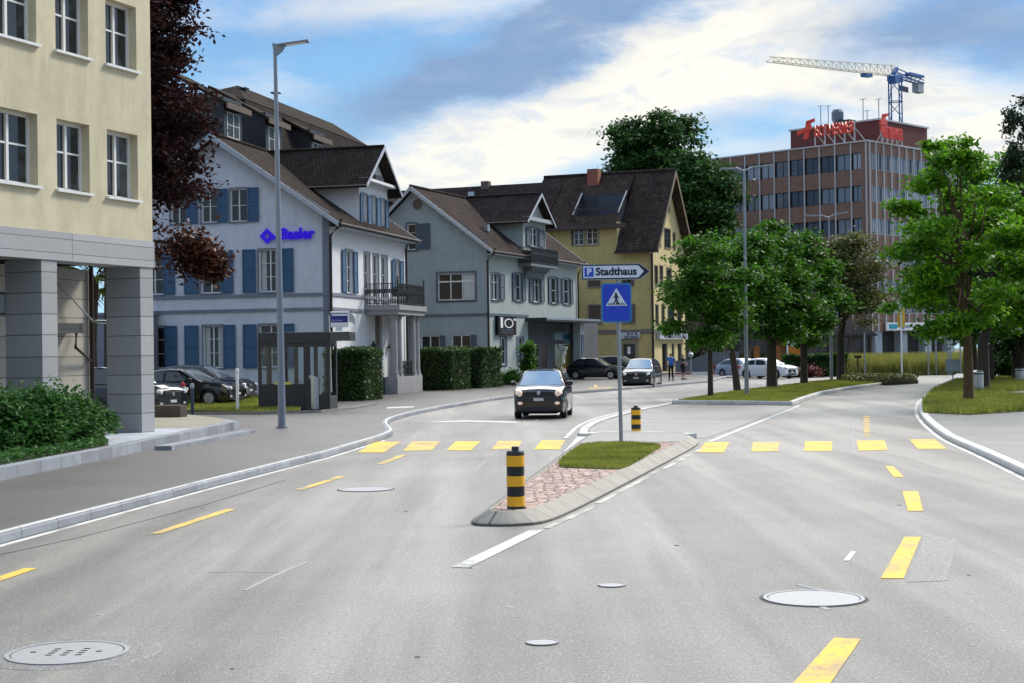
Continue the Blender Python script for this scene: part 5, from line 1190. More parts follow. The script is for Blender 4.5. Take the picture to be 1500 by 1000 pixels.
tree_px('street_tree', 'second median tree from the left, slightly leaning trunk behind the lamp post', 'tree', 1080, 572, .14, 1022, 1140, 352, 510, 13000, .10, M['leaf_mid'], 12, .16, group=GM, nclump=80, clump=.40, trunk_lean=(-.25, 0))
tree_px('street_tree', 'tallest bushy median tree, third from the left, with a thick trunk', 'tree', 1131, 566, .14, 1066, 1196, 332, 508, 17000, .115, M['leaf_mid'], 13, .26, group=GM, nclump=130, clump=.36, tiers=22, zs=.5, hollow=.2)
tree_px('street_tree', 'fourth median tree from the left, right of the parked white car', 'tree', 1178, 561, .14, 1130, 1236, 348, 512, 14000, .12, M['leaf_mid'], 14, .2, group=GM, nclump=130, clump=.36, tiers=22, zs=.5, hollow=.2)
tree_px('street_tree', 'olive brown flat topped tree at the far end of the median lawn', 'tree', 1232, 556, .14, 1190, 1296, 340, 498, 12000, .12, M['leaf_olive'], 15, .24, group=GM, nclump=70, clump=.5, hollow=.3)
GR = 'broad trees along the right verge'
tree_px('street_tree', 'nearest bright green tree on the right verge, straight brown trunk', 'tree', 1419, 590, .13, 1296, 1500, 206, 508, 25000, .10, M['leaf_bright'], 21, .17, group=GR, nclump=170, clump=.23, tiers=26, zs=.5, hollow=.2, bark=plain('warm bark', (.10, .065, .03), .95, var=.4, scale=8))
tree_px('street_tree', 'tall green tree behind the nearest one, its dark trunk beside the steel bollard', 'tree', 1441, 571, .13, 1395, 1560, 226, 505, 22000, .115, M['leaf_bright'], 22, .26, group=GR, nclump=150, clump=.30, tiers=24, zs=.5, hollow=.2)
tree_px('street_tree', 'slim trunked tree left of the steel bollard on the verge, mostly hidden by leaves', 'tree', 1427, 565, .13, 1350, 1500, 270, 515, 16000, .16, M['leaf_mid'], 23, .17, group=GR, nclump=120, clump=.5, tiers=20, zs=.5, hollow=.2)
tree_px('street_tree', 'thin trunked tree farthest along the right verge, right of the others', 'tree', 1453, 560, .13, 1400, 1570, 290, 512, 14000, .17, M['leaf_dark'], 24, .12, group=GR, nclump=80, clump=.8, shape=.7)
tree_px('street_tree', 'dark tree at the right picture edge with dense low foliage', 'tree', 1492, 556, .13, 1425, 1600, 255, 540, 22000, .18, M['leaf_dark'], 25, .35, nclump=120, clump=.7, group=GR, tiers=22, zs=.5)
# big tree behind the yellow house
tree('lime_tree', 'large dark broadleaf tree rising behind the yellow house roof', 'tree', (D(952, 500, 158).x, 158, 0), 9, .5, (0, 0, D(960, 275, 158).z), (6.6, 5.2, 7.0), 42000, .24, M['leaf_dark'], 31, nclump=130, clump=.72, hollow=.3)
tree('lime_tree', 'dark green tree between the yellow house and the office block', 'tree', (D(1030, 500, 150).x, 150, 0), 6, .4, (0, 0, D(1030, 330, 150).z), (3.4, 3.4, 6.6), 24000, .25, M['leaf_dark'], 32, nclump=90, clump=.8, shape=.8)
# copper beech beside the villa
bb = D(170, 600, 58)
tree('copper_beech', 'tall dark purple copper beech with drooping boughs beside the blue villa', 'tree', (bb.x, 58, .12), 5, .42, (0, 0, 10.6), (3.2, 3.2, 7.7), 100000, .11, M['leaf_copper'], 43, nclump=340, clump=.42)
def bough(parent_name, base, pts, n, size, mat, seed): pass
bt_ = bpy.data.objects['copper_beech']
rg = np.random.default_rng(7); c0 = D(262, 360, 57) - bt_.location; c1 = D(320, 392, 57) - bt_.location; s0 = Vector((0, 0, 6))
m = MB(); limb(m, s0, c0, .12, .06, rg, 4); limb(m, c0, c1, .06, .02, rg, 4); m.build('bough', M['bark'], bt_, smooth=True)
tt = rg.uniform(0, 1, 4200) ** .8; P = np.array(c0)[None] * (1 - tt[:, None]) + np.array(c1)[None] * tt[:, None] + rg.normal(size=(4200, 3)) * (.45 - .22 * tt)[:, None]
U, V = rand_axes(rg, len(P), .11); quads_object('bough_leaves', P, U, V, leafmat('copper leaves in light', (.02, .010, .008), (.15, .055, .035), .3), bt_)
# pine branch tips at the top right
pb = Vector((D(1600, 520, 60).x, 60, 0)); PT = thing('pine_tree', 'pine with sparse dark branches reaching in at the top right edge', 'tree', pb)
m = MB(); m.tube([(0, 0, 0), (.2, 0, 6), (.1, 0, 15)], [.3, .24, .08], 10); m.build('trunk', M['bark'], PT, smooth=True)
m = MB(); tips = []
for tx, ty in ((1475, 240), (1482, 262), (1500, 285), (1478, 180), (1500, 200), (1490, 228), (1515, 160), (1530, 240), (1560, 300), (1540, 200)):
    q = D(tx, ty, 59 + rg.uniform(-1, 1)) - pb; l = limb(m, (.15, 0, q.z - .4), q, .06, .012, rg, 6, .05); tips += [np.array(x) for x in l[2:]]
    for i in range(3): q2 = np.array(q) + rg.normal(size=3) * .35; limb(m, l[3], q2, .02, .006, rg, 3); tips.append(q2)
m.build('limbs', M['bark'], PT, smooth=True)
T_ = np.array(tips); own = rg.integers(0, len(T_), 9000); P = T_[own] + rg.normal(size=(9000, 3)) * .13
U, V = rand_axes(rg, 9000, .10, 0); V *= .6; quads_object('needles', P, U, V, leafmat('pine needles', (.008, .022, .008), (.03, .065, .02), .1), PT)

# ---------------- hedges and shrubs ----------------
def hedge(name, label, base, rotz, sx, sy, sz, n, size, mat, seed, cat='hedge', group=None, rnd=.25):
    rg = np.random.default_rng(seed); t = thing(name, label, cat, base, rotz, group)
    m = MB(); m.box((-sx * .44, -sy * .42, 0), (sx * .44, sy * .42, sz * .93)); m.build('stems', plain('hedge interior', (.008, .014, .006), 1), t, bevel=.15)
    P = rg.uniform(-1, 1, (n, 3)); ax = rg.integers(0, 3, n); ax = np.where(rg.uniform(size=n) < .35, 2, ax); sg = np.where(rg.uniform(size=n) < .5, -1, 1); sg = np.where(ax == 2, 1, sg)
    P[np.arange(n), ax] = sg * (1 - np.abs(rg.normal(size=n)) * .05)
    r = np.linalg.norm(P[:, :2], axis=1); k = np.where(r > 1.22, 1.22 / r, 1); P[:, 0] *= k; P[:, 1] *= k
    P = P * np.array([sx / 2, sy / 2, sz / 2]) + np.array([0, 0, sz / 2]) + rg.normal(size=(n, 3)) * .05
    P[:, 2] += .07 * np.sin(P[:, 0] * 3 + seed) * (P[:, 2] / sz); P[:, 2] = np.maximum(P[:, 2], .03)
    U, V = rand_axes(rg, n, size, .2); quads_object('leaves', P, U, V, mat, t); return t
h1 = (D(487, 590, 66.5) + D(548, 590, 66.5)) / 2
hg = leafmat('clipped hedge leaves', (0.015, 0.045, 0.012), (0.075, 0.14, 0.03), .25)
hedge('hedge', 'clipped green hedge behind the bus stop sign in front of the villa', (h1.x, 66.8, .12), -R(13.7), 1.95, 2.6, 2.15, 17000, .055, hg, 51)
G2 = 'hedge blocks along the grey house'
hedge('hedge', 'dark clipped hedge block left of its twin before the grey house', (D(645, 570, 83.5).x, 83.5, .12), -R(21.8), 2.6, 2.8, 2.15, 15000, .06, hg, 52, group=G2)
hedge('hedge', 'dark clipped hedge block on the right, nearest the grey house downpipe', (D(691, 570, 87.5).x, 87.5, .12), -R(21.8), 2.7, 3.4, 2.2, 15000, .06, hg, 53, group=G2)
def shrub(label, base, r, h, n, size, mat, seed, group=None, name='shrub'):
    rg = np.random.default_rng(seed); t = thing(name, label, 'shrub', base, 0, group); m = MB()
    C = []
    for i in range(int(16 + r * 10)):
        a = rg.uniform(0, 6.28); rr = r * rg.uniform(.1, .95); C.append((math.cos(a) * rr, math.sin(a) * rr, h * rg.uniform(.3, 1) * (1 - .45 * (rr / r) ** 2))); limb(m, (rg.normal() * .08, rg.normal() * .08, 0), C[-1], .02, .008, rg, 3)
    m.build('stems', M['bark'], t); C = np.array(C); own = rg.integers(0, len(C), n); P = C[own] + rg.normal(size=(n, 3)) * np.array([.22, .22, .16]) * max(.6, r / 1.0); P[:, 2] = np.abs(P[:, 2]) + .02
    U, V = rand_axes(rg, n, size, .8); quads_object('leaves', P, U, V, mat, t); return t
sm = leafmat('shrub leaves', (0.012, 0.055, 0.012), (0.07, 0.20, 0.04), .35, .65)
GS = 'leafy shrubs in the bed before the stone pillars'
for i, (x, y, r, h, n, lab) in enumerate([(-30, 664, .95, 1.0, 6000, 'leafy green shrub cut by the left picture edge'), (32, 658, 1.0, 1.12, 8000, 'tall leafy shrub left of the grey cabinet before the first pillar'), (84, 652, .85, 1.0, 7000, 'leafy shrub in the middle of the bed beside the first pillar'), (122, 644, .55, .7, 4000, 'smallest shrub of the bed, just left of the corner pillar')]):
    b = G(x, y, .32); shrub(lab, b, r, h, int(n * 1.7), .055, sm, 60 + i, GS)
gcv = g2([(-100, 698), (0, 682), (100, 663), (158, 652), (150, 642), (60, 650), (-100, 680)], .32); P = sample_poly(rg, gcv, 3500, .34); P[:, 2] += rg.uniform(0, .15, len(P)); U, V = rand_axes(rg, len(P), .05, 1); tag(quads_object('ground_cover', P, U, V, sm), 'low leafy ground cover along the forecourt kerb', 'plants', kind='stuff')
sheet('planting_bed', g2([(-160, 708), (0, 683), (100, 664), (160, 653), (150, 632), (20, 636), (-160, 660)], .3), .31, plain('bed soil', (.04, .03, .02), 1))
b = D(268, 592, 55.5); shrub('low green plant around the foot of the fire hydrant', (D(252, 590, 56).x, 56, .2), .5, .65, 1500, .05, sm, 70)
shrub('climbing shrub at the grey house wall by the shop door', (D(772, 560, 93).x, 93, .12), .6, 2.6, 2600, .09, M['leaf_mid'], 71); shrub('low dark shrub under the narrow window of the grey house', (D(747, 565, 93).x, 93, .12), .9, .9, 2200, .07, M['leaf_mid'], 72)
# palm behind the pillars
pp = D(150, 592, 55); PM = thing('palm_tree', 'small fan palm seen between the stone pillars', 'palm', (pp.x, 55, .12))
cr_z = D(150, 408, 55).z - .12; m = MB(); m.tube([(-.25, 0, 0), (-.3, 0, cr_z * .5), (-.2, 0, cr_z)], [.14, .12, .13], 10); m.build('trunk', M['bark'], PM, smooth=True)
for i in range(34):
    a = rg.uniform(0, 6.28); el = rg.uniform(-.6, 1.1); L = 1.0; dv = Vector((math.cos(a) * math.cos(el), math.sin(a) * math.cos(el), math.sin(el))); e = Vector((-.2, 0, cr_z)) + dv * L
    m = MB(); m.tube([(-.2, 0, cr_z), e], .012, 4)
    sdv = dv.cross(Vector((0, 0, 1))).normalized(); 
    for j in range(15):
        f = (j - 7) / 7 * 1.5; dd2 = dv * math.cos(f) + sdv * math.sin(f); tip_ = e + dd2 * .8 + Vector((0, 0, -.3)); md = e + dd2 * .4; pr_ = dd2.cross(Vector((0, 0, 1))).normalized() * .07
        m.add([e, md - pr_, tip_, md + pr_], [(0, 1, 2, 3)])
    m.build('frond', leafmat('palm frond', (.03, .06, .01), (.14, .17, .03), .3) if i == 0 else bpy.data.materials['palm frond'], PM)
# tall meadow before the office block, and beds
md_ = g2([(1242, 551), (1500, 550), (1560, 546), (1500, 541), (1242, 541)]); y0, y1 = 112, 126
mp_ = [(D(1236, 545, y0).x, y0), (D(1372, 545, y0).x, y0), (D(1560, 545, y0).x, y0 + 2), (D(1560, 545, y1).x, y1), (D(1236, 545, y1).x, y1)]
P = sample_poly(rg, mp_, 42000, 0); tag(blades_object('meadow_grass', P, 1.55, .09, .45, M['grass_dry'], rg), 'tall dry yellow green meadow before the office block', 'meadow', kind='stuff')
sheet('meadow_ground', mp_, .03, M['grass_soil'])
bd = g2([(1232, 557), (1300, 560), (1345, 557.3), (1330, 554), (1250, 553.5)], .14); P = sample_poly(rg, bd, 5000, .14); P[:, 2] += rg.uniform(0, .35, len(P)); U, V = rand_axes(rg, len(P), .1, .6); tag(quads_object('low_plants', P, U, V, M['leaf_olive']), 'low olive ground cover at the roundabout end of the median', 'plants', kind='stuff')
sheet('planting_bed', bd, .16, plain('bed soil two', (.05, .04, .03), 1), .16)
m = MB(); hb = D(1190, 545, 112)
hedge('hedge', 'dark clipped hedge under the orange and white box', (D(1182, 545, 112).x, 112, 0), 0, 3.3, 1.6, 1.5, 5000, .12, M['leaf_dark'], 81)
hedge('hedge', 'brighter green bush right of the dark hedge by the meadow', (D(1218, 545, 113).x, 113, 0), 0, 2.2, 1.8, 1.6, 4000, .12, leafmat('bright hedge', (.03, .08, .01), (.10, .2, .02), .3), 82)
shrub('red flowering shrub in front of the dark hedge', (D(1186, 547, 109).x, 109, 0), .9, .75, 900, .09, leafmat('red blossom', (.08, .02, .02), (.22, .03, .04), .2), 83)
shrub('dark spiky bush under the round blue sign at the right edge', (D(1478, 545, 92).x, 92, .13), 1.6, 1.9, 3500, .16, M['leaf_dark'], 84)
# backdrop woods far right and left beyond the street
for i, (x, w_, h_, dd_2) in enumerate([(1480, 16, 11, 190), (1560, 14, 12, 180), (1000, 10, 9, 200), (1120, 12, 8, 205)]):
    b = D(x, 512, dd_2); tree('background_tree', ['dark tree far beyond the right verge', 'dark tree outside the right edge of the view', 'dark tree far behind the street corner', 'dark tree left of the office block base'][i], 'tree', (b.x, dd_2, 0), 3, .3, (0, 0, h_ * .55), (w_ / 2, 4, h_ * .5), 9000, .35, M['leaf_dark'], 90 + i, nclump=60, clump=1.2)
# ---------------- cars ----------------
M['tyre'] = plain('tyre rubber', (.012, .012, .012), .85, var=.2); M['rim'] = plain('alloy rim', (.42, .43, .45), .3, .8, var=.05)
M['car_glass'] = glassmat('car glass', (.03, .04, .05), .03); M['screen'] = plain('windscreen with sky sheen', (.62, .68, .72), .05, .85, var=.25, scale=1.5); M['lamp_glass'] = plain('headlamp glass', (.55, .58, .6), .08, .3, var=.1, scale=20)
M['lamp_warm'] = plain('lit warm headlamp', (1.0, .72, .55), .15, var=0, emit=.25); M['plate'] = plain('number plate', (.55, .57, .6), .5, var=.1, scale=30)
M['tail'] = plain('tail lamp', (.35, .01, .01), .2); M['under'] = plain('underbody', (.008, .008, .008), .9)
def paintm(name, col, rough=.25): return plain(name, col, rough, .0, var=.03, coat=1.0, spec=.3)
def interp(tab, y):
    for (a, va), (b, vb) in zip(tab, tab[1:]):
        if y <= b: return va + (vb - va) * max(0, (y - a)) / (b - a)
    return tab[-1][1]
def car(label, base, rotz, paint, L=4.2, W=1.75, Hh=1.5, nose=.72, hood=.95, belt=.98, ws0=.95, ws1=1.75, rf1=3.4, rr=3.95, tail_z=1.0, ax=(.78, 3.35), wr=.31, lit=False, grille=(.5, .16, .62), lamp=(.60, .30, .14, .66), name='car', group=None, badge=True, blunt=0.08, roof_col=None, cat='car'):
    t = thing(name, label, cat, base, rotz, group)
    zt = [(0, nose), (.10, nose + .08), (.35, nose + (hood - nose) * .72), (ws0, hood), (ws0 + .5, belt), (rr - .1, tail_z), (L - .12, tail_z - .03), (L, tail_z - .18)]
    wt_ = [(0, W / 2 * (.84)), (blunt, W / 2 * .91), (.3, W / 2 * .975), (.8, W / 2), (L - .6, W / 2), (L - .15, W / 2 * .95), (L, W / 2 * .86)]
    ys = sorted(set([0, .04, .1, .2, .35] + [L * i / 44 for i in range(1, 44)] + [L - .12, L - .04, L] + [a + s * wr * 1.14 for a in ax for s in (-1, -.95, -.7, -.35, 0, .35, .7, .95, 1)]))
    rings_ = []
    for y in ys:
        w = interp(wt_, y); z = interp(zt, y); zl = .20 if .15 < y < L - .15 else .27; za_ = zl
        for a in ax:
            q = 1 - ((y - a) / (wr * 1.14)) ** 2
            if q > 0: za_ = max(za_, wr + wr * 1.14 * math.sqrt(q) - .0)
        za_ = min(za_, z - .2); zm = max((zl + z) / 2 + .02, za_ + .03)
        half = [(w - .26, zl), (w - .26, za_), (w * .965, za_), (w, max(zl + .12, za_ + .01)), (w * 1.0, zm), (w * .985, z - .13), (w * .93, z - .03), (w * .72, z + .005), (w * .35, z + .03)]
        rings_.append([(x, y - L / 2, zz) for x, zz in half] + [(0, y - L / 2, z + .04)] + [(-x, y - L / 2, zz) for x, zz in half[::-1]])
    m = MB(); m.rings(rings_); body = m.build('body', paint, t, smooth=32)
    # cabin
    tz = [(ws0, belt - .04), (ws1, Hh - .03), ((ws1 + rf1) / 2, Hh), (rf1, Hh - .05), (rr, tail_z + .0)]
    def cab(y, k=0):
        T = interp(tz, y); f = (T - belt) / (Hh - belt); wb = W / 2 * .93; wr_ = wb - .02 - (T - belt) * .33; return T, wb, wr_
    rs = []
    for y in sorted([ws0, (ws0 + ws1) / 2, ws1, ws1 + .15, (ws1 + rf1) / 2, rf1 - .2, rf1, (rf1 + rr) / 2, rr]):
        T, wb, w2 = cab(y); T = max(T, belt - .03); half = [(wb, belt - .06), (w2 + .02, max(belt - .05, T - .10)), (w2 - .05, max(belt - .045, T - .03)), (w2 * .5, T)]
        rs.append([(x, y - L / 2, z) for x, z in half] + [(0, y - L / 2, T + .012)] + [(-x, y - L / 2, z) for x, z in half[::-1]])
    m = MB(); m.rings(rs); m.build('roof', roof_col or paint, t, smooth=40)
    G_ = M['car_glass']
    def screen(ya, yb, nm, o, fa=.10, fb=.92):
        m = MB(); rws = []
        for i in range(5):
            f = fa + (fb - fa) * i / 4; y = ya + (yb - ya) * f; T = interp(tz, y); wb = W / 2 * .93; w2 = wb - .02 - (T - belt) * .33 - .07
            rws.append([(x * w2, y - L / 2 + o * .012, T + .004 + .014 - (abs(x) ** 2) * .028 + .0) for x in (-1, -.6, -.2, .2, .6, 1)])
        m.rings(rws, closed=False, caps=False); return m.build(nm, M['screen'], t, smooth=60)
    ws = screen(ws0, ws1, 'windscreen', -1); screen(rr, rf1, 'rear_window', 1)
    m = MB()
    for s in (-1, 1): m.bar((s * .55, ws0 - L / 2 + .08, belt + .02), (s * .02, ws0 - L / 2 + .20, belt + .12), .02)
    m.build('wiper', M['black'], ws)
    for s in (-1, 1):
        mid = (ws1 + rf1) / 2 + .05
        for a, b_ in ((ws0 + .45, mid - .05), (mid + .05, rr - .28)):
            top = []; n = 6
            for i in range(n + 1):
                y = a + (b_ - a) * i / n; T = interp(tz, y) - .13; T = max(T, belt + .03); top.append((y, T))
            X = lambda z: W / 2 * .93 - .02 - (z - belt) * .33 + .030
            m = MB(); vs = [(s * (X(belt + .02) + .012), y - L / 2, belt + .015) for y, T in top] + [(s * (X(T) + .006), y - L / 2, T) for y, T in top]; k = n + 1
            m.add(vs, [(i, i + 1, k + i + 1, k + i) for i in range(n)]); m.build('side_window', G_, t)
        m = MB(); m.box((s * (W / 2 - .0) - .03, ws0 - L / 2 + .36, belt - .02), (s * (W / 2 + .17) - .03 * 0, ws0 - L / 2 + .50, belt + .13)); m.build('mirror', paint, t, bevel=.03)
        lx, ly, lh, lz = lamp
        m = MB(); hx = s * W / 2 * .73; hy = -L / 2 + .075; hzc = lz + lh * .55
        m.rings([[(hx + s * .02 + .12 * q * math.cos(an_) , hy - .115 * math.sqrt(max(0, 1 - q * q)) + abs(.12 * q * math.cos(an_) + s * .02) * .0 + (.06 * q * math.cos(an_) * s), hzc + lh * .62 * q * math.sin(an_)) for an_ in [2 * math.pi * j / 18 for j in range(18)]] for q in (1.0, .92, .75, .5, .2)]); hl = m.build('headlight', M['lamp_warm'] if lit else M['lamp_glass'], t, smooth=60)
        m = MB(); m.lathe([(.045, 0), (.05, .012), (.0, .014)], n=12); m.v = [(x + hx, hy - .112 - z, y + hzc) for x, y, z in m.v]; m.build('bulb', M['white_light'], hl)
        m = MB(); m.lathe([(0.0, 0), (.075, 0), (.085, -.02)], n=12); m.v = [(x + s * W / 2 * .72, -L / 2 - .005 - z * 0 + 0 * y, y * (.55 if lit else .8) + .47) if False else (x + s * W / 2 * .70, -L / 2 - .012 + abs(z), y * .6 + (.50 if lit else .40)) for x, y, z in m.v]; m.build('fog_lamp', M['lamp_warm'] if lit else M['lamp_glass'], t)
        m = MB(); m.box((s * W / 2 * .93 - .1, L / 2 - .14, tail_z - .35), (s * W / 2 * .93 + .0, L / 2 + .0, tail_z - .1)); m.build('tail_light', M['tail'], t, bevel=.02)
        for a in ax:
            wm = MB(); xo = s * (W / 2 - .015); xi_ = s * (W / 2 - .21)
            prof = [(wr * .62, xo * 1.0 - s * .02), (wr * .66, xo), (wr * .95, xo), (wr, xo - s * .03), (wr, xi_ + s * .03), (wr * .93, xi_), (wr * .4, xi_)]
            rg_ = [[(x, a - L / 2 + r * math.cos(2 * math.pi * j / 22), wr + r * math.sin(2 * math.pi * j / 22)) for j in range(22)] for r, x in prof]; wm.rings(rg_)
            tyre = wm.build('wheel', M['tyre'], t, smooth=40)
            rm = MB(); rm.rings([[(x, a - L / 2 + r * math.cos(2 * math.pi * j / 22), wr + r * math.sin(2 * math.pi * j / 22)) for j in range(22)] for r, x in ((wr * .64, xo - s * .006), (wr * .56, xo - s * .02), (wr * .54, xo - s * .06))])
            for q in range(5):
                an = q * 2 * math.pi / 5; c_, s2 = math.cos(an), math.sin(an); rm.bar((xo - s * .015, a - L / 2, wr), (xo - s * .015, a - L / 2 + c_ * wr * .6, wr + s2 * wr * .6), .05, .05)
            rm.build('rim', M['rim'], tyre)
    gw_, gh_, gzz = grille
    m = MB(); m.box((-gw_, -L / 2 - .014, gzz), (gw_, -L / 2 + .04, gzz + gh_)); gr = m.build('grille', M['black'], t, bevel=.01)
    m = MB(); 
    for i in range(3): m.box((-gw_ + .03, -L / 2 - .018, gzz + gh_ * (i + .7) / 4), (gw_ - .03, -L / 2 - .012, gzz + gh_ * (i + .7) / 4 + .008))
    m.build('grille_bar', M['dark'], gr)
    if badge:
        m = MB(); m.lathe([(0, .0), (.055, .0), (.06, -.01)], n=16); m.v = [(x, -L / 2 - .03 - z, y + gzz + gh_ * .55) for x, y, z in m.v]; m.build('badge', M['steel'], gr)
    m = MB(); m.box((-W / 2 * .62, -L / 2 - .01, .24), (W / 2 * .62, -L / 2 + .05, .36)); m.build('lower_intake', M['black'], t, bevel=.01)
    m = MB(); m.box((-.16, -L / 2 - .03, gzz - .17 if gzz > .55 else .42), (.16, -L / 2 - .008, (gzz - .17 if gzz > .55 else .42) + .09)); m.build('number_plate', M['plate'], t)
    m = MB(); m.box((-W / 2 + .3, -L / 2 + .25, .16), (W / 2 - .3, L / 2 - .25, .3)); m.build('underbody', M['under'], t)
    return t
blk = paintm('black car paint', (.010, .011, .014), .18)
b = G(790, 613); bc = Vector((b.x, b.y + 1.75, 0)); bc.x += .19
car('small black hatchback driving towards the camera before the yellow crossing with headlights on', bc, R(-6.5), blk, L=3.6, W=1.66, Hh=1.55, nose=.82, hood=1.03, belt=1.04, ws0=.74, ws1=1.3, rf1=3.15, rr=3.5, tail_z=1.04, ax=(.68, 2.95), wr=.29, lit=True, grille=(.46, .12, .74), lamp=(.60, .26, .19, .70), blunt=.05)
b = G(935, 564, .12); car('black compact people carrier standing by the kerb before the yellow house', (b.x + .42, b.y + 2.2, .0), R(-14), blk, L=4.35, W=1.79, Hh=1.66, nose=.78, hood=1.04, belt=1.06, ws0=.85, ws1=1.6, rf1=3.7, rr=4.15, tail_z=1.06, ax=(.85, 3.5), wr=.32, grille=(.5, .12, .68), lamp=(.55, .30, .15, .66))
gdk = paintm('dark grey car paint', (.02, .022, .026), .2)
b = D(874, 553, 108); c10 = car('black car with white 10° lettering on its door, parked beside the shop pillar', (b.x, 108, .12), R(72), blk, L=4.0, W=1.75, Hh=1.50, nose=.70, hood=.98, belt=.98, ws0=1.0, ws1=1.85, rf1=3.2, rr=3.8, tail_z=1.02, ax=(.78, 3.3))
# its lettering stands on the flank that faces the street
text('lettering', '10°', M['white_light'], c10, Matrix(((0, 0, 1, .895), (1, 0, 0, .1), (0, 1, 0, .62), (0, 0, 0, 1))), .62, .004, .01)
b = D(905, 551, 117); car('dark car parked at the yellow house wall, half hidden by its neighbours', (b.x, 117, .12), R(66), gdk, L=4.2, W=1.8, Hh=1.62, nose=.76, hood=1.02, belt=1.04, ws0=.9, ws1=1.7, rf1=3.4, rr=4.0, tail_z=1.05)
wh = paintm('white car paint', (.8, .81, .84), .3); sil = paintm('silver blue car paint', (.32, .38, .50), .3)
b = D(1131, 552, 106); car('white hatchback with a black grille seen between the median tree trunks', (b.x, 107.5, 0), R(44), wh, L=4.0, W=1.75, Hh=1.46, nose=.74, hood=.98, belt=.97, ws0=1.0, ws1=1.9, rf1=3.1, rr=3.75, tail_z=1.05, ax=(.78, 3.3), wr=.33, grille=(.42, .26, .40), lamp=(.50, .45, .13, .68))
b = D(1088, 551, 114); car('silver blue car behind the white one, mostly hidden by a tree trunk', (b.x, 114, 0), R(38), sil, L=4.2, W=1.78, Hh=1.44, nose=.72, hood=.95, belt=.96, ws0=1.0, ws1=1.85, rf1=3.2, rr=3.9, tail_z=1.0)
GP = 'dark cars parked beside the blue villa'
b = D(184, 598, 53); car('nearest parked dark car, seen between and right of the corner pillar', (b.x - .25, 53, .13), R(66), paintm('deep blue black paint', (.008, .012, .018), .15), L=4.6, W=1.85, Hh=1.66, nose=.82, hood=1.08, belt=1.06, ws0=1.15, ws1=2.1, rf1=3.7, rr=4.3, tail_z=1.08, ax=(.85, 3.7), wr=.35, group=GP, grille=(.45, .2, .6), lamp=(.52, .45, .16, .70))
b = D(283, 580, 61.5); car('middle parked car, black and low with a sloping bonnet', (b.x - .15, 61.5, .13), R(74), blk, L=4.3, W=1.8, Hh=1.52, nose=.70, hood=1.0, belt=1.0, ws0=1.15, ws1=2.2, rf1=3.3, rr=4.0, tail_z=1.05, ax=(.85, 3.45), wr=.33, group=GP, lamp=(.52, .5, .13, .64))
b = D(312, 572, 66.5); car('farthest parked dark car, close to the villa wall', (b.x - .5, 66.8, .13), R(78), gdk, L=4.4, W=1.8, Hh=1.62, nose=.76, hood=1.03, belt=1.03, ws0=1.05, ws1=2.0, rf1=3.6, rr=4.2, tail_z=1.06, ax=(.85, 3.5), wr=.33, group=GP)

# ---------------- people ----------------
def skin_obj(name, joints, bones, mat, parent, sub=2):
    me = bpy.data.meshes.new(name); me.from_pydata([j[:3] for j in joints], bones, []); o = bpy.data.objects.new(name, me); COL.objects.link(o)
    sm_ = o.modifiers.new('skin', 'SKIN'); sm_.use_smooth_shade = True
    for i, j in enumerate(joints): r = j[3] if isinstance(j[3], tuple) else (j[3], j[3]); me.skin_vertices[0].data[i].radius = r
    me.skin_vertices[0].data[0].use_root = True
    ss = o.modifiers.new('sub', 'SUBSURF'); ss.levels = sub; ss.render_levels = sub
    bpy.context.view_layer.update(); m2 = bpy.data.meshes.new_from_object(o.evaluated_get(bpy.context.evaluated_depsgraph_get()))
    bpy.data.objects.remove(o); m2.materials.clear(); m2.materials.append(mat); m2.polygons.foreach_set('use_smooth', [True] * len(m2.polygons))
    n = bpy.data.objects.new(name, m2); COL.objects.link(n); n.parent = parent; return n
skin = plain('skin', (.45, .27, .20), .6, var=.05)
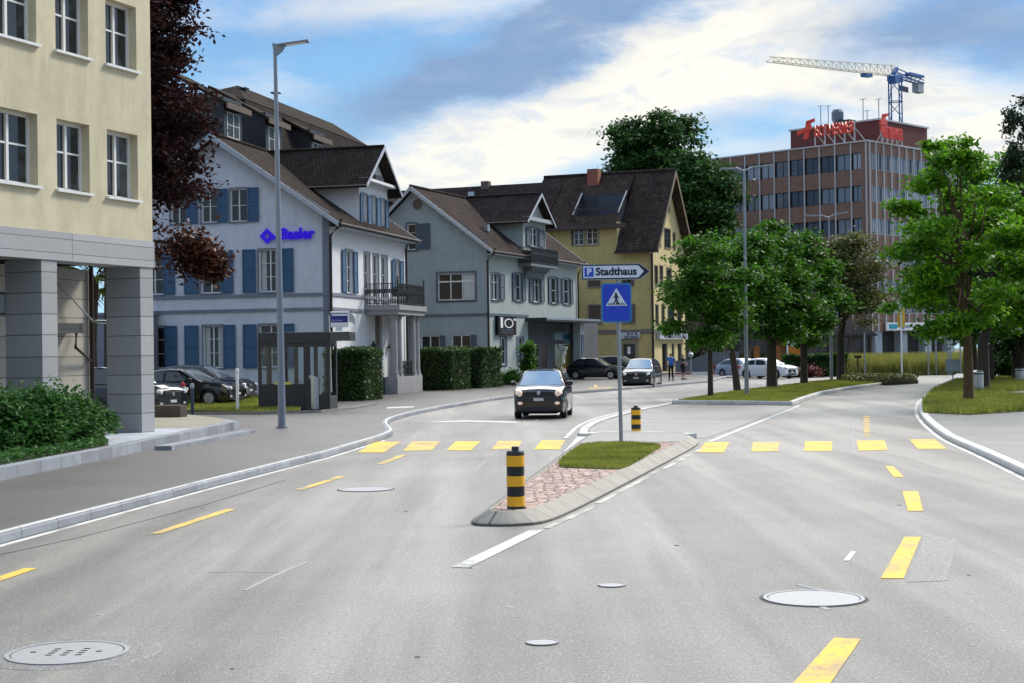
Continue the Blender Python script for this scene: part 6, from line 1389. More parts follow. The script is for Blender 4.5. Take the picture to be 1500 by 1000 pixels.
def person(label, base, rotz, h, top, bottom, hair, legs='trousers', arms='down', shoe=None):
    t = thing('person', label, 'person', base, rotz); k = h / 1.75
    armL = [(.20, 0, 1.42, .055), (.25, .02, 1.14, .044), (.22, -.06, .90, .032)] if arms == 'down' else [(.19, 0, 1.42, .055), (.25, -.02, 1.14, .044), (.12, -.24, 1.10, .032)]
    armR = [(-x, y, z, r) for x, y, z, r in ([(.20, 0, 1.42, .055), (.26, .0, 1.14, .044), (.16, -.18, .98, .032)] if arms == 'down' else armL)]
    J = [(0, 0, .95, (.15, .11)), (0, .01, 1.18, (.13, .10)), (0, .0, 1.40, (.15, .10)), (0, 0, 1.50, .055), (0, -.01, 1.60, (.082, .095)), (0, -.01, 1.68, (.075, .088))] + armL + armR + \
        [(.09, 0, .88, .085), (.10, -.02, .50, .055), (.10, .02, .10, .036), (.105, -.10, .04, .034), (-.09, 0, .88, .085), (-.10, .0, .50, .055), (-.12, .05, .10, .036), (-.125, -.07, .04, .034)]
    B = [(0, 1), (1, 2), (2, 3), (3, 4), (4, 5), (2, 6), (6, 7), (7, 8), (2, 9), (9, 10), (10, 11), (0, 12), (12, 13), (13, 14), (14, 15), (0, 16), (16, 17), (17, 18), (18, 19)]
    nj = len(J)
    for s, hb in ((1, 8), (-1, 11)):
        hx, hy, hz_, _r = J[hb]; J.append((hx, hy - .02, hz_ - .07, (.035, .02))); B.append((hb, len(J) - 1)); pm = len(J) - 1
        for f in range(4): J.append((hx + (f - 1.5) * .017, hy - .045, hz_ - .155 + abs(f - 1.3) * .008, .007)); B.append((pm, len(J) - 1))
        J.append((hx - s * .035, hy - .05, hz_ - .10, .008)); B.append((pm, len(J) - 1))
    J = [(x * k, y * k, z * k, tuple(q * k for q in r) if isinstance(r, tuple) else r * k) for x, y, z, r in J]
    skin_obj('body', J, B, skin, t)
    g = lambda i, e: (*J[i][:3], tuple(q + e for q in J[i][3]) if isinstance(J[i][3], tuple) else J[i][3] + e)
    up = lambda p, q, f, r: (*(p[i] + (q[i] - p[i]) * f for i in range(3)), r)
    sl = [g(1, .045), g(2, .04), (0, 0, .92 * k, (.18 * k, .15 * k)), g(6, .025), up(J[6], J[7], .75, .058 * k), g(9, .025), up(J[9], J[10], .75, .058 * k), (0, 0, 1.465 * k, .075 * k)]
    skin_obj('shirt', sl, [(0, 1), (0, 2), (1, 3), (3, 4), (1, 5), (5, 6), (1, 7)], top, t)
    if legs == 'trousers':
        tr = [(0, 0, .96 * k, (.165 * k, .125 * k)), g(12, .018), g(13, .022), (J[14][0], J[14][1], .11 * k, .058 * k), g(16, .018), g(17, .022), (J[18][0], J[18][1], .11 * k, .058 * k)]
    else:
        tr = [(0, 0, .96 * k, (.165 * k, .125 * k)), g(12, .025), (.10 * k, -.01, .52 * k, .095 * k), (.10 * k, -.01, .46 * k, .095 * k), g(16, .025), (-.10 * k, 0, .52 * k, .095 * k), (-.10 * k, 0, .46 * k, .095 * k)]
    skin_obj('trousers' if legs == 'trousers' else 'shorts', tr, [(0, 1), (1, 2), (2, 3), (0, 4), (4, 5), (5, 6)], bottom, t)
    hd = J[5]; skin_obj('hair', [(hd[0], hd[1] + .025 * k, hd[2] + .03 * k, (.10 * k, .10 * k)), (hd[0], hd[1] + .045 * k, hd[2] - .08 * k, (.092 * k, .08 * k))], [(0, 1)], hair, t)
    for i in (15, 19):
        x, y, z, _ = J[i]; m = MB(); m.box((x - .045, y - .10, 0), (x + .045, y + .17, .075)); m.build('shoe', shoe or M['black'], t, bevel=.02)
    m = MB(); fz_ = hd[2] - .06 * k; fy = hd[1] - .093 * k; m.box((-.012, fy - .02, fz_ - .02), (.012, fy + .02, fz_ + .02)); m.build('nose', skin, t, bevel=.006)
    for s in (-1, 1): m = MB(); m.lathe([(0, -.008), (.012, 0), (0, .008)], (s * .032, fy + .008, fz_ + .03), 8); m.build('eye', M['black'], t)
    m = MB(); m.box((-.022, fy, fz_ - .05), (.022, fy + .012, fz_ - .042)); m.build('mouth', plain('lips', (.3, .1, .09)), t)
    for s in (-1, 1): m = MB(); m.box((s * .083 * k - .008, hd[1] - .01, fz_ - .01), (s * .083 * k + .008, hd[1] + .03, fz_ + .05)); m.build('ear', skin, t, bevel=.006)
    return t
hair_d = plain('dark hair', (.02, .014, .01), .7)
b = G(983, 556, .12); person('man in a bright blue shirt and dark trousers walking away past the yellow house', b, R(185), 1.80, plain('blue shirt', (.03, .17, .55), .8), plain('navy trousers', (.012, .014, .03), .8), hair_d)
b = G(1001, 555, .12); person('person in black top and black shorts holding something, beside the yellow house corner', b, R(60), 1.72, plain('black top', (.012, .012, .016), .8), plain('black shorts', (.015, .014, .018), .8), hair_d, 'shorts', 'up')
# ---------------- street furniture ----------------
def lamp_left():
    b = G(413, 626, .12); d = b.y; t = thing('street_lamp', 'tall blue grey lamp post with a flat single head, before the dark telephone kiosk', 'street lamp', b)
    tp = D(403, 76, d) - b; m = MB(); m.tube([(0, 0, 0), (0, 0, 1.6), tuple(Vector(tp))], [.105, .095, .05], 14); m.build('pole', M['lamp_paint'], t, smooth=True)
    m = MB(); m.tube([(0, 0, 0), (0, 0, .04)], .16, 14); m.build('base_plate', M['lamp_paint'], t)
    x, y, z = tp; m = MB(); m.add([(x - .07, y - .08, z + .22), (x + .28, y - .08, z + .16), (x + .2, y - .08, z + .02), (x + .06, y - .08, z - .10), (x - .03, y - .08, z - .05), (x - .07, y + .08, z + .22), (x + .28, y + .08, z + .16), (x + .2, y + .08, z + .02), (x + .06, y + .08, z - .10), (x - .03, y + .08, z - .05)], [(0, 1, 2, 3, 4), (9, 8, 7, 6, 5), (0, 1, 6, 5), (1, 2, 7, 6), (2, 3, 8, 7), (3, 4, 9, 8), (4, 0, 5, 9)]); m.build('bracket', M['lamp_paint'], t)
    m = MB(); m.slab([(x + .1, y - .17, z + .19), (x + .92, y - .15, z + .30), (x + .92, y + .15, z + .30), (x + .1, y + .17, z + .19)], .05); hd = m.build('lamp_head', M['lamp_paint'], t, bevel=.01)
    m = MB(); m.slab([(x + .3, y - .11, z + .165), (x + .85, y - .10, z + .238), (x + .85, y + .10, z + .238), (x + .3, y + .11, z + .165)], .006); m.build('diffuser', M['white_light'], hd)
lamp_left()
def lamp_double(px, by, ty, x0, x1, label):
    b = G(px, by, .14); d = b.y; t = thing('street_lamp', label, 'street lamp', b, 0, 'double armed lamps on the median'); tp = D(px - 4, ty, d) - b
    m = MB(); m.tube([(0, 0, 0), (0, 0, 2), tuple(tp)], [.10, .085, .05], 10); m.build('pole', M['galv'], t, smooth=True)
    for xx in (x0, x1):
        e = D(xx, ty - 6 if xx == x1 else ty - 1, d) - b; m = MB(); mid = Vector(tp).lerp(Vector(e), .35); m.tube([tuple(tp), tuple(mid + Vector((0, 0, .12)))], .035, 8); m.build('arm', M['galv'], t)
        s = 1 if e.x > tp.x else -1; m = MB(); q = mid + Vector((0, 0, .12)); m.slab([(q.x, -.12, q.z), (e.x, -.14, e.z + .1), (e.x, .14, e.z + .1), (q.x, .12, q.z)], .07); m.build('lamp_head', M['galv'], t, bevel=.01)
lamp_double(1094, 577, 251, 1055, 1130, 'taller double armed lamp post among the first median trees')
lamp_double(1218, 556, 319, 1178, 1242, 'smaller double armed lamp post farther back beside the olive tree')
# bollards
bk = plain('bollard black', (.012, .012, .016), .4); byl = plain('bollard amber', (.85, .42, .01), .35, var=.06, scale=12)
def bollard(x, y, z0, h, r, label):
    b = G(x, y, z0); t = thing('bollard', label, 'bollard', b, 0, 'black and amber banded traffic bollards')
    m = MB(); m.lathe([(r * 1.03, -.02), (r * 1.03, .03), (r, .04)], n=28); m.build('base', bk, t, smooth=True)
    hb = h * .86; zz = [.03] + [.03 + (hb - .03) * f for f in (.20, .39, .60, .78, 1.0)]
    for i in range(5):
        rr = r * (1.02 if i % 2 == 0 else .985); m = MB(); m.lathe([(rr * .9, zz[i]), (rr, zz[i] + .004), (rr, zz[i + 1] - .004), (rr * .9, zz[i + 1])], n=28); m.build('band', byl if i % 2 == 0 else bk, t, smooth=True)
    m = MB(); m.lathe([(r, hb), (r * 1.0, hb + .03), (r * .85, hb + .055), (r * .42, hb + .06), (r * .42, h - .01), (r * .36, h), (0, h)], n=28); m.build('cap', bk, t, smooth=True)
bollard(756, 744, .15, .775, .112, 'larger striped bollard on the cobbled nose of the island'); bollard(932, 636, .02, .72, .12, 'smaller striped bollard behind the sign pole on the far refuge')
# direction sign and crossing sign on one pole
b = G(910, 646, .15); d = b.y; t = thing('sign_pole', 'galvanised pole carrying the crossing and parking signs on the island', 'pole', b)
tp = D(904, 395, d) - b; m = MB(); m.tube([(0, 0, -.1), tuple(tp)], .042, 12); m.build('pole', M['galv'], t, smooth=True)
rot = R(-6)
blue = plain('sign blue', (.010, .055, .55), .35, var=.03); blue2 = plain('sign edge blue', (.02, .20, .48), .35); navy3 = plain('sign navy black', (.008, .012, .04), .35); wsg = plain('reflective white', (.68, .74, .84), .4, var=.03)
def sgn(P0, P1, x, z=None): return None
c = D(903, 444, d - .08); S = thing('crossing_sign', 'blue pedestrian crossing sign with a white triangle and walking figure', 'sign', c, R(2))
w_, h_ = (925 - 881) / 2 / (FPX / d), (473 - 415.5) / 2 / (FPX / d)
def rrect(w, h, r, y, n=5):
    o = []
    for cx, cz, a0 in ((w - r, h - r, 0), (-w + r, h - r, 90), (-w + r, -h + r, 180), (w - r, -h + r, 270)):
        for i in range(n): a = R(a0 + 90 * i / (n - 1)); o.append((cx + r * math.cos(a), y, cz + r * math.sin(a)))
    return o
m = MB(); m.prism(rrect(w_, h_, .07, 0), (0, .03, 0)); m.build('plate', blue2, S)
m = MB(); m.prism(rrect(w_ * .90, h_ * .92, .05, -.006), (0, .005, 0)); m.build('face', blue, S)
k = w_ / .37
m = MB(); tz_ = .36 * k; m.prism([(-.265 * k, -.012, -.075 * k), (.265 * k, -.012, -.075 * k), (0, -.012, tz_)], (0, .005, 0)); m.build('triangle', wsg, S)
P2 = lambda l: [(x * k, -.018, z * k) for x, z in l]
fig = MB()
fig.prism(P2([(-.012 + .028 * math.cos(a * math.pi / 5), .225 + .03 * math.sin(a * math.pi / 5)) for a in range(10)]), (0, .004, 0))
fig.prism(P2([(-.035, .20), (.025, .20), (.02, .09), (-.03, .09)]), (0, .004, 0)); fig.prism(P2([(.0, .11), (.025, .09), (.055, -.035), (.025, -.035), (-.01, .06)]), (0, .004, 0)); fig.prism(P2([(-.03, .11), (.0, .09), (-.025, .02), (-.055, -.035), (-.085, -.035), (-.05, .03)]), (0, .004, 0))
fig.prism(P2([(.015, .19), (.07, .12), (.055, .105), (.005, .16)]), (0, .004, 0)); fig.prism(P2([(-.03, .19), (-.075, .13), (-.06, .11), (-.015, .15)]), (0, .004, 0)); fig.build('walking_figure', navy3, S)
for i in range(7):
    x = -.195 + i * .065; sk = (i - 3) * -.006; m = MB(); m.prism(P2([(x - .016, -.055), (x + .016, -.055), (x + .014 + sk, -.005 + .012 * (3 - abs(i - 3)) * .5), (x - .014 + sk, -.005 + .012 * (3 - abs(i - 3)) * .5)]), (0, .004, 0)); m.build('stripe', navy3, S)
c = D(903, 398.5, d - .08); S = thing('direction_sign', 'white arrow shaped direction sign reading P Stadthaus, pointing right', 'sign', c, R(4))
s = d / FPX; X = lambda x: (x - 903) * s; 
def arrow(x0, x1, x2, hh, y): return [(x0, y, -hh), (x1, y, -hh), (x2, y, 0), (x1, y, hh), (x0, y, hh)]
tl = R(-.0)
m = MB(); m.prism(arrow(X(851.5), X(938), X(953), 11.6 * s, 0), (0, .03, 0)); m.build('plate', M['galv'], S)
m = MB(); m.prism(arrow(X(852.5), X(937), X(951.5), 10.6 * s, -.005), (0, .004, 0)); m.build('border', navy3, S)
m = MB(); m.prism(arrow(X(854), X(935), X(943.5), 8.8 * s, -.010), (0, .004, 0)); m.build('face', wsg, S)
m = MB(); m.box((X(856), -.016, -6.7 * s), (X(869.2), -.011, 6.7 * s)); pq = m.build('parking_square', blue, S)
text('lettering', 'P', wsg, pq, on_side(X(862.6), .0175, 0), 13.5 * s, .001, .008); text('lettering', 'Stadthaus', navy3, S, on_side(X(902.6), .013, -.0), 15.5 * s, .002, .008, width=60.5 * s)
for o in bpy.data.objects:
    if o.name.startswith('direction_sign'): o.rotation_euler[1] = R(-.4)
# telephone kiosk, bin, bus stop sign
b = G(438, 600, .12); d = b.y; t = thing('telephone_kiosk', 'dark glazed telephone kiosk behind the lamp post', 'kiosk', (b.x, b.y, .12), R(-4)); s = d / FPX
kd = plain('kiosk anthracite', (.018, .022, .030), .45); cg_ = clearglass('kiosk glass')
x0, x1 = (378 - 438) * s, (484 - 438) * s; H_ = 113 * s; dp = 1.5
m = MB(); m.box((x0, 0, H_ - .38), (x1, dp, H_)); m.build('roof', kd, t, bevel=.02)
m = MB(); m.box((x1 + .02, 0, H_ - .33), (x1 + .75, dp * .8, H_ - .02)); m.build('side_canopy', plain('smoked canopy', (.06, .07, .08), .2), t)
fx = [x0, x0 + .95, x0 + 1.78, x1]; 
def pane_frame(a, b_, lab_z0):
    m = MB(); f = .13; z0, z1 = lab_z0, H_ - .38
    m.holed([(a, 0), (b_, 0), (b_, z1), (a, z1)], [(a + f, b_ - f, z0, z1 - .08)], 0, .06); return m
for i, (a, b_, z0) in enumerate([(fx[0], fx[1], .95), (fx[1], fx[2], .95), (fx[2], fx[3], .55)]):
    m = MB(SIDE); f = .12; m.holed([(a, 0), (b_, 0), (b_, H_ - .38), (a, H_ - .38)], [(a + f, b_ - f, z0, H_ - .48)], 0, .05); fr = m.build('front_panel', kd, t)
    m = MB(); m.box((a + f, .02, z0), (b_ - f, .026, H_ - .48)); m.build('pane', cg_, fr)
m = MB(SIDE); m.holed([(fx[0], 0), (fx[3], 0), (fx[3], H_ - .38), (fx[0], H_ - .38)], [(fx[0] + .15, fx[1] + .05, .8, H_ - .5), (fx[1] + .2, fx[2] - .05, .6, H_ - .5), (fx[2] + .1, fx[3] - .12, .6, H_ - .5)], -dp, .05); m.build('rear_panel', kd, t)
for x in (x0, x1 - .06): m = MB(FRONT); m.holed([(0, 0), (dp, 0), (dp, H_ - .38), (0, H_ - .38)], [(.2, dp - .2, .5, H_ - .5)], x + .06, .06); m.build('side_panel', kd, t)
m = MB(); m.box((x0 + .5, .9, .9), (x0 + .85, 1.15, 1.9)); m.build('telephone', M['galv'], t, bevel=.02)
m = MB(); m.box((X(0) * 0 + x0 + .62, -.012, .93), (x0 + 1.2, -.002, 1.03)); m.build('yellow_strip', plain('yellow strip', (.65, .55, .12)), t)
b = G(461, 599.5, .12); t = thing('litter_bin', 'tall brushed steel litter bin with a slanted top beside the kiosk', 'bin', b, R(10)); s = b.y / FPX; r = 10 * s; h = 52 * s
m = MB(); m.rings([[(r * math.cos(2 * math.pi * j / 24), r * math.sin(2 * math.pi * j / 24), z + (zz * .16 * (1 - math.cos(2 * math.pi * j / 24 - .3)) / 2)) for j in range(24)] for z, zz in ((0.04, 0), (h * .87, 1))]); m.build('body', M['steel'], t, smooth=40)
m = MB(); m.box((-r * 1.35, -r * .9, 0), (-r * .7, r * .9, h * .88)); m.build('back_plate', M['dark'], t, bevel=.01); m = MB(); m.lathe([(r * .92, 0), (r * .92, .04)], n=20); m.build('foot', M['dark'], t)
b = G(486, 596, .12); d = b.y; t = thing('bus_stop_sign', 'bus stop sign with a navy panel on a thin white pole by the hedge', 'sign', b); s = d / FPX; z0 = lambda y: D(486, y, d).z - b.z
m = MB(); m.tube([(0, 0, 0), (-.05, 0, z0(462))], .025, 8); m.build('pole', M['white'], t)
m = MB(); m.box((0.0, -.05, z0(480)), (26 * s, .05, z0(456.5))); m.build('box', M['white_light'], t, bevel=.02)
m = MB(); m.box((.3 * s, -.056, z0(473)), (25.3 * s, -.05, z0(459.5))); m.build('navy_panel', plain('deep navy', (.006, .014, .20), .35), t)
m = MB(); m.box((2 * s, -.06, z0(463.2)), (25 * s, -.0565, z0(460.8))); m.build('white_band', M['white_light'], t)
text('lettering', 'Stadthaus', plain('pale violet letters', (.45, .5, .8)), t, on_side(9.5 * s, .058, z0(469.8)), 3.8 * s, .001, 0, width=16 * s)
m = MB(); 
for i in range(6):
    a0_, a1_ = i * 15, i * 15 + 15; q = lambda a, r_: (26 * s + .02 + r_ * math.sin(R(a)) * 9 * s, .02, z0(459) - (1 - math.cos(R(a))) * 9 * s)
    p0, p1 = q(a0_, 1), q(a1_, 1); m.add([(p0[0], -.04, p0[2]), (p1[0], -.04, p1[2]), (p1[0], -.04, p1[2] - 12 * s), (p0[0], -.04, p0[2] - 15 * s), (p0[0], .3, p0[2]), (p1[0], .3, p1[2])], [(0, 1, 2, 3), (0, 1, 5, 4)])
m.build('timetable_case', plain('pale case', (.42, .44, .5)), t); m = MB(); m.box((7 * s, -.03, z0(485.5)), (17 * s, .03, z0(480.2))); m.build('line_plate', wsg, t); m = MB(); m.box((0, -.02, z0(494)), (26 * s, .02, z0(486.5))); m.build('info_board', M['lamp_paint'], t)
# hydrant, posts, chain
b = G(268, 595, .2); t = thing('fire_hydrant', 'grey fire hydrant with a red cap and two white outlets on the lawn', 'hydrant', b); s = b.y / FPX
hg_ = plain('hydrant grey', (.33, .36, .42), .5); m = MB(); m.lathe([(4.2 * s, 0), (4.2 * s, .05), (2.8 * s, .08), (3.0 * s, 22 * s), (4.2 * s, 24 * s), (4.2 * s, 29 * s), (3 * s, 30 * s)], n=16); m.build('barrel', hg_, t, smooth=40)
m = MB(); m.lathe([(3.6 * s, 30 * s), (3.8 * s, 31 * s), (2.8 * s, 35 * s), (1.2 * s, 36 * s), (1 * s, 38 * s), (0, 38 * s)], n=16); m.build('cap', plain('hydrant red', (.45, .02, .03), .4), t, smooth=40)
for sg in (-1, 1): m = MB(); m.tube([(sg * 3 * s, 0, 26.5 * s), (sg * 7.5 * s, -.03, 26 * s)], 2.3 * s, 10); m.build('outlet', M['white_light'], t)
def post(x, yb, yt, z, r, mat, label, nm='post', cap=None, group=None):
    b = G(x, yb, z); t = thing(nm, label, 'post', b, 0, group); h = D(x, yt, b.y).z - z
    m = MB(); m.lathe([(r, 0), (r, h - .04), (r * .7, h), (0, h)], n=14); m.build('shaft', mat, t, smooth=40)
    m = MB(); m.lathe([(r * 1.25, h - .14), (r * 1.25, h - .06), (r * .9, h + .01), (0, h + .02)], n=14); m.build('cap', cap or mat, t, smooth=40)
    m = MB(); m.lathe([(r * 1.6, 0), (r * 1.6, .02), (0, .02)], n=14); m.build('foot', M['dark'], t); return b, h
post(282, 613, 561, .13, .055, plain('navy post', (.012, .022, .055), .4), 'navy blue metal post with a pale tip beside the corner pillar', cap=M['galv'])
post(348, 600, 539, .2, .055, M['white'], 'round white post with a rounded cap on the lawn')
GC = 'thin chain posts before the parked cars'; cp = []
for x, yt, lab in ((296, 529, 'left chain post before the middle parked car'), (330, 533, 'middle chain post next to the red barrier board'), (362, 534, 'right chain post near the villa wall')): cp.append(post(x, 577, yt, .2, .03, M['galv'], lab, 'chain_post', group=GC))
for i, (q, lab) in enumerate([((cp[0], cp[1]), 'left sagging chain between two thin posts'), ((cp[1], cp[2]), 'right sagging chain between two thin posts')]):
    (p, h1_), (p2, h2_) = q; base = p.lerp(p2, .5); pts = [p.lerp(p2, j / 10) - base + Vector((0, 0, h1_ * .9 - .38 * math.sin(math.pi * j / 10))) for j in range(11)]
    m = MB(); m.tube(pts, .014, 5); o = m.build('chain', M['galv'], None); o.location = base; tag(o, lab, 'chain', 'chains between the thin posts')
b = G(334, 574, .2); t = thing('barrier_board', 'small red and dark barrier board before the parked cars', 'barrier', b); m = MB(); m.box((-.22, 0, .75), (.22, .03, 1.15)); m.build('board', plain('dull red board', (.25, .04, .05)), t); m = MB(); m.box((.22, 0, .95), (.5, .03, 1.25)); m.build('side_board', M['dark'], t)
for x in (-.2, .2): m = MB(); m.box((x - .02, 0, 0), (x + .02, .03, .75)); m.build('leg', M['galv'], t)

# right verge: information board, steel bollard posts, round blue sign, far signs
b = G(1396, 565, .13); d = b.y; s = d / FPX; t = thing('notice_board', 'small grey notice board on a thin post before the meadow', 'sign', b); zt_ = lambda y: D(1396, y, d).z - .13
m = MB(); m.tube([(0, 0, 0), (0, 0, zt_(526))], .03, 8); m.build('post', M['galv'], t); m = MB(); m.box((-10.5 * s, -.05, zt_(543.5)), (10.5 * s, -.02, zt_(525.5))); bo = m.build('board', M['galv'], t); m = MB(); m.box((-9 * s, -.056, zt_(541.5)), (9 * s, -.051, zt_(528))); m.build('print', plain('pale print', (.38, .44, .52), .5, var=.3, scale=9), bo)
def steelpost(x, yb, yt, label, r):
    b = G(x, yb, .13); h = D(x, yt, b.y).z - .13; t = thing('steel_bin', label, 'bin', b, 0, 'cylindrical steel bins on the right verge'); m = MB(); m.lathe([(r * .8, 0), (r, .05), (r, h * .80)], n=18); m.build('body', M['steel'], t, smooth=40)
    m = MB(); m.lathe([(r * .96, h * .80), (r * .96, h * .86)], n=18); m.build('band', M['dark'], t, smooth=40); m = MB(); m.lathe([(r, h * .86), (r, h * .93), (r * .6, h), (0, h)], n=18); m.build('lid', M['steel'], t, smooth=40)
steelpost(1433, 574, 541, 'steel bin between the two trunks with a dark band under its lid', .22); steelpost(1494, 560, 538, 'steel bin at the right picture edge beside the path', .24)
b = G(1473, 553, .13); d = b.y; t = thing('traffic_sign', 'round blue roundabout arrow sign below a triangular sign at the right', 'sign', b); zq = lambda y: D(1473, y, d).z - .13; s = d / FPX
m = MB(); m.tube([(0, 0, 0), (0, 0, zq(500))], .035, 8); m.build('post', M['galv'], t)
m = MB(); c_ = zq(519); m.rings([[(r * s * math.cos(a * math.pi / 12), y, c_ + r * s * math.sin(a * math.pi / 12)) for a in range(24)] for r, y in ((8.2, -.04), (8.2, -.06), (0.01, -.06))], caps=False); rs_ = m.build('round_sign', plain('roundabout blue', (.02, .12, .40), .4), t)
for k_ in range(3):
    a0_ = k_ * 120 + 10; m = MB(); pin = []; pout = []
    for i in range(6): a = R(a0_ + i * 14); pin.append((3.6 * s * math.cos(a), -.066, c_ + 3.6 * s * math.sin(a))); pout.append((5.2 * s * math.cos(a), -.066, c_ + 5.2 * s * math.sin(a)))
    m.prism(pin + pout[::-1], (0, .004, 0)); a = R(a0_ + 82); m.prism([(2.6 * s * math.cos(a), -.066, c_ + 2.6 * s * math.sin(a)), (6.2 * s * math.cos(a), -.066, c_ + 6.2 * s * math.sin(a)), (4.4 * s * math.cos(a + .45), -.066, c_ + 4.4 * s * math.sin(a + .45))], (0, .004, 0)); m.build('arrow', wsg, rs_)
m = MB(); zt2 = zq(503); m.prism([(-9 * s, -.05, zt2 + 7 * s), (9 * s, -.05, zt2 + 7 * s), (0, -.05, zt2 - 8 * s)], (0, .02, 0)); tr_ = m.build('triangular_sign', plain('sign back grey', (.10, .09, .09), .5), t)
# far street furniture
def simple_post(px, d, yt, mat, label, nm='pole', r=.07, cat='pole', group=None):
    b = D(px, 540, d); t = thing(nm, label, cat, (b.x, d, 0), 0, group); h = D(px, yt, d).z; m = MB(); m.tube([(0, 0, 0), (0, 0, h)], r, 8); m.build('shaft', mat, t); m = MB(); m.lathe([(r * 1.4, 0), (r * 1.4, .08), (0, .08)], n=8); m.build('foot', mat, t); return t, h
GFp = 'pale poles standing in the tall meadow'
for x, yt, lab in ((1267, 488, 'left pale pole in the meadow, before the office doors'), (1360, 482, 'pale pole in the meadow right of the flagpole'), (1389, 500, 'short pale pole in the meadow left of the notice board'), (1407, 500, 'pale pole in the meadow right of the notice board')): simple_post(x, 111.5, yt, M['galv'], lab, 'pole', .055, group=GFp)
t, h = simple_post(1321, 111.5, 452, M['white'], 'pale flagpole in the meadow with a hanging yellow flag', 'flagpole', .06, 'flagpole')
m = MB(); m.rings([[(x, y, z) for x, y in ((-.25, .0), (-.05, .08), (.1, -.05), (.3, .04), (.1, .0), (-.05, .12))] for z in (h - 1.4, h - .7, h)]); m.build('flag', plain('yellow flag', (.62, .42, .04), .8), t)
def far_box(px, py, d, w, h, label, nm, cat, main, panel, ph=(.15, .62)):
    b = D(px, py, d); t = thing(nm, label, cat, (b.x, d, 0)); z = b.z
    m = MB(); m.box((-w / 2, 0, z - h / 2), (w / 2, .4, z + h / 2)); bo = m.build('board', main, t); m = MB(); m.box((-w / 2 + .06, -.02, z - h / 2 + h * ph[0]), (w / 2 - .06, 0, z - h / 2 + h * ph[1] + h * .2)); m.build('panel', panel, bo)
    for sx in (-1, 1): m = MB(); m.box((sx * w * .42 - .05, .1, 0), (sx * w * .42 + .05, .2, z - h / 2)); m.build('leg', M['galv'], t)
far_box(1382, 486.5, 112, 1.25, .9, 'white and navy bus stop panel beyond the meadow', 'stop_sign', 'sign', M['white_light'], plain('navy stop', (.01, .03, .18)), (.35, .72))
far_box(1165, 511, 114, 1.15, 1.2, 'white box sign with an orange panel above the dark hedge', 'orange_sign', 'sign', M['white_light'], plain('orange panel', (.62, .19, .02), .5, var=.2, scale=4), (.05, .5))
b = G(1257, 553, .14); t = thing('lane_post', 'short brown post with a crossboard on the planted median end', 'post', b); m = MB(); m.tube([(0, 0, 0), (0, 0, 1.35)], .05, 8); m.build('post', M['bark'], t); m = MB(); m.box((-.22, -.06, 1.28), (.22, .02, 1.45)); m.build('board', M['bark'], t)
# shop front row behind the street corner
d = 150; xa, xb = D(1004, 500, d), D(1278, 500, d); W2 = xb.x - xa.x; t = thing('shop_row', 'low row of dark shop fronts with orange posters behind the median trees', 'building', (xa.x, d, 0)); hh = D(1100, 470, d).z
m = MB(SIDE); ops = [(i * W2 / 9 + .3, (i + 1) * W2 / 9 - .25, .2, 2.9) for i in range(9)]; m.holed([(0, 0), (W2, 0), (W2, hh), (0, hh)], ops, 0, .4); m.M = Matrix.Identity(4); m.poly([(0, 0, hh), (W2, 0, hh), (W2, 8, hh), (0, 8, hh)]); m.poly([(0, 0, 0), (0, 8, 0), (0, 8, hh), (0, 0, hh)]); m.poly([(W2, 0, 0), (W2, 8, 0), (W2, 8, hh), (W2, 0, hh)]); m.build('wall', plaster('dim shop wall', (.16, .13, .12)), t)
random.seed(2)
for i, o_ in enumerate(ops): window(t, SIDE, *o_, .35, 2, (), frame=M['galv'] if i % 2 else M['dark'], glass=[M['glass'], plain('orange window', (.30, .10, .02), .5, var=.6, scale=1.2), M['glass']][i % 3 if i in (3, 4) else 0])
for i in (3, 4):
    a = ops[i]; m = MB(); m.box((a[0] + .3, -.0 + .2, .7), (a[1] - .6, .24, 2.4)); m.build('poster', plain('orange poster', (.42, .15, .03), .5, var=.5, scale=2), t)
m = MB(); m.box((-.2, -1.2, 3.1), (W2 + .2, 0, 3.3)); m.build('awning', M['dark'], t)
# works barrier and ramp beyond the corner
b = D(1035, 548, 128); t = thing('works_fence', 'grey builders fence with a red and white foot rail beyond the yellow house', 'fence', (b.x, 128, 0))
gf = plain('grey mesh cloth', (.12, .13, .15), .8, var=.3, scale=2)
for i in range(4):
    x = -2.6 + i * 1.35; zz = [1.2, 1.3, 1.85, 1.9][i]; m = MB(); m.prism([(x, 0, .25), (x + 1.3, 0, .25), (x + 1.3, 0, [1.25, 1.75, 1.9, 1.9][i]), (x, 0, zz)], (0, .04, 0)); m.build('panel', gf, t); m = MB(); m.box((x, -.05, 0), (x + 1.3, .05, .22)); m.build('foot_rail', plain('red rail', (.35, .08, .07)) if i % 2 == 0 else M['white'], t); m = MB(); m.tube([(x, 0, 0), (x, 0, zz + .15)], .03, 6); m.build('post', M['galv'], t)
b = D(1012, 547, 124); t = thing('parking_meter', 'small grey meter with a pale round head beyond the pedestrians', 'meter', (b.x, 124, 0)); m = MB(); m.tube([(0, 0, 0), (0, 0, 1.5)], .05, 8); m.build('post', M['galv'], t); m = MB(); m.lathe([(0, 1.45), (.2, 1.55), (.24, 1.75), (.1, 1.95), (0, 1.95)], n=12); m.build('head', M['steel'], t, smooth=40)
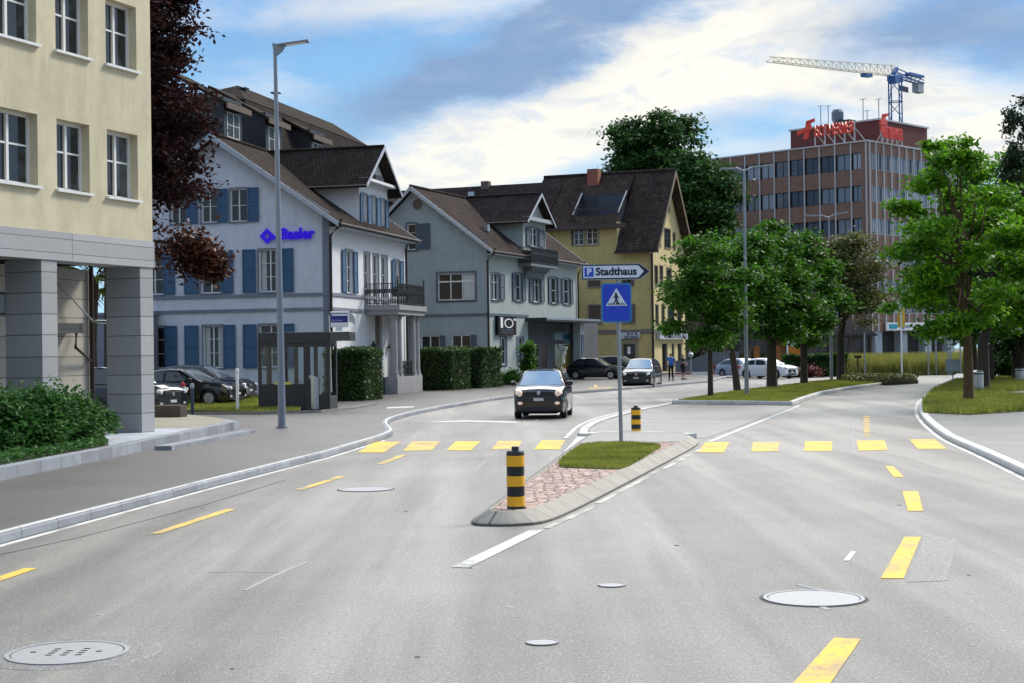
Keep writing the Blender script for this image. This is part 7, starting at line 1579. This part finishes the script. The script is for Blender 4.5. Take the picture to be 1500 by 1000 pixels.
# ---------------- camera, sky, sun ----------------
cam = bpy.data.cameras.new('camera'); co = bpy.data.objects.new('camera', cam); COL.objects.link(co)
cam.sensor_width = 36; cam.lens = FPX / 1500 * 36; cam.clip_start = 0.1; cam.clip_end = 5000
co.matrix_world = Matrix.Translation(CAM) @ Matrix((( RT.x, UP.x, -FWD.x, 0), (RT.y, UP.y, -FWD.y, 0), (RT.z, UP.z, -FWD.z, 0), (0, 0, 0, 1)))
sc.camera = co
SUN_AZ, SUN_EL = R(52), R(42)
w = bpy.data.worlds.new('World'); sc.world = w; w.use_nodes = True; nt = w.node_tree; nt.nodes.clear()
tc = N(nt, 'ShaderNodeTexCoord'); vec = tc.outputs['Generated']
sky = N(nt, 'ShaderNodeTexSky', sky_type='NISHITA'); sky.sun_disc = False; sky.sun_elevation = SUN_EL; sky.sun_rotation = SUN_AZ
def mth(op, a, b=None, c=None, clamp=False):
    n = N(nt, 'ShaderNodeMath', operation=op); n.use_clamp = clamp
    for i, x in enumerate((a, b, c)):
        if x is None: continue
        if hasattr(x, 'links'): nt.links.new(x, n.inputs[i])
        else: n.inputs[i].default_value = x
    return n.outputs[0]
wn = N(nt, 'ShaderNodeTexNoise'); wn.inputs['Scale'].default_value = 7; wn.inputs['Detail'].default_value = 6; wn.inputs['Roughness'].default_value = 0.6
sv = N(nt, 'ShaderNodeMapping'); sv.inputs['Scale'].default_value = (1, 1, 2.6); nt.links.new(vec, sv.inputs[0]); nt.links.new(sv.outputs[0], wn.inputs['Vector'])
sp = N(nt, 'ShaderNodeSeparateXYZ'); nt.links.new(vec, sp.inputs[0])
sn = N(nt, 'ShaderNodeSeparateColor'); nt.links.new(wn.outputs['Color'], sn.inputs[0])
yy = mth('MAXIMUM', sp.outputs[1], 0.02)
u = mth('DIVIDE', sp.outputs[0], yy); v = mth('DIVIDE', sp.outputs[2], yy)
u = mth('MULTIPLY_ADD', mth('SUBTRACT', sn.outputs[0], 0.5), 0.16, u)
v = mth('MULTIPLY_ADD', mth('SUBTRACT', sn.outputs[1], 0.5), 0.06, v)
def blob(px, py, sx, sy, ang, amp):
    """soft cloud bank at a bearing (px, py in the survey photo), half sizes and tilt in degrees"""
    cu, cv = (px - 750) / 2250, (515 - py) / 2250; a = R(ang); sx /= 2250; sy /= 2250
    du = mth('SUBTRACT', u, cu); dv = mth('SUBTRACT', v, cv)
    p = mth('MULTIPLY_ADD', du, math.cos(a) / sx, mth('MULTIPLY', dv, math.sin(a) / sx))
    q = mth('MULTIPLY_ADD', dv, math.cos(a) / sy, mth('MULTIPLY', du, -math.sin(a) / sy))
    r2 = mth('MULTIPLY_ADD', p, p, mth('MULTIPLY', q, q))
    return mth('MULTIPLY', mth('EXPONENT', mth('MULTIPLY', r2, -1)), amp)
def tot(l):
    s = l[0]
    for x in l[1:]: s = mth('ADD', s, x)
    return s
white = tot([blob(*b) for b in [(690, 225, 200, 48, 12, 1.2), (900, 130, 210, 52, 27, 1.3), (1120, 60, 200, 65, 22, 1.4), (1330, 120, 220, 45, -6, 1.1), (980, 230, 240, 26, 4, .7), (1460, 220, 130, 60, 0, 1.1), (540, 20, 240, 28, 4, .5), (350, 150, 110, 60, 0, .4), (640, 275, 150, 22, 0, .8), (1290, 175, 150, 14, -4, .5), (1050,-120,500,90,10,1.0)]])
dark = tot([blob(*b) for b in [(790, 85, 190, 38, 20, 1.0), (640, 130, 190, 42, 14, .85), (1400, 42, 210, 42, -4, .95), (880, 28, 130, 26, 14, .6), (930, 195, 120, 18, 10, .35), (1380,130,90,14,0,.3), (400, 60, 200, 40, 10, .35)]])
fn = N(nt, 'ShaderNodeTexNoise'); fn.inputs['Scale'].default_value = 22; fn.inputs['Detail'].default_value = 8; fn.inputs['Roughness'].default_value = 0.62; fn.inputs['Distortion'].default_value = 0.4; nt.links.new(sv.outputs[0], fn.inputs['Vector'])
det = mth('ADD', mth('MULTIPLY', mth('SUBTRACT', wn.outputs['Fac'], 0.5), 1.3), mth('MULTIPLY', mth('SUBTRACT', fn.outputs['Fac'], 0.5), 0.9))
wmask = mth('MULTIPLY_ADD', det, 1.0, white, True)
dmask = mth('MULTIPLY_ADD', det, 0.9, mth('MULTIPLY', dark, 1.05), True)
# elsewhere in the sky: broken cloud
gen = N(nt, 'ShaderNodeTexNoise'); gen.inputs['Scale'].default_value = 2.2; gen.inputs['Detail'].default_value = 7; nt.links.new(vec, gen.inputs['Vector'])
gm = ramp(nt, gen.outputs['Fac'], [(0.40, 0.0), (0.58, 1.0)])
inview = mth('MULTIPLY', ramp(nt, sp.outputs[1], [(0.55, 0.0), (0.8, 1.0)]), ramp(nt, sp.outputs[2], [(0.28, 1.0), (0.42, 0.0)]))
wm = N(nt, 'ShaderNodeMix'); nt.links.new(inview, wm.inputs[0]); nt.links.new(gm, wm.inputs[2]); nt.links.new(wmask, wm.inputs[3])
vf = mth('MULTIPLY', v, 4.2, clamp=True)
blue = mixc(nt, (0.40, 0.66, 0.80), (0.14, 0.33, 0.63), vf)
blue = mixc(nt, blue, (0.30, 0.36, 0.47), 0.0)
white_c = mixc(nt, (0.56, 0.64, 0.76), (0.80, 0.77, 0.69), mth('MULTIPLY', wmask, 1.0, clamp=True))
cl = mixc(nt, blue, white_c, wm.outputs[0])
cl = mixc(nt, cl, (0.19, 0.28, 0.45), mth('MULTIPLY', mth('MULTIPLY', dmask, 0.9), inview))
cl = mixc(nt, cl, (0.46, 0.55, 0.70), mth('MULTIPLY', mth('MULTIPLY', ramp(nt, fn.outputs['Fac'], [(0.50, 0.0), (0.66, 0.55)]), wm.outputs[0]), inview))
# added glow lobes, straight ahead and at the sun, for glare on bonnets and road
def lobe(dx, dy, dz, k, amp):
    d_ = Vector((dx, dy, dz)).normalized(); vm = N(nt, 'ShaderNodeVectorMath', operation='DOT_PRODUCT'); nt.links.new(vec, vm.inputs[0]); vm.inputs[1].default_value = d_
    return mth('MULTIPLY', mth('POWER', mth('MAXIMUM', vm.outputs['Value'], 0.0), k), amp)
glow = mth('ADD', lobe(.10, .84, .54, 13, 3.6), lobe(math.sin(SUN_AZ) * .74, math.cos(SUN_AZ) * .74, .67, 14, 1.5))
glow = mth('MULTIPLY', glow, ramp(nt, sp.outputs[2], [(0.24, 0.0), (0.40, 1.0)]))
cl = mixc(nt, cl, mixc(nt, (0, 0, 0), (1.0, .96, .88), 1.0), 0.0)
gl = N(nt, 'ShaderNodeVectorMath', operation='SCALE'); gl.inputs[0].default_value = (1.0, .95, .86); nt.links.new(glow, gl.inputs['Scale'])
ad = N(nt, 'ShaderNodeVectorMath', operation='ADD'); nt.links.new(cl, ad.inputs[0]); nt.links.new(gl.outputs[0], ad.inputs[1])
back = mth('MULTIPLY', ramp(nt, sp.outputs[1], [(0.0, 1.0), (0.25, 0.0)]), ramp(nt, sp.outputs[2], [(0.22, 1.0), (0.38, 0.0)]))  # added dark band low in the sky behind the viewer, darkens car reflections
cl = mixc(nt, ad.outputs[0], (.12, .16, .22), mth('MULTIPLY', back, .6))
b1 = N(nt, 'ShaderNodeBackground'); nt.links.new(sky.outputs[0], b1.inputs[0]); b1.inputs[1].default_value = 0.07
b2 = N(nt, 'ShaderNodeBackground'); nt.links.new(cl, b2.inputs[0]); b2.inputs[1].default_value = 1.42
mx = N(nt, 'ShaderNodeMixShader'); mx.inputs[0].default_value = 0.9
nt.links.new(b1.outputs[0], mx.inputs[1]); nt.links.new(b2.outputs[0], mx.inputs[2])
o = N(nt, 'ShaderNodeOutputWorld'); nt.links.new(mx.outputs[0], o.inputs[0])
sl = bpy.data.lights.new('sun', 'SUN'); sl.energy = 3.4; sl.angle = R(11); sl.color = (1.0, 0.92, 0.79)
so = bpy.data.objects.new('sun', sl); COL.objects.link(so)
sd = Vector((math.sin(SUN_AZ) * math.cos(SUN_EL), math.cos(SUN_AZ) * math.cos(SUN_EL), math.sin(SUN_EL)))
so.rotation_euler = sd.to_track_quat('Z', 'Y').to_euler(); so.location = sd * 100
sc.view_settings.view_transform = 'Standard'; sc.view_settings.look = 'None'; sc.view_settings.exposure = 0
sc.render.engine = 'CYCLES'
